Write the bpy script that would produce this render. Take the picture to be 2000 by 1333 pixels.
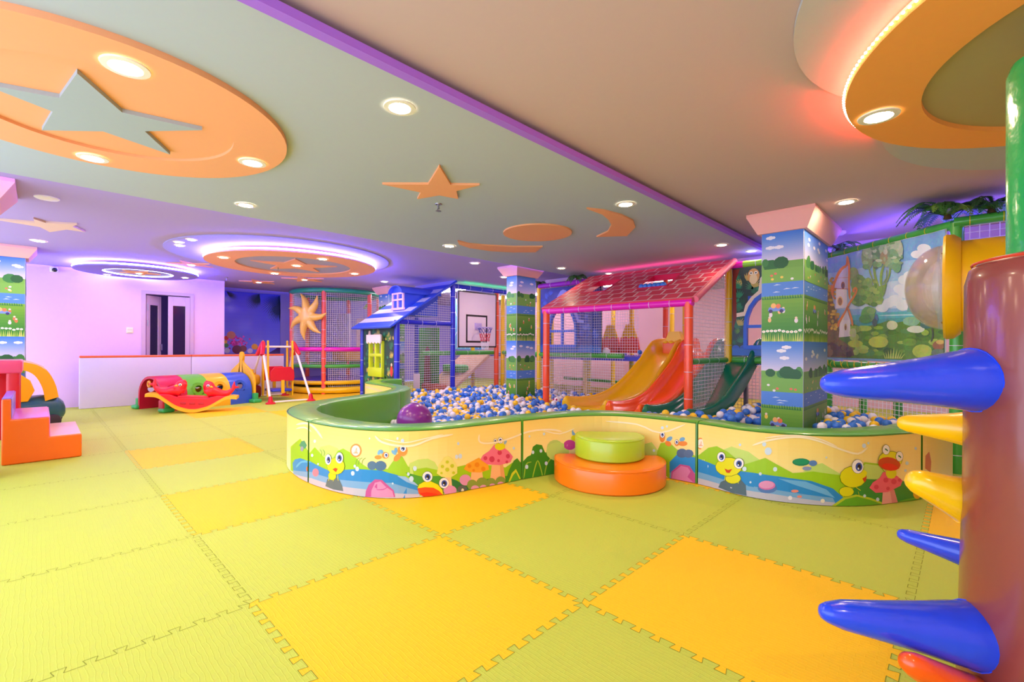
import bpy, bmesh, math, random
from mathutils import Vector, Matrix
sc = bpy.context.scene
for _o in list(bpy.data.objects): bpy.data.objects.remove(_o)
COL = sc.collection
PI = math.pi
# ------------------------------------------------------------------ camera
CAM = (1.1692, -1.6310, 1.1024)
YAW = math.radians(44.337); ROLL = math.radians(0.2547)
_f = Vector((-math.sin(YAW), math.cos(YAW), 0)); _r = Vector((math.cos(YAW), math.sin(YAW), 0)); _u = Vector((0, 0, 1))
_r2 = _r*math.cos(ROLL)+_u*math.sin(ROLL); _u2 = _u*math.cos(ROLL)-_r*math.sin(ROLL)
cam = bpy.data.cameras.new('camera'); camo = bpy.data.objects.new('camera', cam); COL.objects.link(camo)
cam.sensor_width = 36; cam.lens = 904.185/2000*36; cam.shift_y = 9.05/2000; cam.clip_start = .02
M = Matrix(((_r2.x, _u2.x, -_f.x, CAM[0]), (_r2.y, _u2.y, -_f.y, CAM[1]), (_r2.z, _u2.z, -_f.z, CAM[2]), (0, 0, 0, 1)))
camo.matrix_world = M
sc.camera = camo
# ------------------------------------------------------------------ world, exposure
w = bpy.data.worlds.new('world'); sc.world = w; w.use_nodes = True
bg = w.node_tree.nodes['Background']; bg.inputs[0].default_value = (.74, .84, 1.14, 1); bg.inputs[1].default_value = 3.1
vs = sc.view_settings
sc.display_settings.display_device = 'sRGB'
vs.view_transform = 'Standard'; vs.look = 'None'; vs.gamma = 1; vs.exposure = 0.18; vs.use_curve_mapping = False
LAMP = 320.0      # radiance of a downlight lens
BLUE = 260.0       # radiance of the blue cove strips
# ------------------------------------------------------------------ helpers
def lin(c):
    c = c/255.0
    return c/12.92 if c <= .04045 else ((c+.055)/1.055)**2.4
def rgb(*c):
    if len(c) == 1: c = c[0]
    return (lin(c[0]), lin(c[1]), lin(c[2]), 1)
_M = {}
def mat(name, c, rough=.45, metal=0, coat=0, emit=0, bump=0, bscale=30, spec=.5, trans=0, alpha=1, ecol=None):
    if name in _M: return _M[name]
    m = bpy.data.materials.new(name); m.use_nodes = True; nt = m.node_tree; b = nt.nodes['Principled BSDF']
    b.inputs['Base Color'].default_value = rgb(c); b.inputs['Roughness'].default_value = rough; b.inputs['Metallic'].default_value = metal
    b.inputs['Coat Weight'].default_value = coat; b.inputs['Coat Roughness'].default_value = .12; b.inputs['Specular IOR Level'].default_value = spec
    b.inputs['Transmission Weight'].default_value = trans; b.inputs['Alpha'].default_value = alpha
    if emit:
        b.inputs['Emission Color'].default_value = rgb(ecol or c); b.inputs['Emission Strength'].default_value = emit
    # every surface gets a little procedural life: faint tonal mottling, and bump where asked for
    tc = nt.nodes.new('ShaderNodeTexCoord'); nz = nt.nodes.new('ShaderNodeTexNoise'); nz.inputs['Scale'].default_value = bscale; nz.inputs['Detail'].default_value = 3
    nt.links.new(tc.outputs['Object'], nz.inputs['Vector'])
    if bump:
        bp = nt.nodes.new('ShaderNodeBump'); bp.inputs['Strength'].default_value = bump; bp.inputs['Distance'].default_value = .02
        nt.links.new(nz.outputs['Fac'], bp.inputs['Height']); nt.links.new(bp.outputs['Normal'], b.inputs['Normal'])
    elif not emit and not metal and not trans:
        mx = nt.nodes.new('ShaderNodeMix'); mx.data_type = 'RGBA'; mx.blend_type = 'MULTIPLY'; mx.inputs['Factor'].default_value = .05
        mx.inputs['A'].default_value = rgb(c); nt.links.new(nz.outputs['Color'], mx.inputs['B']); nt.links.new(mx.outputs['Result'], b.inputs['Base Color'])
    _M[name] = m
    return m
def print_mat(name, rough=.4, coat=.1, bump=0, bscale=6, mottle=0):
    """printed vinyl: the colours of the print are stored with its faces"""
    if name in _M: return _M[name]
    m = bpy.data.materials.new(name); m.use_nodes = True; nt = m.node_tree; b = nt.nodes['Principled BSDF']
    a = nt.nodes.new('ShaderNodeAttribute'); a.attribute_name = 'Col'; nt.links.new(a.outputs['Color'], b.inputs['Base Color'])
    b.inputs['Roughness'].default_value = rough; b.inputs['Coat Weight'].default_value = coat; b.inputs['Coat Roughness'].default_value = .15
    if mottle:      # brush-like mottling of a painted picture
        tc = nt.nodes.new('ShaderNodeTexCoord'); nz = nt.nodes.new('ShaderNodeTexNoise'); nz.inputs['Scale'].default_value = 24; nz.inputs['Detail'].default_value = 6; nz.inputs['Distortion'].default_value = 1.2
        mx = nt.nodes.new('ShaderNodeMix'); mx.data_type = 'RGBA'; mx.blend_type = 'OVERLAY'; mx.inputs['Factor'].default_value = mottle
        nt.links.new(tc.outputs['Object'], nz.inputs['Vector']); nt.links.new(a.outputs['Color'], mx.inputs['A']); nt.links.new(nz.outputs['Color'], mx.inputs['B']); nt.links.new(mx.outputs['Result'], b.inputs['Base Color'])
    if bump:
        tc = nt.nodes.new('ShaderNodeTexCoord'); mp = nt.nodes.new('ShaderNodeMapping'); mp.inputs['Scale'].default_value = (1, 1, .25)
        nz = nt.nodes.new('ShaderNodeTexNoise'); nz.inputs['Scale'].default_value = bscale
        bp = nt.nodes.new('ShaderNodeBump'); bp.inputs['Strength'].default_value = bump; bp.inputs['Distance'].default_value = .04
        nt.links.new(tc.outputs['Object'], mp.inputs[0]); nt.links.new(mp.outputs[0], nz.inputs['Vector'])
        nt.links.new(nz.outputs['Fac'], bp.inputs['Height']); nt.links.new(bp.outputs['Normal'], b.inputs['Normal'])
    _M[name] = m
    return m
def vin(name, c): return mat(name, c, rough=.32, coat=.35, bump=.12, bscale=9)        # padded glossy vinyl
def pla(name, c): return mat(name, c, rough=.38, coat=.15)                               # moulded plastic

def tag(o, label=None, cat=None, group=None, kind=None):
    if label: o['label'] = label
    if cat: o['category'] = cat
    if group: o['group'] = group
    if kind: o['kind'] = kind
    return o
def thing(name, label, cat, loc=(0, 0, 0), group=None):
    o = bpy.data.objects.new(name, None); COL.objects.link(o); o.location = loc; o.empty_display_size = .1
    return tag(o, label, cat, group)
def rootloc(p):
    l = Vector((0, 0, 0))
    while p is not None:
        l = l+Vector(p.location); p = p.parent
    return l
class MB:
    """collects shapes given in world coordinates (through M) and links them as ONE mesh object"""
    def __init__(s, M=None): s.v = []; s.f = []; s.mi = []; s.col = None; s.fc = []; s.M = M or Matrix(); s.cur = 0; s.curcol = None; s.nb = 0
    def add(s, V, F):
        b = len(s.v); s.v += [s.M @ Vector(p) for p in V]
        for f in F: s.f.append([b+i for i in f]); s.mi.append(s.cur); s.fc.append(s.curcol)
        return s
    def mat(s, i): s.cur = i; return s
    def infl(s, lo, hi):
        """butting boxes differ by a hair so that no two faces coincide"""
        e = .0003*(s.nb % 8); s.nb += 1; return [a-e if i < 2 or a > .01 else a for i, a in enumerate(lo)], [a+e for a in hi]
    def box(s, lo, hi):
        lo, hi = s.infl(lo, hi); x0, y0, z0 = lo; x1, y1, z1 = hi
        return s.add([(x0, y0, z0), (x1, y0, z0), (x1, y1, z0), (x0, y1, z0), (x0, y0, z1), (x1, y0, z1), (x1, y1, z1), (x0, y1, z1)],
                     [(0, 3, 2, 1), (4, 5, 6, 7), (0, 1, 5, 4), (1, 2, 6, 5), (2, 3, 7, 6), (3, 0, 4, 7)])
    def rbox(s, lo, hi, r=.02, n=3):
        """box with rounded edges"""
        lo, hi = s.infl(lo, hi); bm = bmesh.new(); bmesh.ops.create_cube(bm, size=1)
        for v in bm.verts: v.co = Vector([(lo[i]+hi[i])/2+v.co[i]*(hi[i]-lo[i]) for i in range(3)])
        bmesh.ops.bevel(bm, geom=bm.edges[:], offset=r, segments=n, affect='EDGES', profile=.5)
        bm.verts.index_update(); s.add([v.co[:] for v in bm.verts], [[v.index for v in f.verts] for f in bm.faces]); bm.free(); return s
    def prism(s, pts, d, o=(0, 0, 0), u=(1, 0, 0), v=(0, 0, 1), n=None):
        """2-D outline pts in the plane (u,v) at o, thickened by d along n"""
        u, v, o = Vector(u), Vector(v), Vector(o); n = Vector(n) if n else u.cross(v).normalized()
        A = [o+u*p[0]+v*p[1] for p in pts]; B = [a+n*d for a in A]; k = len(A)
        return s.add([a[:] for a in A+B], [list(range(k))[::-1], list(range(k, 2*k))]+[(i, (i+1) % k, k+(i+1) % k, k+i) for i in range(k)])
    def ring_prism(s, outer, inner, d, o=(0, 0, 0), u=(1, 0, 0), v=(0, 0, 1)):
        """outline with one hole; both loops have the same number of points"""
        u, v, o = Vector(u), Vector(v), Vector(o); n = u.cross(v).normalized(); k = len(outer)
        L = [[o+u*p[0]+v*p[1]+n*q for p in P] for q in (0, d) for P in (outer, inner)]
        V = [a[:] for l in L for a in l]; F = []
        for i in range(k):
            j = (i+1) % k
            F += [(i, k+i, k+j, j), (2*k+i, 2*k+j, 3*k+j, 3*k+i), (i, j, 2*k+j, 2*k+i), (k+i, 3*k+i, 3*k+j, k+j)]
        return s.add(V, F)
    def tube(s, path, r, seg=10, closed=False, cap=True):
        P = [Vector(p) for p in path]; n = len(P); R = r if isinstance(r, (list, tuple)) else [r]*n
        V = []; F = []; prev = None
        for i in range(n):
            a = P[(i-1) % n] if closed else P[max(i-1, 0)]; b = P[(i+1) % n] if closed else P[min(i+1, n-1)]
            t = (b-a).normalized()
            if prev is None:
                h = Vector((0, 0, 1)) if abs(t.z) < .9 else Vector((1, 0, 0)); x = h.cross(t).normalized()
            else:
                x = (prev-t*prev.dot(t)).normalized()
            prev = x; y = t.cross(x)
            for k in range(seg):
                q = 2*PI*k/seg; V.append((P[i]+(x*math.cos(q)+y*math.sin(q))*R[i])[:])
        m = n if closed else n-1
        for i in range(m):
            for k in range(seg):
                a = i*seg+k; b = i*seg+(k+1) % seg; j = ((i+1) % n)*seg
                F.append((a, b, j+(k+1) % seg, j+k))
        if cap and not closed: F += [list(range(seg))[::-1], [(n-1)*seg+k for k in range(seg)]]
        return s.add(V, F)
    def cyl(s, a, b, r, seg=16): return s.tube([a, b], r, seg)
    def lathe(s, prof, c=(0, 0, 0), seg=32, a0=0, a1=2*PI, axis='z'):
        full = abs(a1-a0-2*PI) < 1e-6; m = seg if full else seg+1; V = []; F = []; n = len(prof)
        for i in range(m):
            q = a0+(a1-a0)*i/seg
            for r, z in prof:
                p = (r*math.cos(q), r*math.sin(q), z)
                if axis == 'x': p = (p[2], p[0], p[1])
                if axis == 'y': p = (p[0], p[2], p[1])
                V.append((c[0]+p[0], c[1]+p[1], c[2]+p[2]))
        for i in range(seg):
            j = (i+1) % m
            for k in range(n-1): F.append((i*n+k, j*n+k, j*n+k+1, i*n+k+1))
        return s.add(V, F)
    def ball(s, c, r, seg=20, rings=12):
        r = r if isinstance(r, (tuple, list)) else (r, r, r); V = []; F = []
        for i in range(rings+1):
            t = PI*i/rings
            for k in range(seg):
                q = 2*PI*k/seg; V.append((c[0]+r[0]*math.sin(t)*math.cos(q), c[1]+r[1]*math.sin(t)*math.sin(q), c[2]+r[2]*math.cos(t)))
        for i in range(rings):
            for k in range(seg):
                F.append((i*seg+k, i*seg+(k+1) % seg, (i+1)*seg+(k+1) % seg, (i+1)*seg+k))
        return s.add(V, F)
    def skin(s, rows, closed=False):
        """surface through rows of points"""
        n = len(rows[0]); V = [p for r in rows for p in r]; F = []
        for i in range(len(rows)-1):
            for k in range(n if closed else n-1):
                F.append((i*n+k, i*n+(k+1) % n, (i+1)*n+(k+1) % n, (i+1)*n+k))
        return s.add(V, F)
    def build(s, name, mats, parent=None, smooth=40, bevel=0, bseg=2, solid=0, weld=False, fix=True):
        me = bpy.data.meshes.new(name); off = rootloc(parent) if parent is not None else Vector((0, 0, 0)); o = bpy.data.objects.new(name, me)
        if parent is None:      # origin at the base centre of the shape
            xs = [p.x for p in s.v]; ys = [p.y for p in s.v]; off = Vector(((min(xs)+max(xs))/2, (min(ys)+max(ys))/2, min(p.z for p in s.v)))
        bm = bmesh.new(); vs_ = [bm.verts.new(p-off) for p in s.v]
        for f, i, c in zip(s.f, s.mi, s.fc):
            ff = []
            for k in f:
                if not ff or vs_[k] is not ff[-1]: ff.append(vs_[k])
            try:
                g = bm.faces.new(ff); g.material_index = i
            except ValueError: pass
        if weld: bmesh.ops.remove_doubles(bm, verts=bm.verts[:], dist=1e-5)
        if fix: bmesh.ops.recalc_face_normals(bm, faces=bm.faces[:])
        bm.to_mesh(me); bm.free()
        for m in (mats if isinstance(mats, (list, tuple)) else [mats]): me.materials.append(m)
        if smooth:
            me.shade_smooth(); me.set_sharp_from_angle(angle=math.radians(smooth))
        COL.objects.link(o); o.location = off if parent is None else (0, 0, 0)
        if parent is not None: o.parent = parent
        if solid:
            md = o.modifiers.new('shell', 'SOLIDIFY'); md.thickness = solid; md.offset = 0
        if bevel:
            md = o.modifiers.new('edge', 'BEVEL'); md.width = bevel; md.segments = bseg; md.limit_method = 'ANGLE'; md.angle_limit = math.radians(35)
            md.harden_normals = False
        return o
def struct(name, mb, m, **k): return tag(mb.build(name, m, **k), kind='structure')

class Print:
    """flat artwork laid on a surface: map(s, t, h) -> point, h = height above the surface; later shapes lie over earlier ones"""
    def __init__(s, fn, step=None, lift=.0004): s.fn = fn; s.step = step; s.lift = lift; s.V = []; s.F = []; s.C = []; s.B = []; s.lv = 0
    def poly(s, pts, c, same=False):
        x0 = min(p[0] for p in pts); x1 = max(p[0] for p in pts); y0 = min(p[1] for p in pts); y1 = max(p[1] for p in pts)
        if not same: s.lv = 1+max([b[4] for b in s.B if b[0] < x1 and b[1] > x0 and b[2] < y1 and b[3] > y0], default=0)
        s.B.append((x0, x1, y0, y1, s.lv)); s.h = .001+s.lift*s.lv
        parts = [pts]
        if s.step:
            parts = []; a = min(p[0] for p in pts); b = max(p[0] for p in pts); k = math.floor(a/s.step)
            while k*s.step < b:
                q = clip(clip(pts, k*s.step, 1), (k+1)*s.step, -1)
                if len(q) > 2: parts.append(q)
                k += 1
        for q in parts:
            b = len(s.V); s.V += [s.fn(x, y, s.h) for x, y in q]; s.F.append(list(range(b, b+len(q)))); s.C.append(c)
        return s
    def rect(s, x0, x1, y0, y1, c, same=False): return s.poly([(x0, y0), (x1, y0), (x1, y1), (x0, y1)], c, same)
    def oval(s, x, y, rx, ry=None, c=(255, 255, 255), n=12, same=False):
        ry = ry or rx
        return s.poly([(x+rx*math.cos(2*PI*k/n), y+ry*math.sin(2*PI*k/n)) for k in range(n)], c, same)
    def line(s, pts, w_, c, same=False):
        L = []; R = []
        for i, p in enumerate(pts):
            a = pts[max(i-1, 0)]; b = pts[min(i+1, len(pts)-1)]; dx, dy = b[0]-a[0], b[1]-a[1]; l = math.hypot(dx, dy) or 1
            L.append((p[0]-dy/l*w_/2, p[1]+dx/l*w_/2)); R.append((p[0]+dy/l*w_/2, p[1]-dx/l*w_/2))
        return s.poly(L+R[::-1], c, same)
    def grad(s, x0, x1, y0, y1, c0, c1, n=8):
        for k in range(n):
            f = (k+.5)/n; s.rect(x0, x1, y0+(y1-y0)*k/n, y0+(y1-y0)*(k+1)/n, tuple(a+(b-a)*f for a, b in zip(c0, c1)), k > 0)
        return s
    def build(s, name, m, parent):
        me = bpy.data.meshes.new(name); off = rootloc(parent)
        me.from_pydata([(Vector(v)-off)[:] for v in s.V], [], s.F)
        at = me.attributes.new('Col', 'FLOAT_COLOR', 'CORNER'); buf = []
        for p, c in zip(me.polygons, s.C): buf += list(rgb(c))*p.loop_total
        at.data.foreach_set('color', buf); me.materials.append(m)
        o = bpy.data.objects.new(name, me); COL.objects.link(o); o.parent = parent
        return o
def clip(P, x, sgn):
    o = []
    for a, b in zip(P, P[1:]+P[:1]):
        ia = (a[0]-x)*sgn >= 0; ib = (b[0]-x)*sgn >= 0
        if ia: o.append(a)
        if ia != ib:
            t = (x-a[0])/(b[0]-a[0]); o.append((x, a[1]+(b[1]-a[1])*t))
    return o
def catmull(P, n=8):
    o = []
    for i in range(len(P)-1):
        p0 = P[max(i-1, 0)]; p1 = P[i]; p2 = P[i+1]; p3 = P[min(i+2, len(P)-1)]
        for k in range(n):
            t = k/n
            o.append(tuple(.5*(2*b+(c-a)*t+(2*a-5*b+4*c-d)*t*t+(3*b-a-3*c+d)*t**3) for a, b, c, d in zip(p0, p1, p2, p3)))
    o.append(P[-1]); return o
def net(mb, o, u, v, poly, cell=.045, r=.0026):
    """square cord netting clipped to a convex outline poly in (u,v)"""
    o, u, v = Vector(o), Vector(u).normalized(), Vector(v).normalized()
    for ax in (0, 1):
        Q = [(p[ax], p[1-ax]) for p in poly]; a = min(p[0] for p in Q); b = max(p[0] for p in Q); k = math.ceil(a/cell)
        while k*cell <= b:
            x = k*cell; ys = []
            for p, q in zip(Q, Q[1:]+Q[:1]):
                if (p[0]-x)*(q[0]-x) <= 0 and p[0] != q[0]: ys.append(p[1]+(q[1]-p[1])*(x-p[0])/(q[0]-p[0]))
            if len(ys) > 1 and max(ys)-min(ys) > .01:
                A, B = [(x, y) if ax == 0 else (y, x) for y in (min(ys), max(ys))]
                mb.tube([o+u*A[0]+v*A[1], o+u*B[0]+v*B[1]], r, 4, cap=False)
            k += 1
    return mb
def circle(r, n=48, c=(0, 0), a0=0): return [(c[0]+r*math.cos(a0+2*PI*k/n), c[1]+r*math.sin(a0+2*PI*k/n)) for k in range(n)]
def arc(c, r, a0, a1, n=12): return [(c[0]+r*math.cos(math.radians(a0+(a1-a0)*k/n)), c[1]+r*math.sin(math.radians(a0+(a1-a0)*k/n))) for k in range(n+1)]
def copy_tree(o, parent=None):
    c = o.copy(); COL.objects.link(c)
    if parent is not None: c.parent = parent
    for ch in list(o.children): copy_tree(ch, c)
    return c
# ------------------------------------------------------------------ the room
H = 2.42; HS = 2.38
m_ceil_r = mat('ceiling_beige_paint', (204, 178, 174), .9)
m_ceil_l = mat('ceiling_led_tinted_paint', (178, 156, 206), .9)  # violet LED tint partly put into this ceiling colour
m_soffit = mat('ceiling_sage_paint', (182, 191, 196), .9)
m_purple = mat('purple_fascia', (168, 110, 232), .7)  # plain purple tone for the fascia along the soffit
m_peach = mat('peach_paint', (250, 172, 118), .85)
m_wall = mat('lilac_paint', (238, 196, 244), .8, bump=.03, bscale=60)
m_pink = mat('pink_wall_paint', (240, 196, 196), .8)
struct('ceiling', MB().box((-.72, -3.4, H), (5, 9, H+.1)), m_ceil_r)
struct('ceiling_soffit', MB().box((-3.97, -3.4, HS), (-.72, 9, H+.1)), m_soffit)
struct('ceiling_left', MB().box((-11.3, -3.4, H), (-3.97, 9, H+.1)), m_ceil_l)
struct('trim_1', MB().box((-.72, -3.4, HS-.03), (-.665, 5.2, HS+.008)), m_purple)
struct('trim_2', MB().box((-4.85, 5.48, 2.2), (3.2, 5.56, H)), mat('bulkhead_paint', (226, 196, 206), .85))
# walls
wl = MB()
for lo, hi in (((-9.99, -3.2, 0), (-9.87, -.28, H)), ((-9.99, .54, 0), (-9.87, 1.08, H)), ((-9.99, -.28, 2.1), (-9.87, .54, H)), ((-11.1, 1.0, 0), (-9.99, 1.08, H))): wl.box(lo, hi)
struct('wall_left', wl, m_wall)
struct('wall_alcove', MB().box((-11.15, 1.08, 0), (-11.03, 9, H)), mat('violet_paint', (150, 140, 236), .8))
struct('wall_back', MB().box((-11.1, 8.9, 0), (4, 9, H)), m_pink)
struct('wall_right', MB().box((1.2, 6.4, 0), (4, 6.5, H)), mat('blue_violet_lit_paint', (176, 168, 246), .8))  # blue-violet LED light put into the wall colour
struct('wall_right.001', MB().box((3.3, -3.4, 0), (3.4, 6.4, H)), m_pink)  # unseen wall, added to keep outside light off the right side
struct('wall_beyond_door', MB().box((-11.1, -1.2, 0), (-11.0, 1.0, H)), mat('unlit_room_tone', (70, 54, 110), .9))  # darkness of the unlit room put into the wall colour
# door frame and two glazed leaves, the left one ajar
m_door = mat('lilac_door_paint', (214, 178, 214), .5); m_glass = mat('dark_glass', (40, 26, 66), .08, spec=.45)
d = thing('door_1', 'pair of glazed lilac doors in the left wall, left leaf ajar', 'door', (-9.87, .13, 0)); d['kind'] = 'structure'
f = MB()
for lo, hi in (((-9.98, -.28, 0), (-9.845, -.22, 2.1)), ((-9.98, .48, 0), (-9.845, .54, 2.1)), ((-9.98, -.28, 2.05), (-9.845, .54, 2.11))): f.box(lo, hi)
f.build('door_frame', m_door, d)
def leaf(M_):
    l = MB(M_)
    for lo, hi in (((0, 0, .02), (.04, .075, 2.03)), ((0, .275, .02), (.04, .35, 2.03)), ((0, .075, 1.85), (.04, .275, 2.03)), ((0, .075, .02), (.04, .275, .42))): l.box(lo, hi)
    lo_ = l.build('door_leaf', m_door, d, bevel=.004)
    MB(M_).box((.015, .075, .42), (.025, .275, 1.85)).build('glass_pane', m_glass, lo_)
    for z in (.3, 1.5, 1.8): MB(M_).cyl((.05, .005, z-.06), (.05, .005, z+.06), .012, 8).build('hinge', mat('brushed_steel', (200, 190, 205), .3, 1), lo_)
    MB(M_).box((.04, .31, .98), (.075, .335, 1.1)).build('door_handle', mat('brushed_steel', (200, 190, 205), .3, 1), lo_)
leaf(Matrix.Translation((-9.9, .478, 0)) @ Matrix.Rotation(PI, 4, 'Z') @ Matrix.Translation((-.04, 0, 0)))
leaf(Matrix.Translation((-9.93, -.218, 0)) @ Matrix.Rotation(math.radians(44), 4, 'Z'))
# ------------------------------------------------------------------ floor of interlocking foam mats
YEL = {(0, -1), (2, -1), (4, -1), (-1, 0), (1, 0), (7, 0), (6, 1), (8, 2), (9, 2), (8, 3), (0, 2), (-2, 2), (-2, -2), (0, -3)}
def foam(name, c):
    m = mat(name, c, rough=.62, spec=.3); nt = m.node_tree; b = nt.nodes['Principled BSDF']
    tc = nt.nodes.new('ShaderNodeTexCoord'); br = nt.nodes.new('ShaderNodeTexBrick'); br.inputs['Scale'].default_value = 1
    br.inputs['Brick Width'].default_value = .055; br.inputs['Row Height'].default_value = .017; br.inputs['Mortar Size'].default_value = .0025; br.inputs['Mortar Smooth'].default_value = .8
    wv = nt.nodes.new('ShaderNodeTexNoise'); wv.inputs['Scale'].default_value = 14
    ad = nt.nodes.new('ShaderNodeVectorMath'); ad.operation = 'MULTIPLY_ADD'; ad.inputs[1].default_value = (.02, .02, 0)
    nt.links.new(tc.outputs['Object'], wv.inputs['Vector']); nt.links.new(wv.outputs['Color'], ad.inputs[0]); nt.links.new(tc.outputs['Object'], ad.inputs[2])
    nt.links.new(ad.outputs[0], br.inputs['Vector'])
    bp = nt.nodes.new('ShaderNodeBump'); bp.inputs['Strength'].default_value = .22; bp.inputs['Distance'].default_value = .004
    nt.links.new(br.outputs['Fac'], bp.inputs['Height']); nt.links.new(bp.outputs['Normal'], b.inputs['Normal'])
    return m
m_green = foam('green_foam', (194, 208, 78)); m_yellow = foam('yellow_foam', (254, 204, 26)); m_seam = mat('foam_seam', (130, 140, 30), .9)
NT = 12
def edge(a, b):
    """jigsaw edge from a to b: dovetail teeth either side of the line"""
    a = Vector(a); b = Vector(b); t = (b-a); n = Vector((-t.y, t.x)); o = [a]; s_ = 1/(NT+.5)
    for k in range(NT):
        c = (k+.75)*s_; q = .25*s_; r = .36*s_; hgt = .4*s_
        o += [a+t*(c-q)-n*hgt*.45, a+t*(c-r)+n*hgt*.55, a+t*(c+r)+n*hgt*.55, a+t*(c+q)-n*hgt*.45]
    return o
fl = MB(); U0, U1, V0, V1 = -4, 11, -3, 9; EX = {}; EY = {}
for i in range(U0, U1+1):
    for j in range(V0, V1+1):
        EX[i, j] = edge((i, j), (i+1, j)); EY[i, j] = edge((i, j), (i, j+1))
for i in range(U0, U1):
    for j in range(V0, V1):
        P = EX[i, j]+EY[i+1, j]+EX[i, j+1][1:][::-1]+[Vector((i+1, j+1))]
        # loop: bottom, right, top (reversed), left (reversed)
        P = EX[i, j][:]+EY[i+1, j][:]+[Vector((i+1, j+1))]+EX[i, j+1][1:][::-1]+[Vector((i, j+1))]+EY[i, j][1:][::-1]
        fl.mat(1 if (i, j) in YEL else 0).add([(-p.x, p.y, 0) for p in P], [list(range(len(P)))[::-1]])
fl.mat(2)
for D in (EX, EY):
    for (i, j), e in D.items():
        if not (U0 <= i <= U1 and V0 <= j <= V1): continue
        Q = e+[Vector((i+1, j)) if D is EX else Vector((i, j+1))]
        for p, q in zip(Q, Q[1:]):
            dv = (q-p); l = dv.length
            if l < 1e-6: continue
            n = Vector((-dv.y, dv.x))/l*.0011
            fl.add([(-(p+n).x, (p+n).y, .0006), (-(q+n).x, (q+n).y, .0006), (-(q-n).x, (q-n).y, .0006), (-(p-n).x, (p-n).y, .0006)], [(0, 1, 2, 3)])
fl.mat(0).add([(-U1, V0, -.02), (-U0, V0, -.02), (-U0, V1, -.02), (-U1, V1, -.02)], [(0, 1, 2, 3)])
struct('floor', fl, [m_green, m_yellow, m_seam], smooth=0, fix=False)
# ------------------------------------------------------------------ ceiling ornaments
m_grey = mat('sage_ornament_paint', (170, 180, 182), .9)
def slab(name, pts, z0, z1, m, parent=None, inner=None):
    b = MB()
    if inner: b.ring_prism(pts, inner, z1-z0, (0, 0, z0), (1, 0, 0), (0, 1, 0))
    else: b.prism(pts, z1-z0, (0, 0, z0), (1, 0, 0), (0, 1, 0))
    return b.build(name, m, parent)
def strip(name, pts, r, m, parent, closed=True): return MB().tube(pts, r, 6, closed).build(name, m, parent)
def c3(c, r, z, n=64, a0=0, a1=2*PI): return [(c[0]+r*math.cos(a0+(a1-a0)*k/n), c[1]+r*math.sin(a0+(a1-a0)*k/n), z) for k in range(n+(a1-a0 < 6.2))]
t = thing('ceiling_medallion', 'large round peach ceiling panel with a sage star at the top left', 'ceiling ornament', (-2.24, -1.38, HS-.03))
slab('ring', circle(.91, 72, (-2.24, -1.38)), HS-.03, HS, m_peach, t, circle(.60, 72, (-2.22, -1.37)))
slab('recess', circle(.62, 72, (-2.22, -1.37)), HS-.012, HS-.002, m_peach, t)
slab('star', [(-1.75, -1.51), (-2.07, -1.32), (-2.0, -.97), (-2.26, -1.2), (-2.56, -1.03), (-2.44, -1.37), (-2.68, -1.62), (-2.33, -1.58), (-2.20, -1.83), (-2.11, -1.56)][::-1], HS-.034, HS-.012, m_grey, t)
t = thing('ceiling_star', 'flat peach five-pointed star on the sage ceiling above the sprinkler', 'ceiling ornament', (-1.85, .6, HS-.018))
slab('star_plate', [(-1.48, .34), (-1.72, .63), (-1.56, .79), (-1.8, .75), (-1.95, .89), (-1.99, .72), (-2.21, .65), (-2.04, .57), (-2.1, .25), (-1.84, .5)][::-1], HS-.018, HS, m_peach, t)
t = thing('ceiling_disc', 'plain flat peach disc between two crescents on the ceiling', 'ceiling ornament', (-2.27, 2.29, HS-.016))
slab('disc_plate', circle(.385, 48, (-2.27, 2.29)), HS-.016, HS, m_peach, t)
t = thing('ceiling_crescent', 'fat flat peach crescent on the ceiling, nearest the purple edge', 'ceiling ornament', (-1.4, 2.4, HS-.016))
slab('crescent_plate', [(-1.32, 1.89), (-1.24, 2.05), (-1.2, 2.3), (-1.22, 2.55), (-1.33, 2.79), (-1.6, 3.08), (-1.88, 2.88), (-1.65, 2.76), (-1.47, 2.55), (-1.38, 2.35), (-1.32, 2.15)], HS-.016, HS, m_peach, t)
t = thing('ceiling_crescent', 'slim flat peach crescent on the ceiling, left of the peach disc', 'ceiling ornament', (-3.1, 2.5, HS-.016))
slab('crescent_plate', [(-3.22, 1.91), (-3.24, 2.1), (-3.16, 2.3), (-2.96, 2.6), (-2.68, 2.86), (-2.98, 3.06), (-3.2, 2.86), (-3.36, 2.61), (-3.42, 2.27), (-3.36, 2.05)][::-1], HS-.016, HS, m_peach, t)
def star_pts(c, r, k=.42, a0=0, n=5, sx=1, sy=1): return [(c[0]+sx*(r if i % 2 == 0 else r*k)*math.cos(a0+PI*i/n), c[1]+sy*(r if i % 2 == 0 else r*k)*math.sin(a0+PI*i/n)) for i in range(2*n)]
m_tan = mat('tan_paint', (232, 196, 170), .85)
t = thing('ceiling_star', 'pale tan star on the lilac ceiling near the left pillars', 'ceiling ornament', (-6.05, -1.5, H-.02))
slab('star_plate', [(-5.77, -1.67), (-5.9, -1.58), (-5.75, -1.34), (-5.9, -1.37), (-6.15, -1.25), (-6.14, -1.41), (-6.45, -1.54), (-6.2, -1.62), (-6.11, -1.95), (-5.98, -1.66)][::-1], H-.02, H, m_tan, t)
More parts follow.
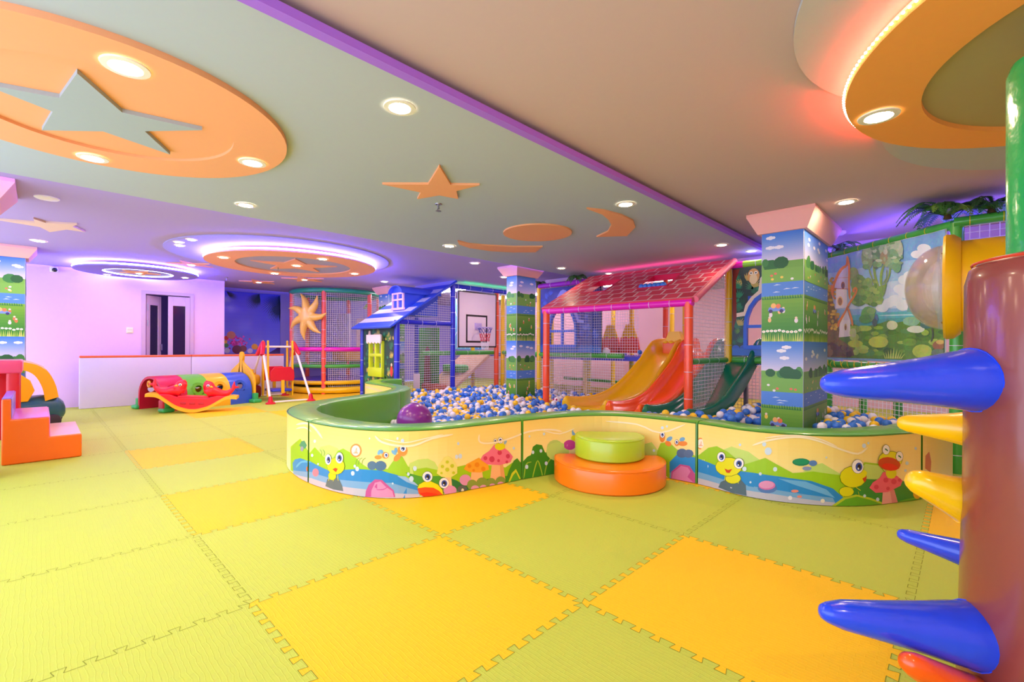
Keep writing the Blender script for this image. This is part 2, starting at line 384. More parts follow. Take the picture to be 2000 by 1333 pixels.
for c, r, lab in (((-8.28, 2.09), .42, 'peach star with a lit downlight, above the round net tower'), ((-7.9, .12), .34, 'peach star with a lit downlight, between the two blue-lit rings'), ((-9.4, 1.59), .36, 'peach star with a lit downlight, over the blue poster')):
    t = thing('ceiling_star', lab, 'ceiling ornament', (c[0], c[1], H-.015), 'small peach ceiling stars')
    slab('star_plate', star_pts(c, r, .4, .6), H-.015, H, m_peach, t)
m_blue_led = mat('blue_led', (120, 130, 255), emit=BLUE, ecol=(64, 46, 255))
m_white_led = mat('white_blue_led', (200, 215, 255), emit=26, ecol=(160, 172, 255))
m_lilac = mat('lilac_ornament_paint', (170, 160, 215), .85)
t = thing('ceiling_medallion', 'peach ceiling ring with star, edged by a bright blue-white light', 'ceiling ornament', (-6.2, 1.1, H-.07))
slab('backing', circle(1.5, 72, (-6.2, 1.0)), H-.012, H-.001, m_lilac, t)
m_peach_blue_lit = mat('peach_paint_blue_lit', (250, 166, 150), .85)  # peach ring made pinker: blue LED light put into its colour
slab('ring', circle(1.18, 72, (-6.2, 1.13)), H-.11, H-.088, m_peach_blue_lit, t, circle(.80, 72, (-6.2, 1.13)))
slab('recess', circle(.82, 72, (-6.2, 1.13)), H-.092, H-.08, m_lilac, t)
slab('star', star_pts((-6.2, 1.13), .62, .42, .9), H-.106, H-.092, m_peach_blue_lit, t)
strip('light_strip', c3((-6.2, 1.13), 1.175, H-.074), .012, m_white_led, t)
strip('blue_light_strip', c3((-6.2, 1.13), 1.09, H-.062), .012, m_blue_led, t)
t = thing('ceiling_medallion', 'violet ceiling ring with double blue-white light by the door', 'ceiling ornament', (-9.0, -.42, H-.06))
slab('ring', circle(.84, 64, (-9.0, -.42)), H-.10, H-.08, mat('violet_ornament_paint', (150, 130, 235), .85), t, circle(.48, 64, (-9.0, -.42)))
slab('recess', circle(.5, 64, (-9.0, -.42)), H-.085, H-.07, m_lilac, t)
slab('star', star_pts((-9.0, -.42), .3, .42, .3), H-.098, H-.085, m_peach, t)
strip('light_strip', c3((-9.0, -.42), .835, H-.066), .013, m_white_led, t)
strip('inner_light_strip', c3((-9.0, -.42), .47, H-.092), .01, m_white_led, t)
strip('blue_light_strip', c3((-9.0, -.42), .74, H-.055), .012, m_blue_led, t)
t = thing('ceiling_medallion', 'orange ceiling ring with red light beads at the top right', 'ceiling ornament', (1.93, 1.45, H-.07))
m_orange = mat('orange_paint', (252, 168, 72), .85)
slab('ring', circle(1.22, 96, (1.94, 1.41)), H-.09, H-.062, m_orange, t, circle(.90, 96, (1.91, 1.50)))
slab('recess', circle(.93, 72, (1.91, 1.5)), H-.064, H-.05, mat('olive_paint', (176, 160, 104), .9), t)
m_sagel = mat('pale_blue_grey_paint', (186, 190, 186), .9)
slab('crescent', circle(1.06, 80, (1.68, .84)), H-.022, H-.002, m_sagel, t)
slab('crescent', circle(1.42, 80, (2.21, 2.13)), H-.018, H-.001, m_sagel, t)
m_red_led = mat('red_led', (255, 60, 40), emit=70, ecol=(255, 40, 22)); m_bead = mat('light_bead', (255, 200, 170), emit=16, ecol=(255, 214, 190))
strip('light_strip', c3((1.94, 1.41), 1.205, H-.045, 60, math.radians(150), math.radians(262)), .008, m_red_led, t, False)
bd = MB()
for k in range(74): bd.ball((1.94+1.228*math.cos(math.radians(160+k*1.4)), 1.41+1.228*math.sin(math.radians(160+k*1.4)), H-.07), .0058, 6, 4)
tag(bd.build('light_beads', m_bead, t), kind='stuff')
# the cove on the hidden side of the soffit, and the ones above the play frames
t = thing('cove_light', 'violet light strip along the far edge of the sage ceiling', 'cove light', (-3.99, 0, HS)); MB().box((-3.99, -3, HS+.012), (-3.978, 4.6, HS+.034)).build('light_strip', mat('violet_led', (150, 90, 255), emit=22, ecol=(120, 60, 255)), t)
# ------------------------------------------------------------------ recessed downlights
m_trim = mat('white_trim', (246, 240, 220), .4); m_lens = mat('lamp_lens', (255, 236, 200), emit=LAMP, ecol=(255, 226, 190))
m_dim = mat('lamp_lens_dimmed', (255, 236, 200), emit=60, ecol=(255, 226, 190))
def downlight(x, y, z, lab, r=.055, grp=None, cat='downlight'):
    t = thing('downlight', lab, cat, (x, y, z-.012), grp)
    MB().lathe([(r*1.55, z-.001), (r*1.5, z-.007), (r*1.05, z-.009), (r, z-.004)], (x, y, 0), 24).build('trim_ring', m_trim, t)
    MB().lathe([(0, z-.0045), (r*.5, z-.0048), (r, z-.004)], (x, y, 0), 24).build('lens', m_dim if x < -9.5 or -3.7 < x < -.8 and y > 4.2 or False else m_lens, t)
    return t
DL = [(-1.53, -1.36, HS-.03, 'lit downlight in the large peach panel, highest in the photo', .06),
 (-3.01, -1.38, HS-.03, 'lit downlight in the large peach panel, left side of its lower rim', .055), (-2.32, -.61, HS-.03, 'lit downlight in the large peach panel, right end of its lower rim', .055),
 (-3.53, -.31, HS, 'lit downlight in the sage ceiling, below the large peach panel', .055), (-1.0, -.28, HS, 'lit downlight in the open sage ceiling by the purple edge', .055),
 (.84, 1.48, H-.09, 'lit downlight in the orange ceiling ring', .06), (-1.01, 2.05, HS, 'lit downlight beside the fat peach crescent', .055), (.40, 3.48, H, 'lit downlight in the beige ceiling behind the right pillar capital', .055),
 (-3.56, 2.05, HS, 'lit downlight left of the slim peach crescent', .055), (-7.31, -1.63, H, 'lit downlight above the far left pillar', .055), (-1.01, 4.35, HS, 'lit downlight over the red roof, nearest the purple edge', .055),
 (-.86, 5.0, HS, 'lit downlight just left of the right pillar capital', .05), (-3.56, 4.36, HS, 'lit downlight above the palm over the red roof', .055), (-3.3, 5.36, HS, 'lit downlight close over the ridge of the red roof', .045),
 (-4.42, 3.23, H, 'lit downlight left of the middle pillar capital', .055), (-7.43, 3.38, H, 'lit downlight above the blue roof dormer', .055), (-5.14, 4.6, H, 'lit downlight by the green glow over the basketball board', .055),
 (-6.17, .16, H-.11, 'lit downlight on the peach ring, nearest edge', .05), (-5.28, 1.16, H-.11, 'lit downlight on the peach ring, right side', .05), (-7.17, 1.16, H-.11, 'lit downlight on the peach ring, far left edge', .05),
 (-6.14, 1.13, H-.106, 'lit downlight at the centre of the peach star ring', .05), (-6.2, 2.1, H-.11, 'lit downlight on the peach ring, far right edge', .05), (-6.0, 2.34, H-.012, 'small lit downlight right of the peach ring, nearer one of two', .04),
 (-6.25, 2.44, H-.012, 'small lit downlight right of the peach ring, farther one of two', .04), (-6.01, -.38, H-.012, 'small lit downlight left of the peach ring, lowest of three', .04), (-5.72, -.3, H-.012, 'small lit downlight left of the peach ring, rightmost of three', .04),
 (-6.24, -.33, H-.012, 'small lit downlight left of the peach ring, leftmost of three', .04), (-7.9, .12, H-.015, 'lit downlight in the small star between the two lit rings', .04), (-8.28, 2.09, H-.015, 'lit downlight in the small star near the net tower', .04),
 (-9.4, 1.59, H-.015, 'lit downlight in the small star over the blue poster', .04), (-9.55, -.79, H-.10, 'lit downlight on the violet ring by the door, left one', .04), (-9.02, .24, H-.10, 'lit downlight on the violet ring by the door, right one', .04), (1.62, 2.85, H, 'added unseen downlight in the beige ceiling beyond the crawl tube', .055), (2.3, -.6, H, 'added unseen downlight in the beige ceiling behind the climbing tree', .055), (-9.0, -.42, H-.098, 'lit downlight at the centre of the violet ring', .035)]  # includes two unseen downlights added to brighten the right side
for x, y, z, lab, r in DL: downlight(x, y, z, lab, r)
# sprinklers, smoke detector, camera, switch
m_steel = mat('sprinkler_steel', (170, 165, 160), .3, 1)
for x, y, z, lab in ((-2.23, .89, HS, 'small steel sprinkler head below the peach star'), (-6.55, 1.0, H-.092, 'small steel sprinkler head beside the ring star'), (-9.2, .95, H, 'small steel sprinkler head near the left wall corner')):
    t = thing('sprinkler', lab, 'sprinkler', (x, y, z-.07))
    MB().lathe([(.032, z-.001), (.03, z-.006), (0, z-.008)], (x, y, 0), 14).build('escutcheon', m_steel, t)
    MB().cyl((x, y, z-.05), (x, y, z), .008, 8).build('body', m_steel, t)
    b = MB()
    for s in (-1, 1): b.tube([(x+s*.006, y, z-.03), (x+s*.018, y, z-.045), (x+s*.006, y, z-.062)], .003, 6)
    b.build('yoke', m_steel, t); MB().lathe([(0, z-.062), (.026, z-.063), (.026, z-.066), (0, z-.068)], (x, y, 0), 12).build('deflector', m_steel, t)
t = thing('smoke_detector', 'unlit round white cover on the lilac ceiling near the left pillar', 'ceiling cover', (-4.75, -1.58, H-.015)); MB().lathe([(.085, H), (.085, H-.008), (.075, H-.015), (0, H-.016)], (-4.75, -1.58, 0), 28).build('cover', m_trim, t)
t = thing('smoke_detector', 'white round smoke detector on the ceiling behind the right pillar', 'smoke detector', (.14, 4.75, H-.04)); MB().lathe([(.07, H), (.07, H-.022), (.045, H-.04), (0, H-.042)], (.14, 4.75, 0), 24).build('housing', m_trim, t)
t = thing('security_camera', 'small white dome camera high on the lilac wall', 'security camera', (-9.87, -1.45, 2.3))
MB().rbox((-9.868, -1.5, 2.31), (-9.8, -1.4, 2.4), .015).build('housing', m_trim, t); MB().ball((-9.79, -1.44, 2.345), .035, 14, 10).build('lens_dome', mat('black_plastic', (20, 18, 24), .2), t)
t = thing('light_switch', 'white double light switch on the lilac wall left of the door', 'light switch', (-9.87, -.45, 1.34))
MB().rbox((-9.869, -.5, 1.3), (-9.855, -.4, 1.41), .004).build('plate', m_trim, t)
for z in (1.31, 1.36): MB().rbox((-9.856, -.485, z), (-9.848, -.415, z+.04), .003).build('rocker', m_trim, t)
# ------------------------------------------------------------------ artwork on the pit wall: colour index, then s z pairs along the wall (m)
PCOL=[[196,224,110],[158,206,22],[70,158,40],[10,120,62],[28,138,206],[120,170,210],[196,190,200],[150,190,225],[90,180,220],[200,80,148],[228,142,184],[226,128,148],[226,100,50],[92,112,116],[84,116,146],[76,112,146],[120,170,60],[60,150,110],[150,150,170],[110,130,20],[234,226,10],[214,66,24],[90,80,30],[252,244,238],[48,84,176],[20,15,30],[255,255,255],[120,180,215],[110,170,210],[244,150,50],[242,150,66],[250,238,214],[240,150,70],[244,204,140],[234,228,120],[196,206,40],[250,192,130],[246,168,40],[236,140,20],[250,190,128],[236,166,100],[242,112,142],[214,50,92],[150,190,210],[222,150,190],[134,160,62],[226,160,190],[84,100,96],[236,226,200],[226,78,20],[244,40,10],[64,146,30],[214,216,40],[90,170,40],[50,140,30],[160,196,50],[150,190,50],[190,214,110],[205,225,238],[255,238,196],[206,60,150],[230,130,190],[46,146,52],[110,180,226],[222,130,182],[76,102,140],[84,110,146],[240,140,40],[84,106,120],[80,120,180],[222,110,170],[232,150,192],[20,130,90],[30,150,100],[90,130,190],[140,150,190],[240,140,120],[240,230,230],[240,230,200],[196,210,40],[104,176,32],[110,180,40],[250,170,158],[234,140,134],[246,96,122],[226,56,90],[214,70,16],[240,40,14],[40,120,60],[250,190,40],[240,140,20],[208,228,240],[214,120,90],[60,140,50]]
PART=[
(0,"5.475 .193 5.464 .266 5.503 .315 5.621 .343 5.718 .331 5.791 .237"),
(0,"6.289 .212 6.308 .252 6.366 .277 6.436 .279 6.486 .25 6.517 .196 6.517 .125 6.318 .142"),
(1,"4.879 .013 4.876 .216 5.158 .33 5.341 .243 5.422 .301 5.551 .242 5.655 .235 5.718 .311 5.776 .335 5.858 .31 5.945 .243 6.014 .208 6.151 .214 6.21 .299 6.254 .305 6.298 .227 6.367 .209 6.426 .214 6.512 .187 6.741 .198 6.964 .161 7.095 .125 7.176 .158 7.261 .146 7.262 .004 6.742 .004 6.377 .013 6.121 .104 5.37 .045"),
(2,"6.279 .188 6.396 .151 6.517 .145 6.718 .055 6.864 .063 7.123 .054 7.123 .004 6.718 .004 6.397 .016"),
(3,"6.614 .113 6.659 .091 6.766 .015 6.742 .004 6.614 .02"),
(4,"4.948 .087 5.016 .133 5.16 .171 5.369 .176 5.605 .15 5.921 .2 6.1 .202 6.221 .17 6.318 .117 6.379 .063 6.379 .004 6.27 .004 6.015 .004 5.764 .004 5.325 .004 4.976 .004"),
(5,"4.966 .031 5.37 .097 5.656 .095 5.922 .11 6.181 .115 6.379 .048 6.379 .004 6.015 .004 5.325 .004 4.976 .004"),
(6,"4.967 .004 5.37 .049 5.673 .051 5.969 .059 6.377 .026 6.379 .004 6.015 .004 5.325 .004 4.976 .004"),
(7,"6.219 .165 6.279 .158 6.347 .11 6.372 .083 6.289 .118"),
(8,"5.063 .073 5.11 .093 5.153 .119 5.198 .139 5.257 .152 5.324 .162 5.368 .173 5.369 .178 5.326 .178 5.256 .168 5.184 .151 5.122 .124 5.071 .095 5.05 .074"),
(9,"5.981 .005 5.986 .046 6.009 .093 6.058 .136 6.11 .135 6.151 .1 6.196 .061 6.207 .013"),
(10,"6.028 .009 6.031 .054 6.058 .111 6.1 .123 6.136 .089 6.186 .056 6.198 .014"),
(9,"6.069 .061 6.083 .059 6.103 .06 6.122 .063 6.138 .071 6.153 .081 6.162 .089 6.161 .091 6.15 .086 6.135 .076 6.12 .069 6.102 .066 6.083 .065 6.069 .063"),
(11,"5.485 .113 5.481 .098 5.468 .085 5.45 .076 5.428 .072 5.409 .074 5.395 .083 5.39 .097 5.395 .112 5.408 .125 5.428 .135 5.449 .138 5.468 .135 5.481 .126"),
(12,"5.323 .113 5.322 .104 5.316 .096 5.308 .091 5.299 .089 5.291 .092 5.286 .098 5.284 .106 5.285 .115 5.291 .123 5.299 .128 5.308 .13 5.316 .127 5.322 .121"),
(13,"5.576 .024 5.599 .08 5.672 .116 5.742 .097 5.771 .055 5.781 .021 5.673 .016"),
(14,"6.07 .236 6.067 .222 6.057 .21 6.042 .203 6.025 .202 6.01 .208 6 .218 5.996 .231 5.999 .246 6.01 .257 6.025 .264 6.041 .265 6.056 .26 6.066 .25"),
(15,"6.143 .235 6.138 .22 6.127 .207 6.109 .2 6.09 .199 6.072 .205 6.06 .217 6.055 .232 6.06 .248 6.072 .261 6.09 .269 6.109 .27 6.126 .263 6.138 .251"),
(16,"5.897 .228 5.901 .238 5.904 .252 5.908 .263 5.916 .271 5.926 .276 5.933 .281 5.932 .282 5.924 .28 5.913 .274 5.904 .265 5.899 .253 5.896 .238 5.896 .228"),
(16,"5.922 .23 5.925 .24 5.928 .254 5.932 .266 5.94 .273 5.95 .278 5.957 .283 5.956 .284 5.948 .282 5.937 .276 5.928 .267 5.923 .255 5.92 .241 5.92 .23"),
(16,"5.952 .233 5.955 .243 5.958 .257 5.962 .268 5.97 .275 5.979 .28 5.985 .285 5.985 .286 5.977 .284 5.967 .278 5.958 .27 5.953 .257 5.95 .243 5.95 .233"),
(16,"5.514 .241 5.521 .251 5.527 .264 5.528 .276 5.52 .284 5.509 .29 5.498 .293 5.496 .292 5.503 .287 5.514 .281 5.521 .274 5.519 .264 5.514 .251 5.512 .241"),
(16,"5.552 .247 5.558 .256 5.564 .269 5.565 .281 5.558 .289 5.546 .296 5.537 .298 5.535 .297 5.541 .292 5.551 .286 5.558 .279 5.556 .269 5.551 .256 5.55 .247"),
(17,"5.132 .271 5.189 .314 5.246 .328 5.292 .296 5.259 .263 5.195 .258"),
(18,"5.229 .258 5.226 .249 5.217 .24 5.203 .234 5.188 .232 5.174 .233 5.163 .239 5.159 .247 5.163 .256 5.173 .265 5.187 .271 5.203 .274 5.216 .272 5.226 .267"),
(19,"5.708 .123 5.704 .108 5.691 .095 5.672 .086 5.65 .082 5.63 .085 5.616 .095 5.61 .108 5.615 .124 5.629 .138 5.649 .147 5.671 .15 5.69 .147 5.703 .137"),
(20,"5.705 .123 5.701 .109 5.689 .096 5.671 .088 5.651 .084 5.632 .087 5.619 .096 5.614 .109 5.618 .123 5.631 .136 5.65 .145 5.671 .148 5.688 .145 5.701 .136"),
(20,"5.623 .1 5.616 .073 5.622 .073 5.629 .101"),
(20,"5.677 .104 5.67 .077 5.675 .077 5.683 .104"),
(20,"5.719 .13 5.726 .09 5.731 .091 5.725 .131"),
(19,"5.797 .207 5.788 .179 5.763 .153 5.725 .136 5.681 .129 5.639 .135 5.609 .153 5.598 .18 5.609 .21 5.638 .237 5.68 .255 5.725 .26 5.762 .253 5.788 .234"),
(20,"5.794 .207 5.786 .179 5.761 .155 5.725 .138 5.682 .131 5.641 .137 5.612 .155 5.601 .181 5.612 .209 5.64 .235 5.681 .253 5.724 .258 5.761 .251 5.786 .232"),
(21,"5.665 .167 5.695 .182 5.725 .18 5.706 .15"),
(22,"5.652 .238 5.649 .22 5.638 .204 5.622 .194 5.604 .191 5.588 .196 5.576 .209 5.572 .227 5.576 .245 5.587 .261 5.604 .272 5.621 .274 5.637 .268 5.648 .255"),
(23,"5.65 .238 5.646 .22 5.636 .205 5.621 .195 5.605 .193 5.589 .198 5.578 .21 5.574 .227 5.578 .245 5.589 .26 5.604 .27 5.621 .272 5.636 .267 5.646 .254"),
(24,"5.641 .234 5.639 .223 5.633 .214 5.624 .208 5.614 .207 5.605 .21 5.598 .218 5.596 .228 5.598 .239 5.605 .249 5.613 .255 5.623 .256 5.632 .253 5.638 .245"),
(25,"5.631 .233 5.63 .226 5.627 .22 5.622 .216 5.617 .216 5.613 .218 5.61 .223 5.609 .23 5.61 .237 5.613 .243 5.617 .247 5.622 .247 5.626 .245 5.63 .24"),
(26,"5.619 .222 5.619 .219 5.617 .217 5.615 .215 5.613 .215 5.611 .216 5.61 .218 5.609 .22 5.609 .223 5.611 .225 5.613 .226 5.615 .227 5.617 .226 5.619 .224"),
(22,"5.783 .267 5.779 .248 5.768 .232 5.752 .222 5.733 .219 5.716 .225 5.703 .239 5.699 .257 5.703 .276 5.715 .292 5.732 .303 5.751 .305 5.768 .298 5.779 .285"),
(23,"5.781 .267 5.777 .248 5.767 .233 5.751 .223 5.733 .221 5.717 .227 5.705 .239 5.701 .257 5.705 .275 5.717 .291 5.733 .301 5.751 .303 5.766 .297 5.777 .284"),
(24,"5.768 .263 5.765 .252 5.759 .242 5.749 .236 5.739 .235 5.729 .238 5.722 .246 5.72 .257 5.722 .269 5.729 .278 5.739 .284 5.749 .286 5.759 .282 5.765 .274"),
(25,"5.756 .262 5.755 .254 5.752 .248 5.747 .245 5.742 .244 5.737 .246 5.734 .252 5.733 .259 5.734 .266 5.737 .272 5.742 .276 5.747 .277 5.752 .274 5.755 .269"),
(26,"5.744 .25 5.744 .247 5.742 .245 5.74 .243 5.737 .243 5.735 .244 5.734 .246 5.733 .249 5.734 .251 5.735 .254 5.737 .255 5.74 .255 5.742 .254 5.743 .253"),
(27,"6.1 .327 6.096 .319 6.089 .314 6.083 .312 6.078 .314 6.075 .319 6.075 .327 6.077 .335 6.082 .343 6.088 .348 6.094 .35 6.099 .348 6.102 .343 6.103 .335"),
(28,"6.119 .338 6.121 .331 6.121 .324 6.119 .319 6.115 .317 6.109 .319 6.104 .323 6.1 .33 6.098 .337 6.098 .344 6.1 .349 6.104 .351 6.11 .349 6.115 .345"),
(29,"6.108 .296 6.105 .29 6.097 .284 6.086 .281 6.074 .28 6.063 .283 6.056 .288 6.053 .294 6.056 .3 6.063 .306 6.074 .309 6.086 .31 6.097 .307 6.105 .303"),
(29,"6.16 .311 6.157 .301 6.15 .292 6.14 .288 6.129 .287 6.118 .292 6.111 .3 6.109 .31 6.111 .32 6.118 .329 6.128 .334 6.14 .334 6.15 .33 6.157 .322"),
(22,"6.156 .313 6.154 .305 6.15 .298 6.144 .294 6.137 .294 6.13 .297 6.126 .304 6.124 .312 6.126 .321 6.13 .328 6.137 .332 6.144 .332 6.15 .328 6.154 .322"),
(23,"6.154 .313 6.153 .305 6.149 .299 6.143 .295 6.137 .295 6.131 .299 6.127 .305 6.126 .312 6.127 .32 6.131 .327 6.137 .33 6.143 .33 6.149 .327 6.153 .321"),
(24,"6.149 .312 6.149 .307 6.146 .303 6.143 .301 6.139 .301 6.136 .303 6.133 .307 6.132 .312 6.133 .317 6.136 .32 6.139 .323 6.143 .323 6.146 .321 6.149 .317"),
(25,"6.145 .312 6.145 .309 6.144 .306 6.142 .305 6.14 .305 6.138 .306 6.137 .309 6.137 .312 6.137 .315 6.138 .317 6.14 .319 6.142 .319 6.144 .318 6.145 .315"),
(26,"6.141 .307 6.141 .306 6.14 .305 6.139 .305 6.139 .305 6.138 .305 6.137 .306 6.137 .307 6.137 .309 6.138 .31 6.138 .31 6.139 .31 6.14 .31 6.141 .309"),
(27,"6.203 .34 6.209 .332 6.213 .325 6.212 .318 6.209 .315 6.202 .314 6.195 .317 6.187 .323 6.181 .33 6.178 .338 6.178 .344 6.182 .348 6.188 .348 6.196 .346"),
(28,"6.222 .347 6.221 .338 6.217 .332 6.213 .328 6.207 .328 6.203 .332 6.199 .339 6.198 .347 6.199 .356 6.202 .363 6.207 .367 6.213 .367 6.217 .363 6.22 .356"),
(29,"6.235 .282 6.224 .273 6.213 .268 6.202 .268 6.196 .273 6.194 .283 6.197 .296 6.205 .308 6.216 .318 6.227 .324 6.237 .323 6.244 .317 6.246 .307 6.243 .295"),
(29,"6.292 .344 6.288 .326 6.279 .313 6.265 .306 6.249 .306 6.235 .314 6.225 .328 6.222 .345 6.225 .362 6.235 .376 6.249 .383 6.264 .383 6.279 .375 6.288 .361"),
(22,"6.284 .36 6.281 .349 6.275 .34 6.266 .336 6.256 .336 6.246 .341 6.24 .35 6.238 .361 6.24 .372 6.246 .38 6.255 .385 6.266 .385 6.275 .38 6.281 .371"),
(23,"6.282 .36 6.28 .35 6.274 .341 6.266 .337 6.256 .337 6.247 .342 6.241 .35 6.239 .361 6.241 .371 6.247 .379 6.256 .384 6.265 .384 6.274 .379 6.28 .37"),
(24,"6.273 .359 6.272 .353 6.268 .347 6.263 .345 6.257 .345 6.252 .348 6.249 .353 6.247 .359 6.249 .366 6.252 .371 6.257 .374 6.263 .374 6.268 .371 6.272 .365"),
(25,"6.266 .359 6.266 .355 6.264 .352 6.262 .35 6.259 .35 6.256 .352 6.254 .355 6.254 .359 6.254 .363 6.256 .367 6.259 .369 6.261 .369 6.264 .367 6.266 .363"),
(26,"6.26 .353 6.26 .352 6.259 .351 6.258 .35 6.256 .35 6.255 .351 6.254 .352 6.254 .353 6.254 .355 6.255 .356 6.256 .357 6.258 .357 6.259 .356 6.26 .355"),
(30,"5.949 .336 5.944 .314 5.93 .296 5.91 .285 5.887 .282 5.865 .29 5.85 .306 5.845 .327 5.85 .35 5.865 .368 5.886 .38 5.91 .382 5.93 .374 5.944 .357"),
(31,"5.936 .335 5.932 .318 5.922 .304 5.907 .296 5.89 .294 5.874 .3 5.863 .312 5.859 .329 5.863 .346 5.874 .36 5.89 .369 5.907 .37 5.922 .364 5.932 .351"),
(32,"5.888 .319 5.906 .356 5.909 .32"),
(31,"5.894 .323 5.904 .345 5.905 .323"),
(32,"5.875 .311 5.881 .311 5.89 .312 5.899 .313 5.907 .313 5.915 .314 5.921 .316 5.922 .317 5.916 .319 5.907 .318 5.899 .318 5.89 .317 5.881 .316 5.875 .313"),
(30,"8.933 .336 8.929 .315 8.918 .296 8.901 .284 8.883 .281 8.866 .288 8.855 .302 8.851 .322 8.855 .344 8.866 .362 8.882 .374 8.901 .376 8.917 .37 8.929 .355"),
(31,"8.923 .334 8.92 .318 8.911 .304 8.899 .295 8.885 .293 8.873 .298 8.864 .309 8.861 .324 8.864 .34 8.873 .354 8.885 .363 8.898 .365 8.911 .36 8.919 .349"),
(32,"8.884 .316 8.898 .352 8.9 .318"),
(31,"8.889 .32 8.896 .342 8.897 .321"),
(32,"8.873 .308 8.878 .308 8.885 .309 8.892 .31 8.899 .311 8.905 .312 8.91 .314 8.91 .316 8.906 .317 8.899 .316 8.892 .315 8.885 .314 8.878 .312 8.873 .31"),
(33,"6.561 .14 6.611 .134 6.621 .04 6.57 .052"),
(34,"6.501 .165 6.515 .225 6.556 .278 6.585 .285 6.62 .262 6.661 .197 6.661 .145 6.608 .122 6.538 .135"),
(35,"6.593 .239 6.592 .233 6.588 .23 6.583 .228 6.577 .229 6.572 .231 6.569 .236 6.567 .242 6.569 .247 6.572 .251 6.577 .252 6.583 .252 6.588 .249 6.592 .244"),
(35,"6.556 .21 6.554 .205 6.551 .201 6.546 .2 6.54 .2 6.535 .203 6.532 .208 6.53 .213 6.532 .218 6.535 .222 6.54 .224 6.546 .223 6.551 .22 6.554 .216"),
(35,"6.634 .205 6.633 .199 6.629 .194 6.622 .192 6.615 .193 6.609 .197 6.605 .202 6.603 .209 6.605 .215 6.609 .219 6.615 .221 6.622 .22 6.629 .217 6.633 .211"),
(35,"6.597 .182 6.595 .175 6.591 .171 6.584 .168 6.577 .169 6.57 .173 6.566 .179 6.564 .186 6.566 .192 6.57 .197 6.577 .199 6.584 .198 6.591 .195 6.595 .189"),
(35,"6.545 .163 6.544 .159 6.542 .156 6.538 .155 6.534 .155 6.53 .157 6.527 .161 6.527 .165 6.527 .169 6.53 .171 6.534 .173 6.538 .172 6.542 .17 6.544 .167"),
(35,"6.643 .152 6.641 .147 6.638 .144 6.633 .142 6.628 .143 6.623 .146 6.619 .15 6.618 .155 6.619 .16 6.623 .164 6.627 .165 6.633 .164 6.638 .162 6.641 .157"),
(36,"6.783 .144 6.878 .13 6.894 .026 6.775 .045"),
(37,"6.716 .168 6.738 .202 6.795 .22 6.848 .237 6.89 .209 6.933 .17 6.942 .13 6.863 .12 6.765 .138"),
(38,"6.782 .181 6.78 .175 6.776 .171 6.769 .169 6.761 .17 6.754 .174 6.75 .18 6.748 .186 6.75 .192 6.754 .197 6.761 .199 6.769 .198 6.776 .194 6.78 .188"),
(38,"6.855 .181 6.852 .173 6.846 .168 6.837 .165 6.828 .167 6.819 .172 6.812 .179 6.81 .188 6.812 .196 6.818 .201 6.827 .204 6.837 .203 6.846 .198 6.852 .19"),
(38,"6.908 .142 6.906 .134 6.901 .129 6.893 .127 6.884 .128 6.876 .133 6.87 .14 6.868 .147 6.87 .155 6.876 .16 6.884 .162 6.892 .161 6.9 .156 6.906 .149"),
(38,"6.814 .145 6.813 .14 6.809 .137 6.805 .136 6.799 .137 6.794 .14 6.791 .144 6.79 .149 6.791 .153 6.794 .156 6.799 .157 6.804 .157 6.809 .154 6.813 .15"),
(39,"6.966 .176 7.071 .164 7.101 .004 6.949 .022"),
(40,"7.042 .16 7.071 .164 7.101 .004 7.056 .004"),
(41,"6.862 .221 6.885 .252 6.944 .279 6.986 .32 7.048 .31 7.124 .254 7.168 .202 7.144 .16 7.042 .152 6.925 .175"),
(42,"6.924 .223 6.922 .216 6.917 .211 6.91 .209 6.903 .21 6.896 .214 6.891 .221 6.889 .228 6.891 .235 6.895 .24 6.902 .242 6.91 .241 6.917 .237 6.922 .231"),
(42,"6.992 .206 6.989 .195 6.982 .188 6.972 .185 6.96 .187 6.95 .193 6.943 .202 6.94 .213 6.943 .223 6.95 .23 6.96 .233 6.972 .232 6.982 .226 6.989 .216"),
(42,"7.06 .249 7.058 .241 7.052 .235 7.044 .232 7.034 .234 7.026 .238 7.02 .246 7.018 .255 7.02 .263 7.026 .269 7.034 .271 7.043 .27 7.052 .265 7.058 .258"),
(42,"7.139 .21 7.137 .202 7.132 .196 7.124 .194 7.115 .195 7.107 .2 7.101 .207 7.099 .215 7.101 .223 7.106 .229 7.115 .231 7.124 .23 7.132 .225 7.137 .218"),
(42,"7.042 .188 7.041 .183 7.037 .179 7.032 .177 7.026 .178 7.02 .181 7.017 .186 7.015 .191 7.017 .196 7.02 .2 7.026 .202 7.031 .201 7.037 .198 7.04 .193"),
(42,"7.122 .165 7.121 .16 7.117 .156 7.112 .155 7.106 .156 7.1 .159 7.097 .164 7.095 .169 7.096 .174 7.1 .178 7.106 .18 7.112 .179 7.117 .176 7.121 .171"),
(43,"7.105 .325 7.1 .318 7.094 .313 7.088 .312 7.083 .314 7.08 .32 7.08 .327 7.083 .335 7.088 .342 7.095 .347 7.101 .348 7.106 .346 7.109 .34 7.108 .333"),
(20,"7.092 .294 7.087 .282 7.073 .274 7.053 .271 7.03 .273 7.01 .281 6.996 .293 6.991 .306 6.996 .318 7.01 .326 7.03 .329 7.052 .326 7.073 .318 7.087 .307"),
(20,"7.026 .282 7.04 .264 7.043 .265 7.03 .284"),
(22,"7.013 .345 7.011 .336 7.007 .329 7 .326 6.993 .326 6.986 .331 6.982 .339 6.98 .349 6.982 .358 6.986 .365 6.993 .368 7 .367 7.006 .362 7.011 .354"),
(23,"7.011 .345 7.009 .337 7.005 .33 7 .327 6.993 .328 6.988 .332 6.984 .34 6.982 .348 6.983 .357 6.987 .363 6.993 .366 6.999 .366 7.005 .361 7.009 .354"),
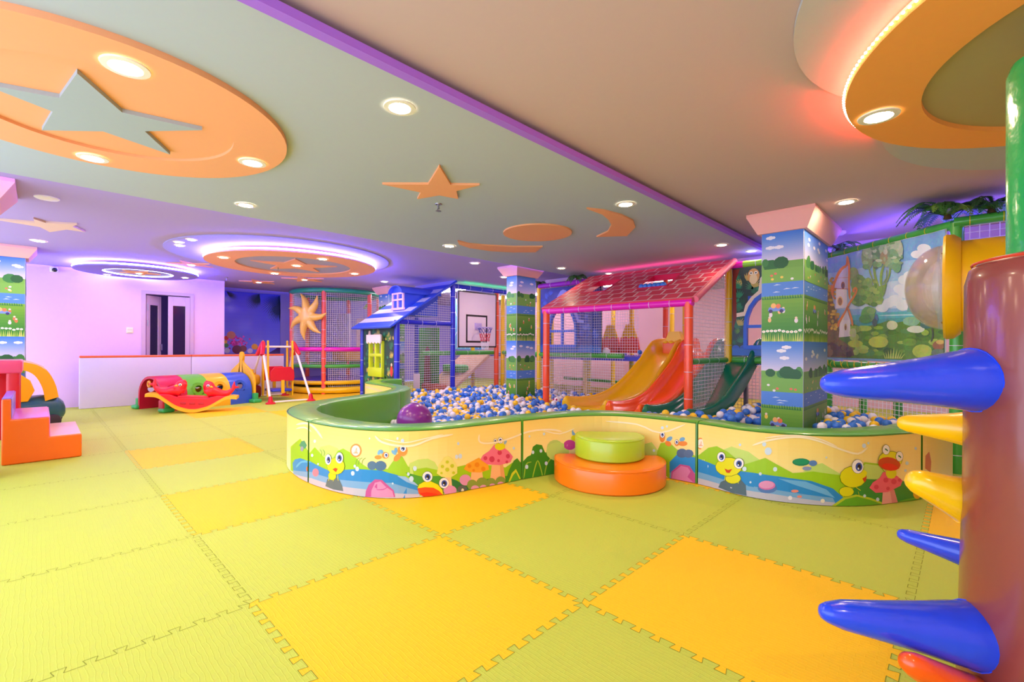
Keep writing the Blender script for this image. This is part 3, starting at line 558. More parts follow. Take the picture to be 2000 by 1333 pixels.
(24,"7.005 .345 7.004 .34 7.002 .336 6.998 .334 6.995 .334 6.991 .337 6.989 .341 6.988 .347 6.989 .352 6.991 .356 6.994 .358 6.998 .357 7.002 .355 7.004 .35"),
(25,"7.001 .345 7 .342 6.999 .339 6.997 .338 6.995 .338 6.994 .34 6.993 .343 6.992 .346 6.993 .35 6.994 .352 6.995 .354 6.997 .353 6.999 .352 7 .349"),
(26,"6.996 .341 6.996 .34 6.996 .339 6.995 .338 6.994 .338 6.993 .339 6.992 .34 6.992 .341 6.992 .343 6.993 .344 6.994 .344 6.995 .344 6.996 .343 6.996 .342"),
(22,"7.07 .345 7.067 .334 7.06 .326 7.051 .322 7.04 .323 7.03 .329 7.023 .339 7.021 .351 7.023 .362 7.03 .37 7.039 .374 7.05 .372 7.06 .366 7.067 .357"),
(23,"7.068 .345 7.065 .335 7.059 .327 7.05 .324 7.04 .325 7.031 .331 7.025 .34 7.023 .35 7.025 .361 7.031 .368 7.04 .372 7.05 .371 7.059 .365 7.065 .356"),
(24,"7.058 .345 7.057 .339 7.053 .334 7.048 .332 7.042 .332 7.037 .336 7.033 .341 7.031 .348 7.033 .354 7.036 .359 7.042 .362 7.048 .361 7.053 .357 7.057 .352"),
(25,"7.052 .346 7.051 .342 7.049 .339 7.046 .337 7.043 .337 7.041 .34 7.039 .343 7.038 .347 7.039 .351 7.041 .355 7.043 .356 7.046 .356 7.049 .354 7.051 .35"),
(26,"7.045 .341 7.044 .339 7.044 .338 7.042 .337 7.041 .337 7.04 .338 7.039 .34 7.038 .341 7.039 .343 7.04 .344 7.041 .345 7.042 .344 7.044 .344 7.044 .342"),
(44,"6.78 .076 6.775 .059 6.761 .046 6.741 .042 6.718 .046 6.698 .057 6.685 .074 6.68 .093 6.684 .11 6.698 .122 6.718 .127 6.74 .124 6.761 .112 6.775 .095"),
(44,"6.657 .019 6.652 .004 6.637 .004 6.615 .004 6.591 .004 6.571 .004 6.556 .018 6.551 .035 6.556 .05 6.57 .061 6.591 .065 6.615 .062 6.636 .051 6.651 .036"),
(45,"6.837 .03 6.832 .013 6.819 .004 6.801 .004 6.78 .004 6.761 .011 6.749 .027 6.744 .045 6.748 .062 6.761 .074 6.78 .078 6.8 .075 6.819 .064 6.832 .048"),
(45,"6.934 .024 6.928 .005 6.913 .004 6.891 .004 6.867 .004 6.845 .004 6.83 .021 6.824 .042 6.83 .062 6.845 .076 6.866 .081 6.891 .077 6.913 .065 6.928 .046"),
(45,"7.006 .018 7.002 .004 6.989 .004 6.972 .004 6.952 .004 6.935 .004 6.923 .016 6.919 .032 6.923 .047 6.935 .058 6.952 .063 6.971 .06 6.989 .05 7.001 .035"),
(45,"7.1 .011 7.095 .004 7.081 .004 7.061 .004 7.038 .004 7.018 .004 7.004 .009 6.999 .028 7.004 .045 7.018 .057 7.038 .062 7.06 .058 7.081 .047 7.095 .03"),
(46,"6.852 .004 6.848 .004 6.838 .004 6.823 .004 6.807 .004 6.792 .004 6.782 .004 6.778 .011 6.782 .021 6.792 .029 6.806 .031 6.823 .028 6.838 .021 6.848 .01"),
(46,"6.921 .004 6.918 .004 6.909 .004 6.896 .004 6.882 .004 6.869 .004 6.86 .004 6.857 .005 6.86 .014 6.869 .02 6.882 .022 6.896 .02 6.909 .014 6.918 .004"),
(46,"7.081 .004 7.078 .004 7.069 .004 7.057 .004 7.042 .004 7.03 .004 7.021 .004 7.018 .005 7.021 .013 7.03 .019 7.042 .021 7.056 .019 7.069 .013 7.078 .004"),
(46,"7 .004 6.997 .004 6.989 .004 6.977 .004 6.965 .004 6.954 .004 6.946 .004 6.943 .004 6.946 .012 6.953 .018 6.965 .019 6.977 .017 6.989 .012 6.997 .004"),
(47,"6.746 .01 6.742 .004 6.73 .004 6.713 .004 6.694 .004 6.677 .004 6.666 .011 6.662 .025 6.666 .038 6.677 .047 6.694 .05 6.713 .047 6.73 .038 6.742 .025"),
(48,"6.718 .008 6.717 .004 6.713 .004 6.709 .004 6.703 .004 6.699 .004 6.695 .006 6.694 .012 6.695 .018 6.698 .023 6.703 .025 6.708 .024 6.713 .02 6.717 .015"),
(19,"6.361 .069 6.372 .098 6.406 .116 6.456 .115 6.512 .085 6.547 .04 6.553 .004 6.518 .004 6.417 .004"),
(20,"6.364 .069 6.375 .096 6.408 .112 6.456 .112 6.509 .083 6.543 .039 6.549 .004 6.518 .004 6.417 .004"),
(49,"6.363 .069 6.416 .073 6.477 .063 6.518 .036 6.547 .004 6.497 .004 6.402 .006 6.372 .03"),
(50,"6.377 .033 6.427 .036 6.497 .018 6.518 .004 6.497 .004 6.407 .005"),
(22,"6.471 .144 6.467 .127 6.457 .114 6.442 .108 6.425 .11 6.41 .118 6.4 .133 6.396 .151 6.399 .167 6.41 .18 6.425 .187 6.441 .185 6.456 .177 6.467 .162"),
(23,"6.469 .144 6.466 .128 6.456 .116 6.441 .11 6.425 .111 6.411 .12 6.401 .134 6.397 .15 6.401 .167 6.411 .179 6.425 .185 6.441 .184 6.455 .175 6.466 .161"),
(24,"6.457 .144 6.454 .133 6.448 .126 6.44 .122 6.43 .123 6.422 .128 6.416 .137 6.413 .147 6.415 .157 6.421 .165 6.43 .169 6.44 .168 6.448 .163 6.454 .154"),
(25,"6.446 .144 6.445 .138 6.442 .133 6.438 .13 6.433 .131 6.429 .134 6.426 .14 6.424 .146 6.426 .153 6.428 .158 6.433 .16 6.438 .16 6.442 .157 6.445 .151"),
(26,"6.435 .136 6.434 .133 6.433 .132 6.431 .131 6.429 .131 6.427 .132 6.425 .134 6.425 .137 6.425 .139 6.427 .141 6.429 .142 6.431 .142 6.433 .14 6.434 .138"),
(22,"6.594 .083 6.591 .066 6.58 .053 6.564 .048 6.547 .05 6.531 .06 6.521 .075 6.517 .093 6.521 .11 6.531 .122 6.546 .129 6.564 .126 6.579 .116 6.59 .101"),
(23,"6.593 .083 6.589 .067 6.579 .055 6.564 .049 6.547 .052 6.532 .061 6.522 .075 6.519 .093 6.522 .109 6.532 .121 6.547 .127 6.563 .125 6.578 .115 6.589 .1"),
(24,"6.58 .083 6.577 .073 6.571 .065 6.562 .062 6.552 .063 6.543 .069 6.537 .078 6.535 .089 6.537 .099 6.543 .107 6.552 .11 6.562 .109 6.571 .103 6.577 .094"),
(25,"6.569 .084 6.568 .078 6.565 .073 6.56 .071 6.555 .071 6.55 .075 6.547 .081 6.546 .087 6.547 .094 6.55 .099 6.555 .101 6.56 .101 6.564 .097 6.568 .091"),
(26,"6.557 .076 6.557 .074 6.555 .072 6.553 .071 6.551 .072 6.549 .073 6.547 .075 6.547 .078 6.547 .08 6.549 .082 6.551 .083 6.553 .083 6.555 .081 6.557 .079"),
(51,"7.09 .004 7.129 .097 7.176 .169 7.21 .185 7.244 .143 7.261 .078 7.262 .004"),
(52,"7.123 .004 7.156 .071 7.197 .099 7.245 .013 7.204 .004"),
(53,"7.139 .004 7.17 .052 7.197 .074 7.232 .009 7.198 .004"),
(54,"7.266 .004 7.265 .146 7.313 .183 7.348 .193 7.368 .259 7.404 .276 7.461 .263 7.495 .196 7.548 .194 7.627 .195 7.629 .004 7.398 .004"),
(55,"7.364 .004 7.373 .004 7.38 .03 7.389 .059 7.4 .09 7.412 .121 7.419 .133 7.426 .119 7.439 .083 7.45 .05 7.457 .026 7.461 .005 7.468 .004 7.472 .004 7.473 .005 7.468 .027 7.461 .051 7.45 .084 7.437 .121 7.419 .142 7.401 .126 7.389 .095 7.378 .063 7.369 .034 7.362 .005 7.361 .004"),
(56,"7.277 .004 7.286 .023 7.294 .076 7.304 .116 7.321 .129 7.34 .13 7.355 .133 7.355 .136 7.338 .139 7.314 .137 7.294 .121 7.283 .079 7.275 .025 7.274 .004"),
(56,"7.486 .004 7.496 .006 7.506 .05 7.518 .088 7.537 .114 7.559 .136 7.572 .153 7.569 .155 7.55 .142 7.527 .12 7.507 .092 7.494 .053 7.485 .009 7.483 .004"),
(57,"7.684 .213 7.676 .183 7.652 .16 7.618 .15 7.58 .154 7.545 .172 7.521 .2 7.512 .231 7.52 .261 7.544 .283 7.579 .293 7.617 .29 7.652 .273 7.675 .246"),
(58,"6.268 .415 6.267 .408 6.264 .403 6.259 .4 6.254 .4 6.249 .403 6.246 .409 6.245 .415 6.246 .422 6.249 .427 6.254 .43 6.259 .43 6.264 .427 6.267 .422"),
(58,"6.229 .432 6.228 .428 6.226 .424 6.223 .422 6.22 .422 6.216 .424 6.214 .428 6.214 .432 6.214 .437 6.216 .441 6.22 .442 6.223 .442 6.226 .44 6.228 .437"),
(58,"5.441 .349 5.439 .344 5.434 .339 5.426 .335 5.418 .334 5.41 .335 5.405 .339 5.403 .344 5.405 .35 5.41 .355 5.418 .359 5.426 .36 5.434 .358 5.439 .355"),
(58,"5.888 .165 5.886 .157 5.882 .151 5.875 .147 5.868 .146 5.861 .148 5.857 .154 5.855 .161 5.856 .169 5.861 .175 5.868 .179 5.875 .18 5.882 .177 5.886 .172"),
(58,"5.927 .201 5.926 .193 5.921 .187 5.915 .183 5.908 .182 5.902 .185 5.897 .191 5.896 .198 5.897 .205 5.901 .212 5.908 .216 5.915 .216 5.921 .214 5.925 .208"),
(58,"5.902 .219 5.901 .213 5.898 .209 5.893 .206 5.888 .206 5.883 .207 5.88 .211 5.879 .216 5.88 .222 5.883 .226 5.888 .229 5.893 .229 5.897 .227 5.9 .224"),
(58,"6.308 .175 6.307 .169 6.305 .165 6.301 .163 6.296 .163 6.292 .165 6.29 .17 6.289 .176 6.29 .181 6.292 .186 6.296 .188 6.301 .188 6.304 .185 6.307 .181"),
(58,"6.336 .139 6.334 .13 6.33 .123 6.324 .119 6.317 .119 6.31 .124 6.306 .131 6.304 .14 6.306 .149 6.31 .156 6.316 .16 6.323 .159 6.33 .155 6.334 .148"),
(58,"6.358 .212 6.356 .204 6.353 .198 6.347 .195 6.341 .195 6.336 .199 6.332 .206 6.33 .214 6.332 .221 6.335 .228 6.341 .231 6.347 .23 6.352 .227 6.356 .22"),
(58,"6.67 .268 6.668 .261 6.664 .256 6.659 .254 6.653 .255 6.647 .258 6.643 .265 6.642 .272 6.643 .279 6.647 .284 6.653 .286 6.659 .285 6.664 .281 6.668 .275"),
(58,"6.702 .268 6.701 .26 6.696 .254 6.689 .251 6.682 .252 6.676 .257 6.671 .264 6.67 .272 6.671 .28 6.676 .286 6.682 .289 6.689 .288 6.696 .284 6.7 .277"),
(58,"6.679 .365 6.678 .36 6.676 .356 6.671 .355 6.667 .355 6.663 .358 6.66 .362 6.659 .368 6.66 .373 6.663 .377 6.667 .379 6.671 .378 6.676 .375 6.678 .371"),
(58,"7.383 .211 7.381 .205 7.377 .2 7.372 .198 7.366 .199 7.36 .202 7.356 .208 7.355 .215 7.356 .221 7.36 .226 7.365 .228 7.372 .227 7.377 .224 7.381 .218"),
(58,"7.466 .213 7.464 .207 7.46 .202 7.455 .2 7.448 .2 7.442 .204 7.438 .21 7.437 .216 7.438 .223 7.442 .228 7.448 .23 7.455 .229 7.46 .226 7.464 .22"),
(58,"7.323 .098 7.321 .091 7.317 .085 7.31 .083 7.303 .084 7.296 .088 7.291 .095 7.29 .103 7.291 .11 7.296 .116 7.303 .118 7.31 .117 7.317 .113 7.321 .106"),
(58,"7.523 .1 7.521 .093 7.517 .088 7.51 .086 7.503 .087 7.497 .091 7.492 .097 7.491 .105 7.492 .112 7.497 .117 7.503 .119 7.51 .118 7.517 .114 7.521 .108"),
(58,"7.187 .269 7.186 .264 7.183 .26 7.178 .258 7.173 .259 7.169 .262 7.166 .266 7.165 .271 7.166 .276 7.169 .28 7.173 .282 7.178 .281 7.182 .278 7.185 .274"),
(58,"7.341 .349 7.34 .345 7.338 .342 7.335 .34 7.331 .341 7.328 .343 7.325 .346 7.324 .35 7.325 .354 7.328 .357 7.331 .358 7.335 .358 7.338 .356 7.34 .353"),
(58,"7.494 .354 7.493 .349 7.49 .345 7.485 .343 7.48 .344 7.475 .346 7.472 .351 7.471 .356 7.472 .362 7.475 .365 7.48 .367 7.485 .367 7.489 .364 7.493 .36"),
(58,"5.402 .233 5.4 .228 5.395 .222 5.387 .219 5.378 .217 5.369 .218 5.364 .222 5.362 .227 5.363 .233 5.369 .238 5.377 .242 5.386 .243 5.395 .242 5.4 .239"),
(58,"5.487 .179 5.485 .175 5.482 .171 5.478 .169 5.472 .168 5.468 .169 5.464 .172 5.463 .175 5.464 .179 5.468 .182 5.472 .185 5.477 .185 5.482 .185 5.485 .182"),
(58,"6.195 .11 6.195 .107 6.193 .104 6.191 .103 6.188 .103 6.186 .104 6.184 .107 6.183 .11 6.184 .113 6.185 .116 6.188 .118 6.19 .118 6.193 .116 6.195 .113"),
(58,"6.018 .428 6.018 .425 6.016 .422 6.014 .421 6.011 .421 6.009 .422 6.008 .424 6.007 .427 6.008 .43 6.009 .432 6.011 .434 6.014 .434 6.016 .433 6.018 .43"),
(59,"6.055 .448 6.062 .433 6.08 .415 6.106 .4 6.14 .389 6.179 .38 6.219 .374 6.257 .37 6.297 .369 6.338 .373 6.38 .385 6.422 .402 6.467 .416 6.522 .425 6.581 .43 6.624 .438 6.623 .443 6.578 .445 6.519 .439 6.463 .43 6.417 .415 6.375 .398 6.335 .387 6.296 .383 6.258 .384 6.22 .388 6.182 .394 6.144 .403 6.112 .413 6.09 .426 6.073 .442 6.058 .451"),
(59,"6.119 .43 6.158 .418 6.213 .405 6.268 .398 6.318 .402 6.368 .412 6.416 .422 6.465 .43 6.514 .438 6.547 .446 6.547 .449 6.512 .446 6.464 .438 6.414 .43 6.366 .42 6.317 .41 6.268 .406 6.215 .413 6.16 .426 6.12 .433"),
(59,"6.847 .417 6.84 .403 6.837 .381 6.844 .36 6.863 .346 6.889 .337 6.925 .332 6.973 .331 7.031 .334 7.097 .34 7.171 .353 7.25 .371 7.328 .383 7.402 .387 7.476 .385 7.54 .38 7.593 .372 7.637 .36 7.668 .357 7.669 .361 7.641 .374 7.596 .386 7.54 .395 7.475 .399 7.4 .401 7.324 .397 7.245 .384 7.165 .366 7.092 .353 7.028 .347 6.97 .344 6.924 .345 6.891 .35 6.869 .357 6.856 .366 6.852 .381 6.854 .4 6.852 .416"),
(59,"5.053 .429 5.123 .438 5.203 .454 5.268 .462 5.316 .463 5.359 .458 5.4 .447 5.446 .425 5.49 .397 5.528 .381 5.534 .384 5.512 .408 5.468 .437 5.421 .46 5.375 .473 5.327 .479 5.271 .478 5.198 .469 5.114 .452 5.049 .434"),
(59,"5.053 .395 5.114 .405 5.185 .42 5.242 .428 5.287 .425 5.331 .417 5.365 .414 5.369 .417 5.344 .428 5.3 .436 5.247 .44 5.181 .431 5.106 .415 5.05 .398"),
(0,"7.741 .179 7.73 .144 7.698 .118 7.652 .107 7.598 .113 7.55 .135 7.517 .167 7.504 .203 7.516 .236 7.549 .261 7.598 .272 7.651 .267 7.698 .247 7.73 .216"),
(60,"7.808 .233 7.802 .214 7.785 .2 7.761 .193 7.734 .195 7.708 .206 7.691 .222 7.685 .242 7.691 .26 7.708 .274 7.733 .281 7.76 .279 7.785 .269 7.802 .253"),
(61,"7.745 .23 7.744 .224 7.74 .22 7.734 .218 7.727 .219 7.722 .222 7.717 .226 7.716 .232 7.717 .238 7.721 .242 7.727 .244 7.734 .243 7.74 .24 7.744 .236"),
(5,"7.807 .34 7.806 .327 7.8 .318 7.792 .312 7.783 .313 7.775 .319 7.769 .33 7.767 .342 7.769 .355 7.774 .365 7.783 .37 7.792 .37 7.8 .364 7.805 .353"),
(20,"7.824 .293 7.821 .282 7.812 .274 7.799 .269 7.785 .27 7.771 .276 7.762 .286 7.759 .297 7.762 .308 7.771 .316 7.784 .321 7.799 .32 7.812 .314 7.821 .305"),
(0,"8.413 .085 8.412 .257 8.484 .284 8.557 .196"),
(1,"8.522 .066 8.53 .21 8.56 .285 8.628 .305 8.698 .252 8.785 .251 8.861 .218 8.862 .008 8.629 .004"),
(0,"9.061 .305 9.144 .351 9.265 .333 9.339 .283 9.237 .22 9.112 .227"),
(0,"9.609 .23 9.66 .273 9.726 .296 9.864 .213"),
(1,"8.865 .224 8.956 .307 9.027 .332 9.112 .307 9.236 .233 9.374 .303 9.544 .214 9.673 .235 9.821 .219 9.969 .204 10.017 .305 10.14 .288 10.259 .159 10.58 .085 10.581 .004 9.822 .004 9.294 .108 8.905 .134"),
(0,"9.977 .201 9.985 .262 10.025 .293 10.14 .276 10.219 .191 10.068 .164"),
(62,"9.879 .089 10.034 .188 10.342 .16 10.58 .078 10.581 .004 10.323 .004 9.894 .004"),
(4,"8.637 .138 8.698 .21 8.861 .21 8.863 .004 8.638 .004"),
(5,"8.638 .051 8.862 .092 8.863 .004 8.638 .004"),
(4,"8.865 .207 9.079 .172 9.293 .184 9.453 .181 9.661 .168 9.794 .124 9.867 .06 9.808 .004 9.558 .004 9.237 .004 8.866 .004"),
(5,"8.865 .101 9.146 .084 9.427 .085 9.794 .059 9.815 .016 9.794 .004 9.558 .004 9.237 .004 8.866 .004"),
(6,"8.866 .051 9.146 .045 9.428 .052 9.808 .027 9.794 .004 9.558 .004 9.237 .004 8.866 .004"),
(63,"9.453 .166 9.622 .162 9.753 .115 9.808 .059 9.687 .097 9.557 .132"),
(9,"8.65 .004 8.654 .062 8.725 .135 8.802 .135 8.85 .073 8.859 .004"),
(64,"8.657 .004 8.664 .055 8.734 .123 8.789 .119 8.811 .091 8.786 .043 8.837 .006"),
(65,"8.785 .234 8.78 .217 8.768 .202 8.75 .192 8.73 .189 8.712 .193 8.699 .204 8.695 .22 8.699 .237 8.712 .253 8.73 .263 8.75 .266 8.768 .261 8.78 .25"),
(66,"8.834 .239 8.83 .224 8.819 .21 8.803 .201 8.784 .198 8.768 .201 8.756 .211 8.752 .226 8.756 .241 8.768 .255 8.784 .264 8.802 .267 8.819 .263 8.83 .253"),
(28,"8.658 .349 8.66 .341 8.657 .332 8.65 .321 8.639 .313 8.628 .308 8.618 .307 8.611 .311 8.609 .319 8.612 .329 8.62 .339 8.63 .347 8.641 .352 8.651 .353"),
(67,"8.648 .278 8.64 .271 8.63 .267 8.618 .269 8.607 .274 8.6 .283 8.598 .293 8.601 .303 8.608 .31 8.619 .313 8.631 .311 8.641 .306 8.648 .297 8.651 .287"),
(67,"8.599 .343 8.597 .323 8.59 .306 8.58 .296 8.569 .294 8.559 .302 8.552 .317 8.549 .337 8.552 .357 8.558 .374 8.568 .384 8.58 .385 8.59 .378 8.597 .363"),
(22,"8.596 .36 8.594 .348 8.589 .338 8.581 .332 8.571 .33 8.563 .335 8.557 .344 8.555 .355 8.557 .367 8.563 .378 8.571 .384 8.58 .385 8.589 .381 8.594 .372"),
(23,"8.594 .36 8.592 .349 8.587 .34 8.58 .334 8.572 .333 8.565 .337 8.56 .345 8.558 .356 8.56 .367 8.565 .376 8.572 .381 8.58 .382 8.587 .378 8.592 .37"),
(24,"8.587 .358 8.586 .351 8.583 .345 8.578 .342 8.574 .341 8.569 .344 8.566 .349 8.565 .355 8.566 .362 8.569 .368 8.573 .371 8.578 .372 8.583 .369 8.586 .364"),
(25,"8.581 .357 8.581 .353 8.579 .349 8.577 .347 8.575 .347 8.573 .348 8.571 .352 8.571 .356 8.571 .36 8.573 .364 8.575 .366 8.577 .366 8.579 .365 8.581 .361"),
(26,"8.576 .35 8.576 .349 8.575 .347 8.574 .346 8.573 .346 8.572 .347 8.571 .348 8.571 .35 8.571 .351 8.572 .353 8.573 .354 8.574 .354 8.575 .353 8.576 .352"),
(28,"8.763 .353 8.764 .346 8.76 .337 8.753 .329 8.743 .324 8.733 .321 8.724 .323 8.719 .328 8.718 .336 8.722 .345 8.73 .353 8.74 .358 8.75 .36 8.758 .358"),
(67,"8.784 .313 8.781 .303 8.77 .295 8.755 .288 8.738 .286 8.723 .288 8.712 .293 8.709 .302 8.712 .311 8.723 .32 8.738 .326 8.755 .328 8.77 .327 8.781 .321"),
(67,"8.719 .307 8.717 .296 8.711 .287 8.703 .281 8.693 .279 8.685 .283 8.679 .291 8.677 .301 8.679 .312 8.685 .321 8.693 .327 8.703 .328 8.711 .325 8.717 .317"),
(22,"8.713 .315 8.711 .305 8.707 .297 8.7 .292 8.693 .291 8.686 .294 8.681 .301 8.68 .31 8.681 .32 8.686 .328 8.692 .333 8.7 .334 8.707 .331 8.711 .324"),
(23,"8.71 .314 8.709 .306 8.705 .299 8.699 .294 8.693 .293 8.688 .296 8.684 .302 8.682 .31 8.684 .319 8.687 .326 8.693 .33 8.699 .331 8.705 .328 8.709 .322"),
(24,"8.705 .312 8.704 .307 8.702 .303 8.698 .3 8.694 .299 8.691 .301 8.689 .305 8.688 .31 8.689 .315 8.691 .32 8.694 .322 8.698 .323 8.701 .321 8.704 .317"),
(25,"8.7 .312 8.7 .308 8.699 .306 8.697 .304 8.695 .304 8.694 .305 8.692 .307 8.692 .311 8.692 .314 8.694 .317 8.695 .319 8.697 .319 8.699 .318 8.7 .315"),
(26,"8.696 .306 8.696 .305 8.695 .304 8.695 .303 8.694 .303 8.693 .304 8.692 .305 8.692 .306 8.692 .307 8.693 .308 8.694 .309 8.695 .309 8.695 .309 8.696 .308"),
(68,"9.042 .018 9.062 .064 9.113 .1 9.208 .125 9.249 .084 9.255 .008 9.146 .005"),
(19,"9.217 .127 9.211 .108 9.195 .09 9.172 .077 9.145 .071 9.12 .073 9.103 .083 9.096 .099 9.103 .119 9.12 .137 9.145 .151 9.171 .156 9.195 .154 9.211 .143"),
(20,"9.214 .126 9.208 .109 9.193 .092 9.171 .08 9.146 .074 9.122 .076 9.106 .085 9.1 .1 9.106 .118 9.122 .135 9.145 .148 9.171 .153 9.193 .151 9.208 .141"),
(20,"9.098 .129 9.091 .082 9.095 .083 9.102 .129"),
(20,"9.152 .101 9.16 .076 9.164 .078 9.156 .103"),
(20,"9.19 .109 9.197 .084 9.201 .086 9.194 .111"),
(19,"9.225 .215 9.216 .183 9.189 .152 9.149 .129 9.103 .119 9.059 .123 9.028 .141 9.017 .171 9.028 .206 9.058 .238 9.102 .261 9.148 .271 9.188 .264 9.216 .245"),
(20,"9.222 .215 9.213 .183 9.187 .154 9.148 .132 9.103 .122 9.061 .126 9.031 .144 9.02 .172 9.031 .205 9.061 .236 9.103 .258 9.148 .267 9.187 .261 9.213 .243"),
(21,"9.093 .175 9.121 .169 9.153 .185 9.132 .149 9.109 .147"),
(22,"9.101 .265 9.098 .247 9.089 .232 9.075 .221 9.059 .218 9.045 .222 9.035 .234 9.031 .251 9.035 .269 9.045 .284 9.059 .295 9.074 .298 9.088 .293 9.098 .281"),
(23,"9.099 .264 9.096 .248 9.087 .233 9.074 .223 9.06 .22 9.046 .225 9.037 .236 9.034 .251 9.037 .268 9.046 .283 9.059 .292 9.074 .295 9.087 .291 9.096 .28"),
(24,"9.089 .26 9.087 .25 9.082 .241 9.074 .235 9.066 .233 9.058 .236 9.052 .243 9.05 .253 9.052 .263 9.058 .272 9.065 .278 9.074 .28 9.082 .277 9.087 .27"),
(25,"9.08 .259 9.079 .252 9.077 .246 9.073 .243 9.068 .242 9.065 .244 9.062 .249 9.061 .255 9.062 .261 9.064 .267 9.068 .271 9.073 .272 9.077 .269 9.079 .265"),
(26,"9.07 .247 9.07 .245 9.069 .243 9.067 .241 9.065 .241 9.063 .242 9.062 .243 9.061 .246 9.062 .248 9.063 .25 9.065 .252 9.067 .252 9.069 .251 9.07 .25"),
(22,"9.237 .242 9.234 .224 9.224 .208 9.209 .197 9.193 .194 9.178 .198 9.167 .211 9.163 .228 9.167 .247 9.177 .263 9.192 .274 9.209 .277 9.224 .272 9.234 .259"),
(23,"9.235 .242 9.232 .224 9.223 .209 9.209 .199 9.193 .196 9.179 .201 9.169 .212 9.166 .229 9.169 .246 9.179 .262 9.193 .272 9.209 .275 9.222 .27 9.232 .258"),
(24,"9.223 .238 9.221 .227 9.216 .218 9.208 .211 9.198 .209 9.19 .212 9.184 .22 9.182 .23 9.184 .241 9.19 .25 9.198 .257 9.207 .258 9.216 .255 9.221 .248"),
(25,"9.214 .236 9.213 .229 9.21 .223 9.206 .219 9.201 .218 9.197 .22 9.194 .225 9.193 .232 9.194 .239 9.196 .245 9.201 .249 9.205 .25 9.21 .247 9.213 .243"),
(26,"9.203 .224 9.202 .222 9.201 .219 9.199 .218 9.197 .217 9.195 .218 9.193 .22 9.193 .222 9.193 .225 9.195 .227 9.197 .229 9.199 .229 9.201 .228 9.202 .227"),
(69,"9.448 .096 9.442 .08 9.426 .065 9.402 .055 9.375 .05 9.35 .053 9.333 .063 9.327 .077 9.333 .094 9.35 .11 9.374 .121 9.401 .125 9.426 .121 9.442 .111"),
(70,"9.438 .116 9.433 .101 9.418 .087 9.397 .078 9.374 .074 9.352 .077 9.337 .086 9.332 .1 9.337 .115 9.352 .129 9.373 .139 9.397 .142 9.418 .139 9.432 .13"),
(71,"9.43 .119 9.425 .107 9.412 .096 9.393 .088 9.372 .084 9.353 .086 9.339 .094 9.335 .105 9.339 .117 9.353 .129 9.372 .137 9.393 .14 9.412 .138 9.425 .13"),
(72,"9.65 .299 9.644 .287 9.629 .277 9.608 .27 9.583 .268 9.561 .272 9.546 .28 9.541 .291 9.546 .303 9.561 .313 9.583 .32 9.607 .322 9.629 .318 9.644 .31"),
(73,"9.645 .303 9.64 .294 9.626 .286 9.606 .28 9.584 .278 9.565 .281 9.551 .287 9.546 .295 9.551 .305 9.565 .313 9.584 .319 9.606 .32 9.626 .318 9.64 .311"),
(74,"9.694 .294 9.691 .285 9.684 .278 9.674 .273 9.662 .272 9.652 .276 9.645 .282 9.642 .291 9.645 .3 9.652 .308 9.662 .312 9.674 .313 9.684 .31 9.691 .303"),
(75,"9.66 .256 9.657 .249 9.65 .243 9.638 .24 9.625 .239 9.614 .241 9.606 .245 9.603 .251 9.606 .258 9.614 .264 9.625 .267 9.638 .268 9.649 .266 9.657 .262"),
(76,"9.581 .091 9.578 .086 9.572 .082 9.562 .079 9.552 .078 9.543 .079 9.536 .082 9.534 .086 9.536 .091 9.543 .095 9.552 .098 9.562 .099 9.572 .098 9.578 .095"),
(76,"9.601 .054 9.6 .05 9.596 .047 9.589 .044 9.582 .044 9.576 .045 9.572 .048 9.57 .051 9.572 .055 9.576 .059 9.582 .061 9.589 .062 9.596 .061 9.6 .058"),
(77,"9.542 .039 9.541 .033 9.537 .027 9.532 .024 9.526 .023 9.521 .025 9.517 .03 9.516 .036 9.517 .043 9.521 .049 9.526 .052 9.532 .053 9.537 .05 9.541 .046"),
(78,"9.743 .036 9.741 .03 9.738 .024 9.732 .021 9.726 .021 9.721 .023 9.717 .028 9.716 .034 9.717 .041 9.721 .046 9.726 .049 9.732 .05 9.737 .047 9.741 .042"),
(79,"9.787 .004 9.864 .063 9.954 .083 10.069 .055 10.2 .004"),
(80,"9.811 .004 9.879 .051 9.962 .069 10.069 .04 10.165 .004"),
(81,"10.312 .004 10.384 .017 10.467 .022 10.581 .004 10.581 .004"),
(19,"9.939 .103 9.933 .088 9.918 .075 9.897 .068 9.873 .068 9.852 .075 9.838 .088 9.833 .103 9.838 .119 9.852 .132 9.873 .139 9.896 .139 9.918 .132 9.933 .119"),
(20,"9.936 .103 9.931 .089 9.916 .077 9.896 .071 9.874 .071 9.854 .077 9.841 .089 9.836 .103 9.84 .118 9.854 .13 9.873 .136 9.896 .136 9.916 .13 9.93 .118"),
(20,"9.851 .096 9.862 .065 9.866 .067 9.855 .097"),
(20,"9.953 .13 9.987 .108 9.99 .111 9.955 .134"),
(20,"9.968 .102 9.976 .07 9.979 .071 9.971 .103"),
(19,"10.032 .203 10.022 .17 9.993 .145 9.953 .131 9.909 .132 9.871 .146 9.846 .172 9.837 .205 9.846 .238 9.871 .264 9.909 .279 9.952 .278 9.993 .263 10.021 .236"),
(20,"10.029 .203 10.019 .171 9.991 .147 9.952 .134 9.91 .134 9.873 .149 9.848 .174 9.84 .205 9.848 .237 9.873 .262 9.909 .276 9.951 .276 9.991 .261 10.018 .235"),
(20,"10.034 .229 10.031 .219 10.022 .211 10.011 .207 9.998 .207 9.986 .212 9.978 .22 9.975 .231 9.978 .241 9.986 .248 9.998 .253 10.011 .252 10.022 .247 10.031 .239"),
(21,"9.998 .192 10.031 .21 10.027 .177 10.014 .165"),
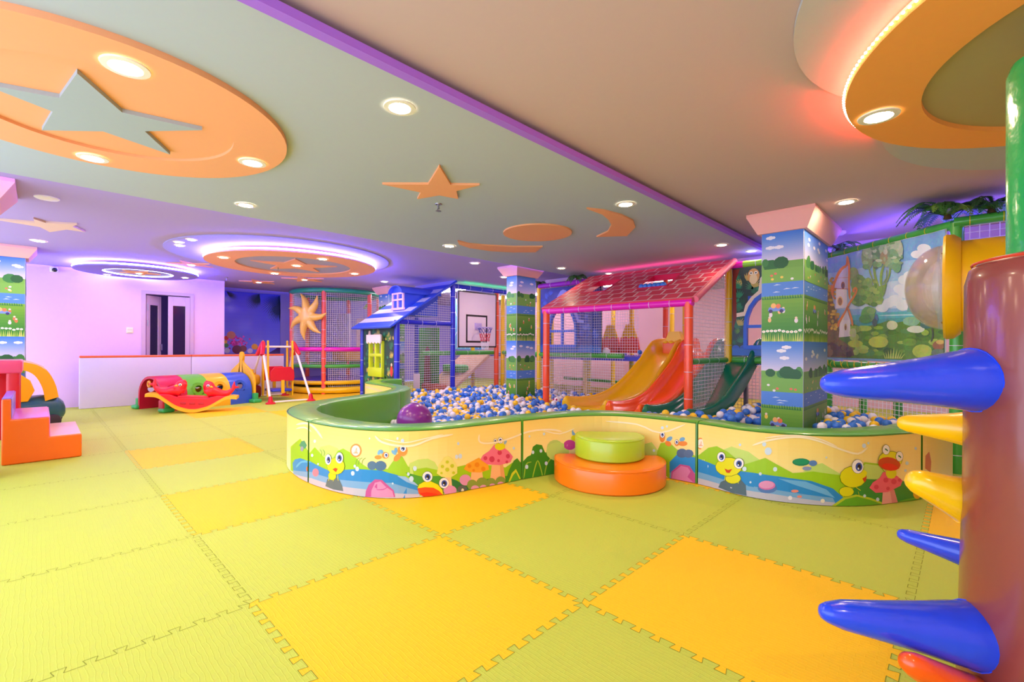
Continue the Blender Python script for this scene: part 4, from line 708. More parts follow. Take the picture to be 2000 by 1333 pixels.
(22,"10.008 .276 10.004 .255 9.991 .237 9.973 .228 9.953 .229 9.935 .239 9.923 .256 9.919 .278 9.923 .3 9.935 .317 9.952 .326 9.972 .326 9.99 .316 10.003 .298"),
(23,"10.006 .276 10.001 .256 9.989 .239 9.972 .23 9.953 .231 9.937 .24 9.925 .257 9.921 .278 9.925 .299 9.936 .315 9.953 .324 9.972 .324 9.989 .314 10.001 .297"),
(24,"9.997 .274 9.994 .261 9.987 .251 9.977 .246 9.966 .246 9.955 .252 9.948 .262 9.946 .275 9.948 .288 9.955 .298 9.965 .304 9.976 .304 9.987 .298 9.994 .287"),
(25,"9.985 .274 9.984 .266 9.981 .26 9.976 .256 9.97 .256 9.965 .26 9.961 .267 9.96 .275 9.961 .283 9.965 .29 9.97 .293 9.975 .293 9.98 .29 9.984 .283"),
(26,"9.972 .263 9.972 .26 9.97 .257 9.968 .256 9.965 .256 9.963 .257 9.961 .26 9.961 .263 9.961 .266 9.963 .269 9.965 .27 9.968 .27 9.97 .268 9.972 .266"),
(82,"10.172 .092 10.28 .098 10.318 .004 10.165 .004"),
(83,"10.239 .094 10.28 .098 10.318 .004 10.26 .004"),
(84,"10.055 .126 10.083 .162 10.141 .188 10.175 .23 10.238 .22 10.311 .19 10.363 .153 10.342 .119 10.219 .085 10.108 .088"),
(85,"10.134 .127 10.132 .12 10.126 .115 10.118 .112 10.109 .113 10.101 .116 10.096 .122 10.094 .129 10.095 .136 10.101 .142 10.109 .144 10.118 .144 10.126 .14 10.132 .134"),
(85,"10.223 .169 10.22 .161 10.214 .156 10.204 .153 10.194 .154 10.184 .158 10.178 .165 10.175 .172 10.178 .18 10.184 .186 10.193 .188 10.204 .188 10.214 .183 10.22 .177"),
(85,"10.303 .152 10.3 .144 10.293 .138 10.282 .135 10.27 .136 10.259 .141 10.252 .148 10.249 .157 10.252 .165 10.259 .171 10.27 .174 10.282 .173 10.292 .168 10.3 .161"),
(85,"10.237 .109 10.235 .103 10.23 .099 10.223 .097 10.215 .098 10.208 .101 10.203 .106 10.201 .112 10.203 .117 10.208 .121 10.215 .123 10.223 .123 10.23 .12 10.235 .115"),
(85,"10.348 .159 10.347 .154 10.342 .15 10.336 .148 10.328 .149 10.322 .152 10.317 .156 10.315 .162 10.317 .167 10.321 .17 10.328 .172 10.335 .172 10.342 .169 10.347 .164"),
(20,"10.302 .212 10.297 .195 10.282 .183 10.261 .177 10.237 .179 10.216 .188 10.202 .203 10.197 .22 10.202 .236 10.216 .248 10.237 .254 10.26 .253 10.282 .244 10.297 .229"),
(20,"10.208 .221 10.216 .182 10.221 .183 10.213 .222"),
(20,"10.281 .217 10.273 .179 10.278 .178 10.286 .216"),
(19,"10.36 .303 10.348 .277 10.315 .257 10.267 .249 10.214 .252 10.169 .267 10.138 .291 10.127 .318 10.138 .344 10.168 .364 10.214 .373 10.266 .37 10.314 .355 10.348 .331"),
(20,"10.356 .303 10.344 .278 10.312 .26 10.266 .252 10.215 .255 10.171 .269 10.141 .292 10.131 .318 10.141 .343 10.171 .361 10.215 .37 10.265 .367 10.312 .353 10.344 .33"),
(86,"10.338 .263 10.323 .244 10.289 .234 10.243 .233 10.195 .242 10.156 .258 10.131 .279 10.125 .301 10.138 .319 10.17 .33 10.213 .332 10.261 .323 10.304 .306 10.331 .285"),
(87,"10.311 .245 10.3 .236 10.277 .233 10.245 .235 10.212 .243 10.183 .254 10.165 .266 10.161 .277 10.171 .285 10.193 .289 10.224 .287 10.257 .28 10.287 .269 10.306 .256"),
(22,"10.234 .382 10.231 .367 10.221 .355 10.206 .349 10.19 .35 10.175 .358 10.165 .371 10.162 .387 10.165 .402 10.175 .414 10.189 .42 10.205 .419 10.22 .412 10.231 .398"),
(23,"10.231 .383 10.228 .368 10.219 .357 10.205 .351 10.19 .352 10.177 .359 10.168 .372 10.165 .386 10.168 .401 10.177 .412 10.19 .418 10.205 .417 10.218 .41 10.228 .398"),
(88,"10.184 .391 10.186 .387 10.192 .384 10.197 .381 10.201 .378 10.204 .375 10.21 .373 10.213 .374 10.214 .379 10.21 .383 10.205 .387 10.198 .391 10.191 .394 10.185 .393"),
(88,"10.185 .381 10.201 .383 10.201 .385 10.184 .383"),
(22,"10.365 .327 10.361 .311 10.351 .299 10.335 .293 10.318 .294 10.303 .302 10.292 .316 10.288 .332 10.292 .347 10.302 .359 10.318 .365 10.335 .364 10.35 .356 10.361 .343"),
(23,"10.362 .327 10.358 .312 10.349 .301 10.335 .295 10.319 .296 10.305 .304 10.295 .316 10.291 .332 10.295 .346 10.304 .357 10.319 .363 10.334 .362 10.348 .355 10.358 .342"),
(88,"10.312 .336 10.315 .331 10.321 .329 10.326 .326 10.33 .323 10.333 .319 10.339 .317 10.342 .319 10.343 .323 10.339 .327 10.334 .332 10.327 .336 10.32 .339 10.313 .338"),
(88,"10.313 .326 10.331 .328 10.33 .33 10.312 .328"),
(89,"10.563 .045 10.558 .027 10.544 .014 10.524 .008 10.503 .01 10.484 .02 10.471 .036 10.467 .055 10.471 .073 10.484 .086 10.502 .093 10.523 .091 10.544 .08 10.558 .064"),
(90,"10.508 .063 10.507 .059 10.505 .056 10.501 .055 10.497 .055 10.493 .057 10.49 .061 10.489 .065 10.49 .069 10.493 .072 10.497 .073 10.501 .073 10.504 .07 10.507 .067"),
(90,"10.543 .036 10.542 .033 10.539 .03 10.535 .028 10.53 .029 10.526 .031 10.523 .035 10.522 .039 10.523 .043 10.526 .045 10.53 .047 10.535 .046 10.539 .044 10.542 .04"),
(91,"9.415 .356 9.412 .343 9.406 .333 9.397 .327 9.387 .325 9.378 .33 9.372 .339 9.37 .351 9.372 .363 9.378 .374 9.387 .38 9.397 .381 9.406 .377 9.412 .368"),
(91,"9.38 .402 9.379 .394 9.375 .388 9.37 .384 9.364 .384 9.359 .386 9.355 .392 9.354 .399 9.355 .406 9.359 .412 9.364 .416 9.37 .417 9.375 .414 9.379 .409"),
(91,"9.216 .375 9.215 .371 9.212 .367 9.209 .364 9.204 .363 9.201 .365 9.198 .368 9.197 .372 9.198 .377 9.201 .381 9.204 .383 9.208 .384 9.212 .383 9.215 .379"),
(91,"9.255 .205 9.254 .198 9.25 .191 9.244 .187 9.238 .186 9.232 .188 9.228 .193 9.226 .2 9.228 .208 9.232 .214 9.238 .219 9.244 .22 9.25 .218 9.254 .212"),
(91,"9.449 .231 9.448 .224 9.444 .218 9.439 .214 9.433 .213 9.428 .216 9.424 .221 9.423 .228 9.424 .235 9.428 .241 9.433 .245 9.439 .246 9.444 .243 9.448 .238"),
(91,"9.353 .185 9.352 .18 9.35 .175 9.346 .173 9.342 .172 9.338 .174 9.335 .177 9.334 .182 9.335 .187 9.338 .192 9.342 .195 9.346 .195 9.35 .194 9.352 .19"),
(91,"8.959 .162 8.957 .155 8.953 .15 8.948 .146 8.942 .144 8.936 .146 8.932 .15 8.931 .156 8.932 .163 8.936 .169 8.942 .173 8.948 .174 8.953 .172 8.957 .168"),
(91,"8.925 .2 8.924 .194 8.921 .189 8.916 .186 8.91 .184 8.905 .186 8.902 .19 8.901 .195 8.902 .201 8.905 .206 8.91 .209 8.916 .211 8.921 .209 8.924 .205"),
(91,"10.033 .418 10.031 .411 10.027 .406 10.02 .403 10.013 .403 10.006 .406 10.002 .412 10 .419 10.002 .426 10.006 .431 10.012 .434 10.02 .434 10.026 .431 10.031 .425"),
(91,"10.058 .435 10.058 .432 10.055 .429 10.052 .427 10.048 .427 10.045 .429 10.042 .432 10.041 .436 10.042 .439 10.044 .442 10.048 .443 10.052 .443 10.055 .441 10.057 .438"),
(91,"10.425 .274 10.424 .268 10.419 .264 10.413 .262 10.405 .262 10.399 .265 10.394 .27 10.392 .276 10.394 .281 10.399 .286 10.405 .288 10.412 .287 10.419 .284 10.424 .279"),
(91,"10.513 .373 10.512 .369 10.508 .366 10.502 .364 10.496 .365 10.49 .367 10.486 .371 10.485 .375 10.486 .379 10.49 .383 10.496 .384 10.502 .384 10.508 .381 10.511 .378"),
(91,"9.758 .337 9.757 .334 9.756 .332 9.753 .33 9.751 .33 9.749 .331 9.747 .334 9.747 .336 9.747 .339 9.749 .341 9.751 .343 9.753 .343 9.755 .342 9.757 .339"),
(91,"8.586 .417 8.585 .411 8.582 .406 8.577 .403 8.571 .402 8.566 .404 8.563 .409 8.561 .414 8.563 .42 8.566 .426 8.571 .429 8.577 .429 8.582 .427 8.585 .423"),
(91,"8.622 .434 8.621 .429 8.619 .426 8.615 .423 8.611 .423 8.607 .424 8.605 .427 8.604 .432 8.605 .436 8.607 .439 8.611 .442 8.615 .442 8.618 .441 8.621 .438"),
(91,"8.514 .217 8.513 .211 8.51 .207 8.505 .204 8.5 .203 8.496 .205 8.493 .209 8.492 .214 8.493 .219 8.496 .223 8.5 .226 8.505 .227 8.51 .225 8.513 .221"),
(91,"10.03 .071 10.028 .067 10.025 .063 10.02 .061 10.015 .061 10.011 .063 10.008 .067 10.007 .072 10.008 .077 10.011 .081 10.015 .083 10.02 .083 10.025 .08 10.028 .076"),
(91,"10.142 .04 10.14 .034 10.136 .03 10.13 .028 10.124 .028 10.118 .031 10.113 .036 10.112 .042 10.113 .047 10.118 .052 10.123 .054 10.13 .053 10.136 .05 10.14 .045"),
(91,"9.287 .113 9.286 .109 9.284 .106 9.281 .104 9.278 .103 9.276 .104 9.274 .107 9.273 .11 9.274 .114 9.276 .117 9.278 .12 9.281 .12 9.284 .119 9.286 .116"),
(91,"10.405 .222 10.404 .218 10.4 .215 10.396 .213 10.39 .214 10.385 .216 10.382 .22 10.381 .224 10.382 .228 10.385 .231 10.39 .233 10.395 .233 10.4 .23 10.404 .227"),
(91,"7.495 .356 7.494 .351 7.491 .348 7.486 .347 7.481 .347 7.477 .35 7.474 .353 7.473 .358 7.474 .362 7.477 .365 7.481 .366 7.486 .366 7.49 .364 7.494 .36"),
(59,"9.293 .381 9.321 .391 9.358 .41 9.401 .427 9.45 .442 9.505 .455 9.556 .462 9.599 .463 9.64 .458 9.684 .448 9.736 .431 9.793 .408 9.846 .388 9.892 .373 9.932 .361 9.969 .358 10.003 .369 10.029 .388 10.043 .405 10.04 .408 10.019 .398 9.995 .38 9.967 .371 9.935 .374 9.896 .385 9.851 .4 9.798 .42 9.74 .443 9.687 .461 9.642 .471 9.6 .476 9.556 .476 9.503 .469 9.448 .455 9.399 .44 9.355 .423 9.317 .404 9.292 .385"),
(59,"9.374 .445 9.415 .453 9.473 .466 9.53 .475 9.582 .476 9.635 .473 9.685 .465 9.735 .449 9.784 .427 9.82 .414 9.821 .417 9.787 .435 9.738 .457 9.686 .473 9.636 .482 9.583 .485 9.53 .484 9.472 .475 9.414 .461 9.373 .448"),
(59,"8.082 .434 8.156 .425 8.259 .423 8.355 .418 8.426 .399 8.489 .374 8.556 .367 8.636 .392 8.715 .433 8.767 .466 8.766 .469 8.71 .444 8.632 .404 8.556 .379 8.493 .387 8.431 .411 8.358 .43 8.261 .436 8.157 .438 8.083 .438"),
(59,"7.47 .383 7.515 .366 7.582 .347 7.646 .336 7.704 .344 7.757 .36 7.792 .376 7.79 .379 7.753 .37 7.7 .354 7.645 .347 7.584 .357 7.518 .376 7.471 .386"),
(92,"10.62 .218 10.625 .31 10.685 .334 10.726 .252 10.711 .176"),
(93,"10.581 .004 10.58 .085 10.77 .089 11.15 .004 11.152 .004"),
]
# ------------------------------------------------------------------ ball pit cushion wall
PIT = [(-6.13, 2.90), (-6.06, 2.5), (-5.72, 2.19), (-5.2, 2.14), (-4.7, 2.05), (-4.37, 1.83), (-4.12, 1.48), (-3.92, 1.0), (-3.72, .48), (-3.33, .13), (-2.78, .01), (-2.25, .05), (-1.9, .2), (-1.71, .46), (-1.63, .8), (-1.55, 1.2), (-1.42, 1.66), (-1.18, 2.0), (-.86, 2.14), (-.36, 2.19), (.04, 2.14), (.34, 2.25), (.55, 2.43), (.72, 2.7), (.86, 3.0), (.98, 3.6)]
def offset(C, d):
    o = []
    for i, p in enumerate(C):
        a = C[max(i-1, 0)]; b = C[min(i+1, len(C)-1)]; dx, dy = b[0]-a[0], b[1]-a[1]; l = math.hypot(dx, dy)
        o.append((p[0]+dy/l*d, p[1]-dx/l*d))
    return o
CC = catmull(PIT); OUT = offset(CC, .13); INN = offset(CC, -.13); SO = [0]
for a, b in zip(OUT, OUT[1:]): SO.append(SO[-1]+math.hypot(b[0]-a[0], b[1]-a[1]))
def wall_at(s, Q=OUT):
    s = min(max(s, 0), SO[-1]-1e-5); i = max(k for k in range(len(SO)-1) if SO[k] <= s); t = (s-SO[i])/(SO[i+1]-SO[i])
    return Vector((Q[i][0]+(Q[i+1][0]-Q[i][0])*t, Q[i][1]+(Q[i+1][1]-Q[i][1])*t))
def wall_pt(s, z, h):
    p = wall_at(s); n = (p-wall_at(s, INN)).normalized(); p = p+n*h
    return (p.x, p.y, z)
m_pitgreen = vin('green_vinyl', (98, 176, 52)); m_piping = vin('dark_green_piping', (60, 130, 40)); m_print = print_mat('printed_vinyl', .42, .15, .05, 5)
PH = .5
SEAMS = [(0, 2.64, 'far curved end of the pit wall, starting beside the blue house'), (2.64, 4.2, 'green inward curve of the pit wall behind the purple ball'),
 (4.2, 5.32, 'rounded left end of the pit wall, nearest the swing'), (5.32, 7.26, 'front pit wall piece printed with the big half frog and mushrooms'),
 (7.26, 8.86, 'pit wall piece behind the round orange and green steps'), (8.86, 10.575, 'pit wall piece printed with two frogs by a red mushroom'), (10.575, SO[-1]-.01, 'short end piece of the pit wall near the green pole')]
ART = []
for ln in PART: ART.append((PCOL[ln[0]], [float(x) for x in ln[1].split()]))
ART = [(tuple(c), list(zip(v[::2], v[1::2]))) for c, v in ART]
for s0, s1, lab in SEAMS:
    m_ = wall_at((s0+s1)/2, CC); t = thing('pit_wall_cushion', 'padded ball pit cushion, '+lab, 'padded wall', (m_.x, m_.y, 0), 'ball pit wall cushions')
    n = max(4, int((s1-s0)/.06)); g = .004; rows = []
    for k in range(n+1):
        s = s0+g+(s1-s0-2*g)*k/n; a = wall_at(s); b = wall_at(s, INN); q = (a-b).normalized(); e = .012 if k in (0, n) else 0
        prof = [(0, .003), (0, PH-.03), (.008, PH-.01), (.028, PH), ]
        L = [(a.x-q.x*(d+e), a.y-q.y*(d+e), z) for d, z in prof]; R = [(b.x+q.x*(d+e), b.y+q.y*(d+e), z) for d, z in prof[::-1]]
        rows.append(L+R)
    bd = MB(); bd.skin(rows); bd.add(rows[0], [list(range(8))]); bd.add(rows[-1], [list(range(8))[::-1]])
    bd.build('cover', m_pitgreen, t)
    pr = Print(wall_pt, .07)
    x0, x1 = s0+.012, s1-.012
    pr.grad(x0, x1, .004, PH-.018, (255, 240, 176), (254, 220, 112), 16)
    for c, P in ART:
        q = clip(clip(P, x0, 1), x1, -1)
        if len(q) > 2: pr.poly(q, c)
    if s0 < .1:     # the far piece: a few bubbles and a hill line
        pr.poly([(.2, .004), (.9, .05), (1.6, .14), (2.1, .1), (2.62, .16), (2.62, .004)], (170, 206, 60)); pr.oval(1.5, .2, .03, .04, (150, 190, 225)); pr.line([(.5, .4), (1.2, .43), (2.2, .36), (2.6, .4)], .04, (250, 214, 150)); pr.oval(.5, .16, .03, .07, (236, 130, 90))
    pr.build('front_print', m_print, t)
    b = MB(); b.tube([wall_pt(s0+.01+(s1-s0-.02)*k/n, PH-.012, .001) for k in range(n+1)], .005, 6); b.build('piping', m_piping, t)
# ------------------------------------------------------------------ round steps against the wall
def dshape(c, r, ang, cut=.0, n=60):
    P = [(r*math.cos(2*PI*k/n), r*math.sin(2*PI*k/n)) for k in range(n)]
    P = [p for p in P if p[1] < cut]; P = sorted(P, key=lambda p: math.atan2(p[1]-cut-1e-4, p[0]))
    ca, sa = math.cos(ang), math.sin(ang)
    return [(c[0]+p[0]*ca-p[1]*sa, c[1]+p[0]*sa+p[1]*ca) for p in P]
def shove(p, m=.139):
    c = min(CC, key=lambda q: math.dist(q, p)); d = Vector((p[0]-c[0], p[1]-c[1])); n = Vector((1, -1)).normalized()
    if d.length < m or d.dot(n) < 0: d = (d.normalized() if d.dot(n) > 0 else n)*m; return (c[0]+d.x, c[1]+d.y)
    return p
def drum(name, lab, c, r, z0, z1, m, cut, ang):
    t = thing(name, lab, 'step', (c[0], c[1], z0))
    def lay(k, z): return [(p[0], p[1], z) for p in [shove(q) for q in dshape(c, r-k, ang, cut-k*.6)]]
    P = [lay(.012, z0+.001), lay(0, z0+.012), lay(0, z1-.03), lay(.006, z1-.012), lay(.02, z1-.002), lay(.035, z1)]
    n = min(len(p) for p in P); P = [[p[int(round(i*(len(p)-1)/(n-1)))] for i in range(n)] for p in P]
    b = MB(); b.skin(P, True); b.add(P[-1], [list(range(n))]); b.add(P[0], [list(range(n))[::-1]]); b.build('pad', m, t)
    b = MB(); b.tube(lay(.004, z1-.012), .004, 6, True); b.build('piping', m, t)
drum('round_step', 'glossy orange half-round padded step on the mats against the pit wall', (-.93, 1.67), .45, 0, .185, vin('orange_vinyl', (255, 124, 8)), .14, math.radians(40))
drum('round_step', 'lime green half-round padded step on top of the orange one', (-.955, 1.715), .285, .186, .365, vin('lime_vinyl', (176, 210, 44)), .14, math.radians(40))
# ------------------------------------------------------------------ pillars wrapped in a meadow print
m_cap = mat('capital_paint_pink_lit', (252, 186, 176), .75); m_paper = print_mat('printed_paper', .45, .05)  # capitals: pink lamp light put into a pinkish white colour
def wallpaper(pr, x0, x1, zt, seed):
    R = random.Random(seed); w_ = x1-x0; P = 1.075; z = zt
    while z > .02:
        b = max(z-P, .01); f = lambda q: max(z-P*q, .01)
        pr.grad(x0, x1, f(.27), z, (226, 214, 240), (58, 124, 222), 16)
        pr.rect(x0, x1, f(.46), f(.27), (118, 176, 70)); pr.rect(x0, x1, f(.585), f(.46), (84, 140, 226)); pr.grad(x0, x1, b, f(.585), (40, 128, 36), (128, 178, 44), 12)
        for k in range(max(3, int(w_/.06))):       # tree line
            x = R.uniform(x0, x1); r = R.uniform(.035, .07); r2 = min(r, x-x0, x1-x) if min(x-x0, x1-x) > .015 else 0
            if r2: pr.oval(x, f(.30)+R.uniform(-.01, .03), r2, r*.9, R.choice([(40, 112, 50), (58, 132, 60), (30, 96, 44), (76, 146, 66)]), 10)
        pr.rect(x0, x1, f(.46), f(.335), (124, 182, 74))
        n = max(2, int(w_/.12))
        for k in range(n):                         # clouds
            x = R.uniform(x0+.05, x1-.05); y = f(R.uniform(.04, .16))
            for dx, r in ((-.024, .018), (0, .026), (.026, .018)): pr.oval(min(max(x+dx, x0+r), x1-r), y, r, r*.75, (244, 240, 250), 10)
        for k in range(n+1):                       # ripples, swans and sails
            x = R.uniform(x0+.05, x1-.08); y = f(R.uniform(.48, .57)); pr.poly([(x, y), (x+.07, y+.004), (x+.03, y+.012)], (214, 228, 250))
        for k in range(int(w_/.022)):              # reeds
            x = x0+.012+k*.022; pr.poly([(x-.011, f(.615)), (x-.004, f(.585)+R.uniform(0, .016)), (x+.011, f(.615))], (52, 128, 50), k > 0)
        for k in range(n+2):                       # blossoms, toadstools, little animals
            x = R.uniform(x0+.04, x1-.04); y = f(R.uniform(.36, .45)); pr.oval(x, y, .014, .012, R.choice([(236, 120, 90), (250, 214, 90), (246, 240, 236)]), 8)
            x = R.uniform(x0+.04, x1-.04); y = f(R.uniform(.66, .84)); pr.oval(x, y, .016, .024, R.choice([(240, 226, 230), (232, 120, 70), (246, 210, 80), (250, 190, 130)]), 9); pr.oval(x, y+.026, .012, .012, (244, 214, 190), 8)
        if R.random() < .8 and w_ > .3:            # a small toy car
            x = x0+w_*R.uniform(.3, .6); y = f(R.uniform(.68, .76))
            pr.poly([(x-.07, y), (x-.06, y+.03), (x+.02, y+.035), (x+.08, y+.01), (x+.08, y-.008), (x-.06, y-.01)], (120, 150, 226)); pr.oval(x-.02, y+.045, .024, .026, (250, 190, 110), 10); pr.oval(x+.022, y+.04, .022, .024, (240, 130, 80), 10)
            for dx in (-.045, .05): pr.oval(x+dx, y-.008, .018, .018, (60, 50, 110), 10)
        if b > .02 or True:
            for k in range(int(w_/.035)):          # daisies along the foot
                x = x0+.02+k*.035; y = f(.905)+R.uniform(-.012, .02)
                if y < .03: continue
                pr.oval(x, y, .016, .013, (252, 250, 244), 9); pr.oval(x, y, .005, .005, (240, 200, 80), 6)
            for k in range(int(w_/.018)):
                x = x0+.01+k*.018; y1 = f(.93)+R.uniform(0, .03); pr.poly([(x-.009, f(1.0)), (x+R.uniform(-.006, .006), y1), (x+.009, f(1.0))], R.choice([(176, 206, 76), (140, 186, 60), (206, 214, 110)]), k > 0)
        z -= P
def pillar(x0, x1, y0, y1, lab, seed, zb=0, caph=.17, ov=.11, top=H, faces=('S', 'E')):
    cx, cy = (x0+x1)/2, (y0+y1)/2
    t = thing('pillar', lab, 'pillar', (cx, cy, 0), 'meadow print pillars')
    MB().box((x0, y0, 0), (x1, y1, top-.02)).build('shaft', mat('pillar_paint', (226, 232, 240), .6), t, bevel=.008)
    zt = top-caph
    pr = Print(lambda s, z, h: (x0+s, y0-h, z)); wallpaper(pr, .004, x1-x0-.004, zt, seed); pr.build('meadow_print', m_paper, t)
    if 'E' in faces: pr = Print(lambda s, z, h: (x1+h, y0+s, z)); wallpaper(pr, .004, y1-y0-.004, zt, seed+1); pr.build('meadow_print', m_paper, t)
    if 'N' in faces: pr = Print(lambda s, z, h: (x1-s, y1+h, z)); wallpaper(pr, .004, x1-x0-.004, zt, seed+2); pr.build('meadow_print', m_paper, t)
    def ring(k, z): return [(x0-k, y0-k, z), (x1+k, y0-k, z), (x1+k, y1+k, z), (x0-k, y1+k, z)]
    R = [ring(.015, zt-.005), ring(.03, zt-.004), ring(ov, top-.03), ring(ov, top-.001)]
    b = MB(); b.skin(R, True); b.add(R[0], [(3, 2, 1, 0)]); b.add(R[-1], [(0, 1, 2, 3)]); b.build('capital', m_cap, t, smooth=0)
pillar(-4.33, -4.09, 3.86, 4.32, 'meadow-print pillar with pink capital standing in the balls beside the basketball board', 3, caph=.16)
pillar(-.29, .08, 3.44, 4.5, 'wide meadow-print pillar with pink capital between red roof house and tarpaulin', 8, caph=.19)
pillar(-8.46, -8.04, 3.84, 4.26, 'meadow-print pillar mostly hidden behind the blue striped roof', 5, caph=.16)
pillar(-8.42, -8.0, -2.2, -1.755, 'meadow-print pillar at the left edge against the lilac wall', 12, caph=.15, faces=('E', 'N'))
pillar(-4.85, -4.4, -2.36, -1.905, 'pillar cut off by the left picture edge beside the orange steps', 15, caph=.2, ov=.14, faces=('E', 'N'))
# ------------------------------------------------------------------ balls
def inside(x, y, Q):
    c = False; j = len(Q)-1
    for i in range(len(Q)):
        if (Q[i][1] > y) != (Q[j][1] > y) and x < (Q[j][0]-Q[i][0])*(y-Q[i][1])/(Q[j][1]-Q[i][1])+Q[i][0]: c = not c
        j = i
    return c
REG = [(p[0], p[1]) for p in offset(CC, -.205)]+[(.95, 3.92), (0, 4.9), (-1.12, 4.93), (-4.6, 4.93), (-6.12, 5.45), (-6.12, 2.95)]
def level(x, y):
    l = .35 if x > -1.3 else .16+.10*min(max((y-1.2)/2.0, 0), 1)
    if y < 1.4 and x < -2.0: l = min(l, .055+.09*max(0, (x+3.9)/2.0)+.06*max(0, y-.2))
    if -.5 < x < .2 and y < 3.6: l = .22
    if x < -4.9: l = min(l, .24)
    l += .07*math.exp(-((x+4.75)**2+(y-4.6)**2)/.25)
    return l
RB = .0395; RND = random.Random(11); balls = []
POLES = [(-6.2, 4.2), (-6.2, 2.92), (-6.2, 5.42), (-6.22, 5.6), (-3.37, 3.76), (-1.18, 3.76), (-1.16, 5.0), (-4.6, 5.0), (1.12, 4.02)]
def blocked(x, y):
    if -4.38 < x < -4.03 and 3.8 < y < 4.38 or -.34 < x < .13 and 3.39 < y < 4.56: return True
    if -2.88 < x < -.8 and y > 3.4: return True
    if any(math.hypot(x-a, y-b) < .085 for a, b in POLES): return True
    return math.hypot(x+2.82, y-1.04) < .2
y = -.2; row = 0
while y < 5.6:
    x = -6.3+(row % 2)*.039
    while x < 1.2:
        px, py = x+RND.uniform(-.012, .012), y+RND.uniform(-.012, .012)
        if inside(px, py, REG) and not blocked(px, py):
            z = max(level(px, py)-RB+RND.uniform(-.014, .014), RB); balls.append((px, py, z))
            if z > .1 and RND.random() < (.16 if px < -1.3 else .4): balls.append((px+.034, py+.034, z+.058))
        x += .079
    y += .0685; row += 1
def seg_hit(p, q, a, b):
    d = (q[0]-p[0])*(b[1]-a[1])-(q[1]-p[1])*(b[0]-a[0])
    if abs(d) < 1e-12: return None
    t = ((a[0]-p[0])*(b[1]-a[1])-(a[1]-p[1])*(b[0]-a[0]))/d; u = ((a[0]-p[0])*(q[1]-p[1])-(a[1]-p[1])*(q[0]-p[0]))/d
    return t if 0 < t < 1 and 0 <= u <= 1 else None
def seen(b):
    p = CAM[:2]; q = b[:2]
    for W in (INN, OUT):
        for a, c in zip(W[::2], W[2::2]):
            t = seg_hit(p, q, a, c)
            if t is not None and CAM[2]+(b[2]+.012-CAM[2])*t < PH+.004: return False
    for x0, x1, y0, y1 in ((-4.33, -4.09, 3.86, 4.32), (-.29, .08, 3.44, 4.5)):
        if seg_hit(p, q, (x0, y0), (x1, y0)) or seg_hit(p, q, (x1, y0), (x1, y1)): return False
    v = Vector((b[0]-CAM[0], b[1]-CAM[1])); az = math.degrees(math.atan2(v.y, v.x))-134.337
    return -43.2 < az < 45
vis = sorted([b for b in balls if seen(b)], key=lambda b: math.dist(b, CAM)); front = vis[:290]; fs = set(front); rest = [b for b in balls if b not in fs]
m_balls = [pla('blue_ball', (54, 124, 226)), pla('white_ball', (244, 240, 246)), pla('yellow_ball', (255, 206, 30))]
def pick(): return RND.choices((0, 1, 2), (.46, .33, .21))[0]
bm = bmesh.new(); bmesh.ops.create_icosphere(bm, subdivisions=3, radius=RB); base = bpy.data.meshes.new('pit_ball'); bm.to_mesh(base); bm.free(); base.shade_smooth()
CN = ['blue', 'white', 'yellow']; bme = []
for i in range(3): k = base.copy(); k.materials.append(m_balls[i]); k.name = CN[i]+'_pit_ball'; bme.append(k)
for b in front:
    i = pick(); o = bpy.data.objects.new('pit_ball', bme[i]); COL.objects.link(o); o.location = b
    tag(o, CN[i]+' plastic ball lying loose among the balls in the pit', 'ball', CN[i]+' balls in the pit')
bm = bmesh.new(); bmesh.ops.create_icosphere(bm, subdivisions=2, radius=RB); bv = [v.co.copy() for v in bm.verts]; bm.verts.index_update(); bf = [[v.index for v in f.verts] for f in bm.faces]; bm.free()
V = []; F = []; MI = []
for b in rest:
    n = len(V); i = pick(); V += [(p.x+b[0], p.y+b[1], p.z+b[2]) for p in bv]; F += [[n+k for k in f] for f in bf]; MI += [i]*len(bf)
me = bpy.data.meshes.new('pit_balls'); me.from_pydata(V, [], F); me.shade_smooth()
for m in m_balls: me.materials.append(m)
me.polygons.foreach_set('material_index', MI); o = bpy.data.objects.new('ball_pit_filling', me); COL.objects.link(o)
tag(o, 'loose blue, white and yellow plastic balls filling the pit', 'balls', None, 'stuff')
t = thing('exercise_ball', 'large glossy purple ball resting in the pit behind the front wall', 'ball', (-2.82, 1.04, .162)); MB().ball((-2.82, 1.04, .34), .178, 40, 24).build('shell', mat('purple_rubber', (134, 40, 150), .28, coat=.3), t)
MB().lathe([(0, .179), (.008, .179), (.01, .176)], (-2.82, 1.04, .34), 12).build('plug', mat('grey_plug', (160, 150, 170), .5), t)
t = thing('toy_ball', 'white and magenta patterned toy ball at the foot of the yellow slide', 'ball', (-3.05, 3.62, .26)); MB().ball((-3.05, 3.62, .31), .05, 20, 12).build('shell', m_balls[1], t)
b = MB()
for k in range(5): b.ball((-3.05+.045*math.cos(k*1.3-1), 3.62+.045*math.sin(k*1.3-1), .31+.018*(-1)**k), .016, 8, 6)
b.build('magenta_spots', pla('magenta_plastic', (206, 20, 90)), t)
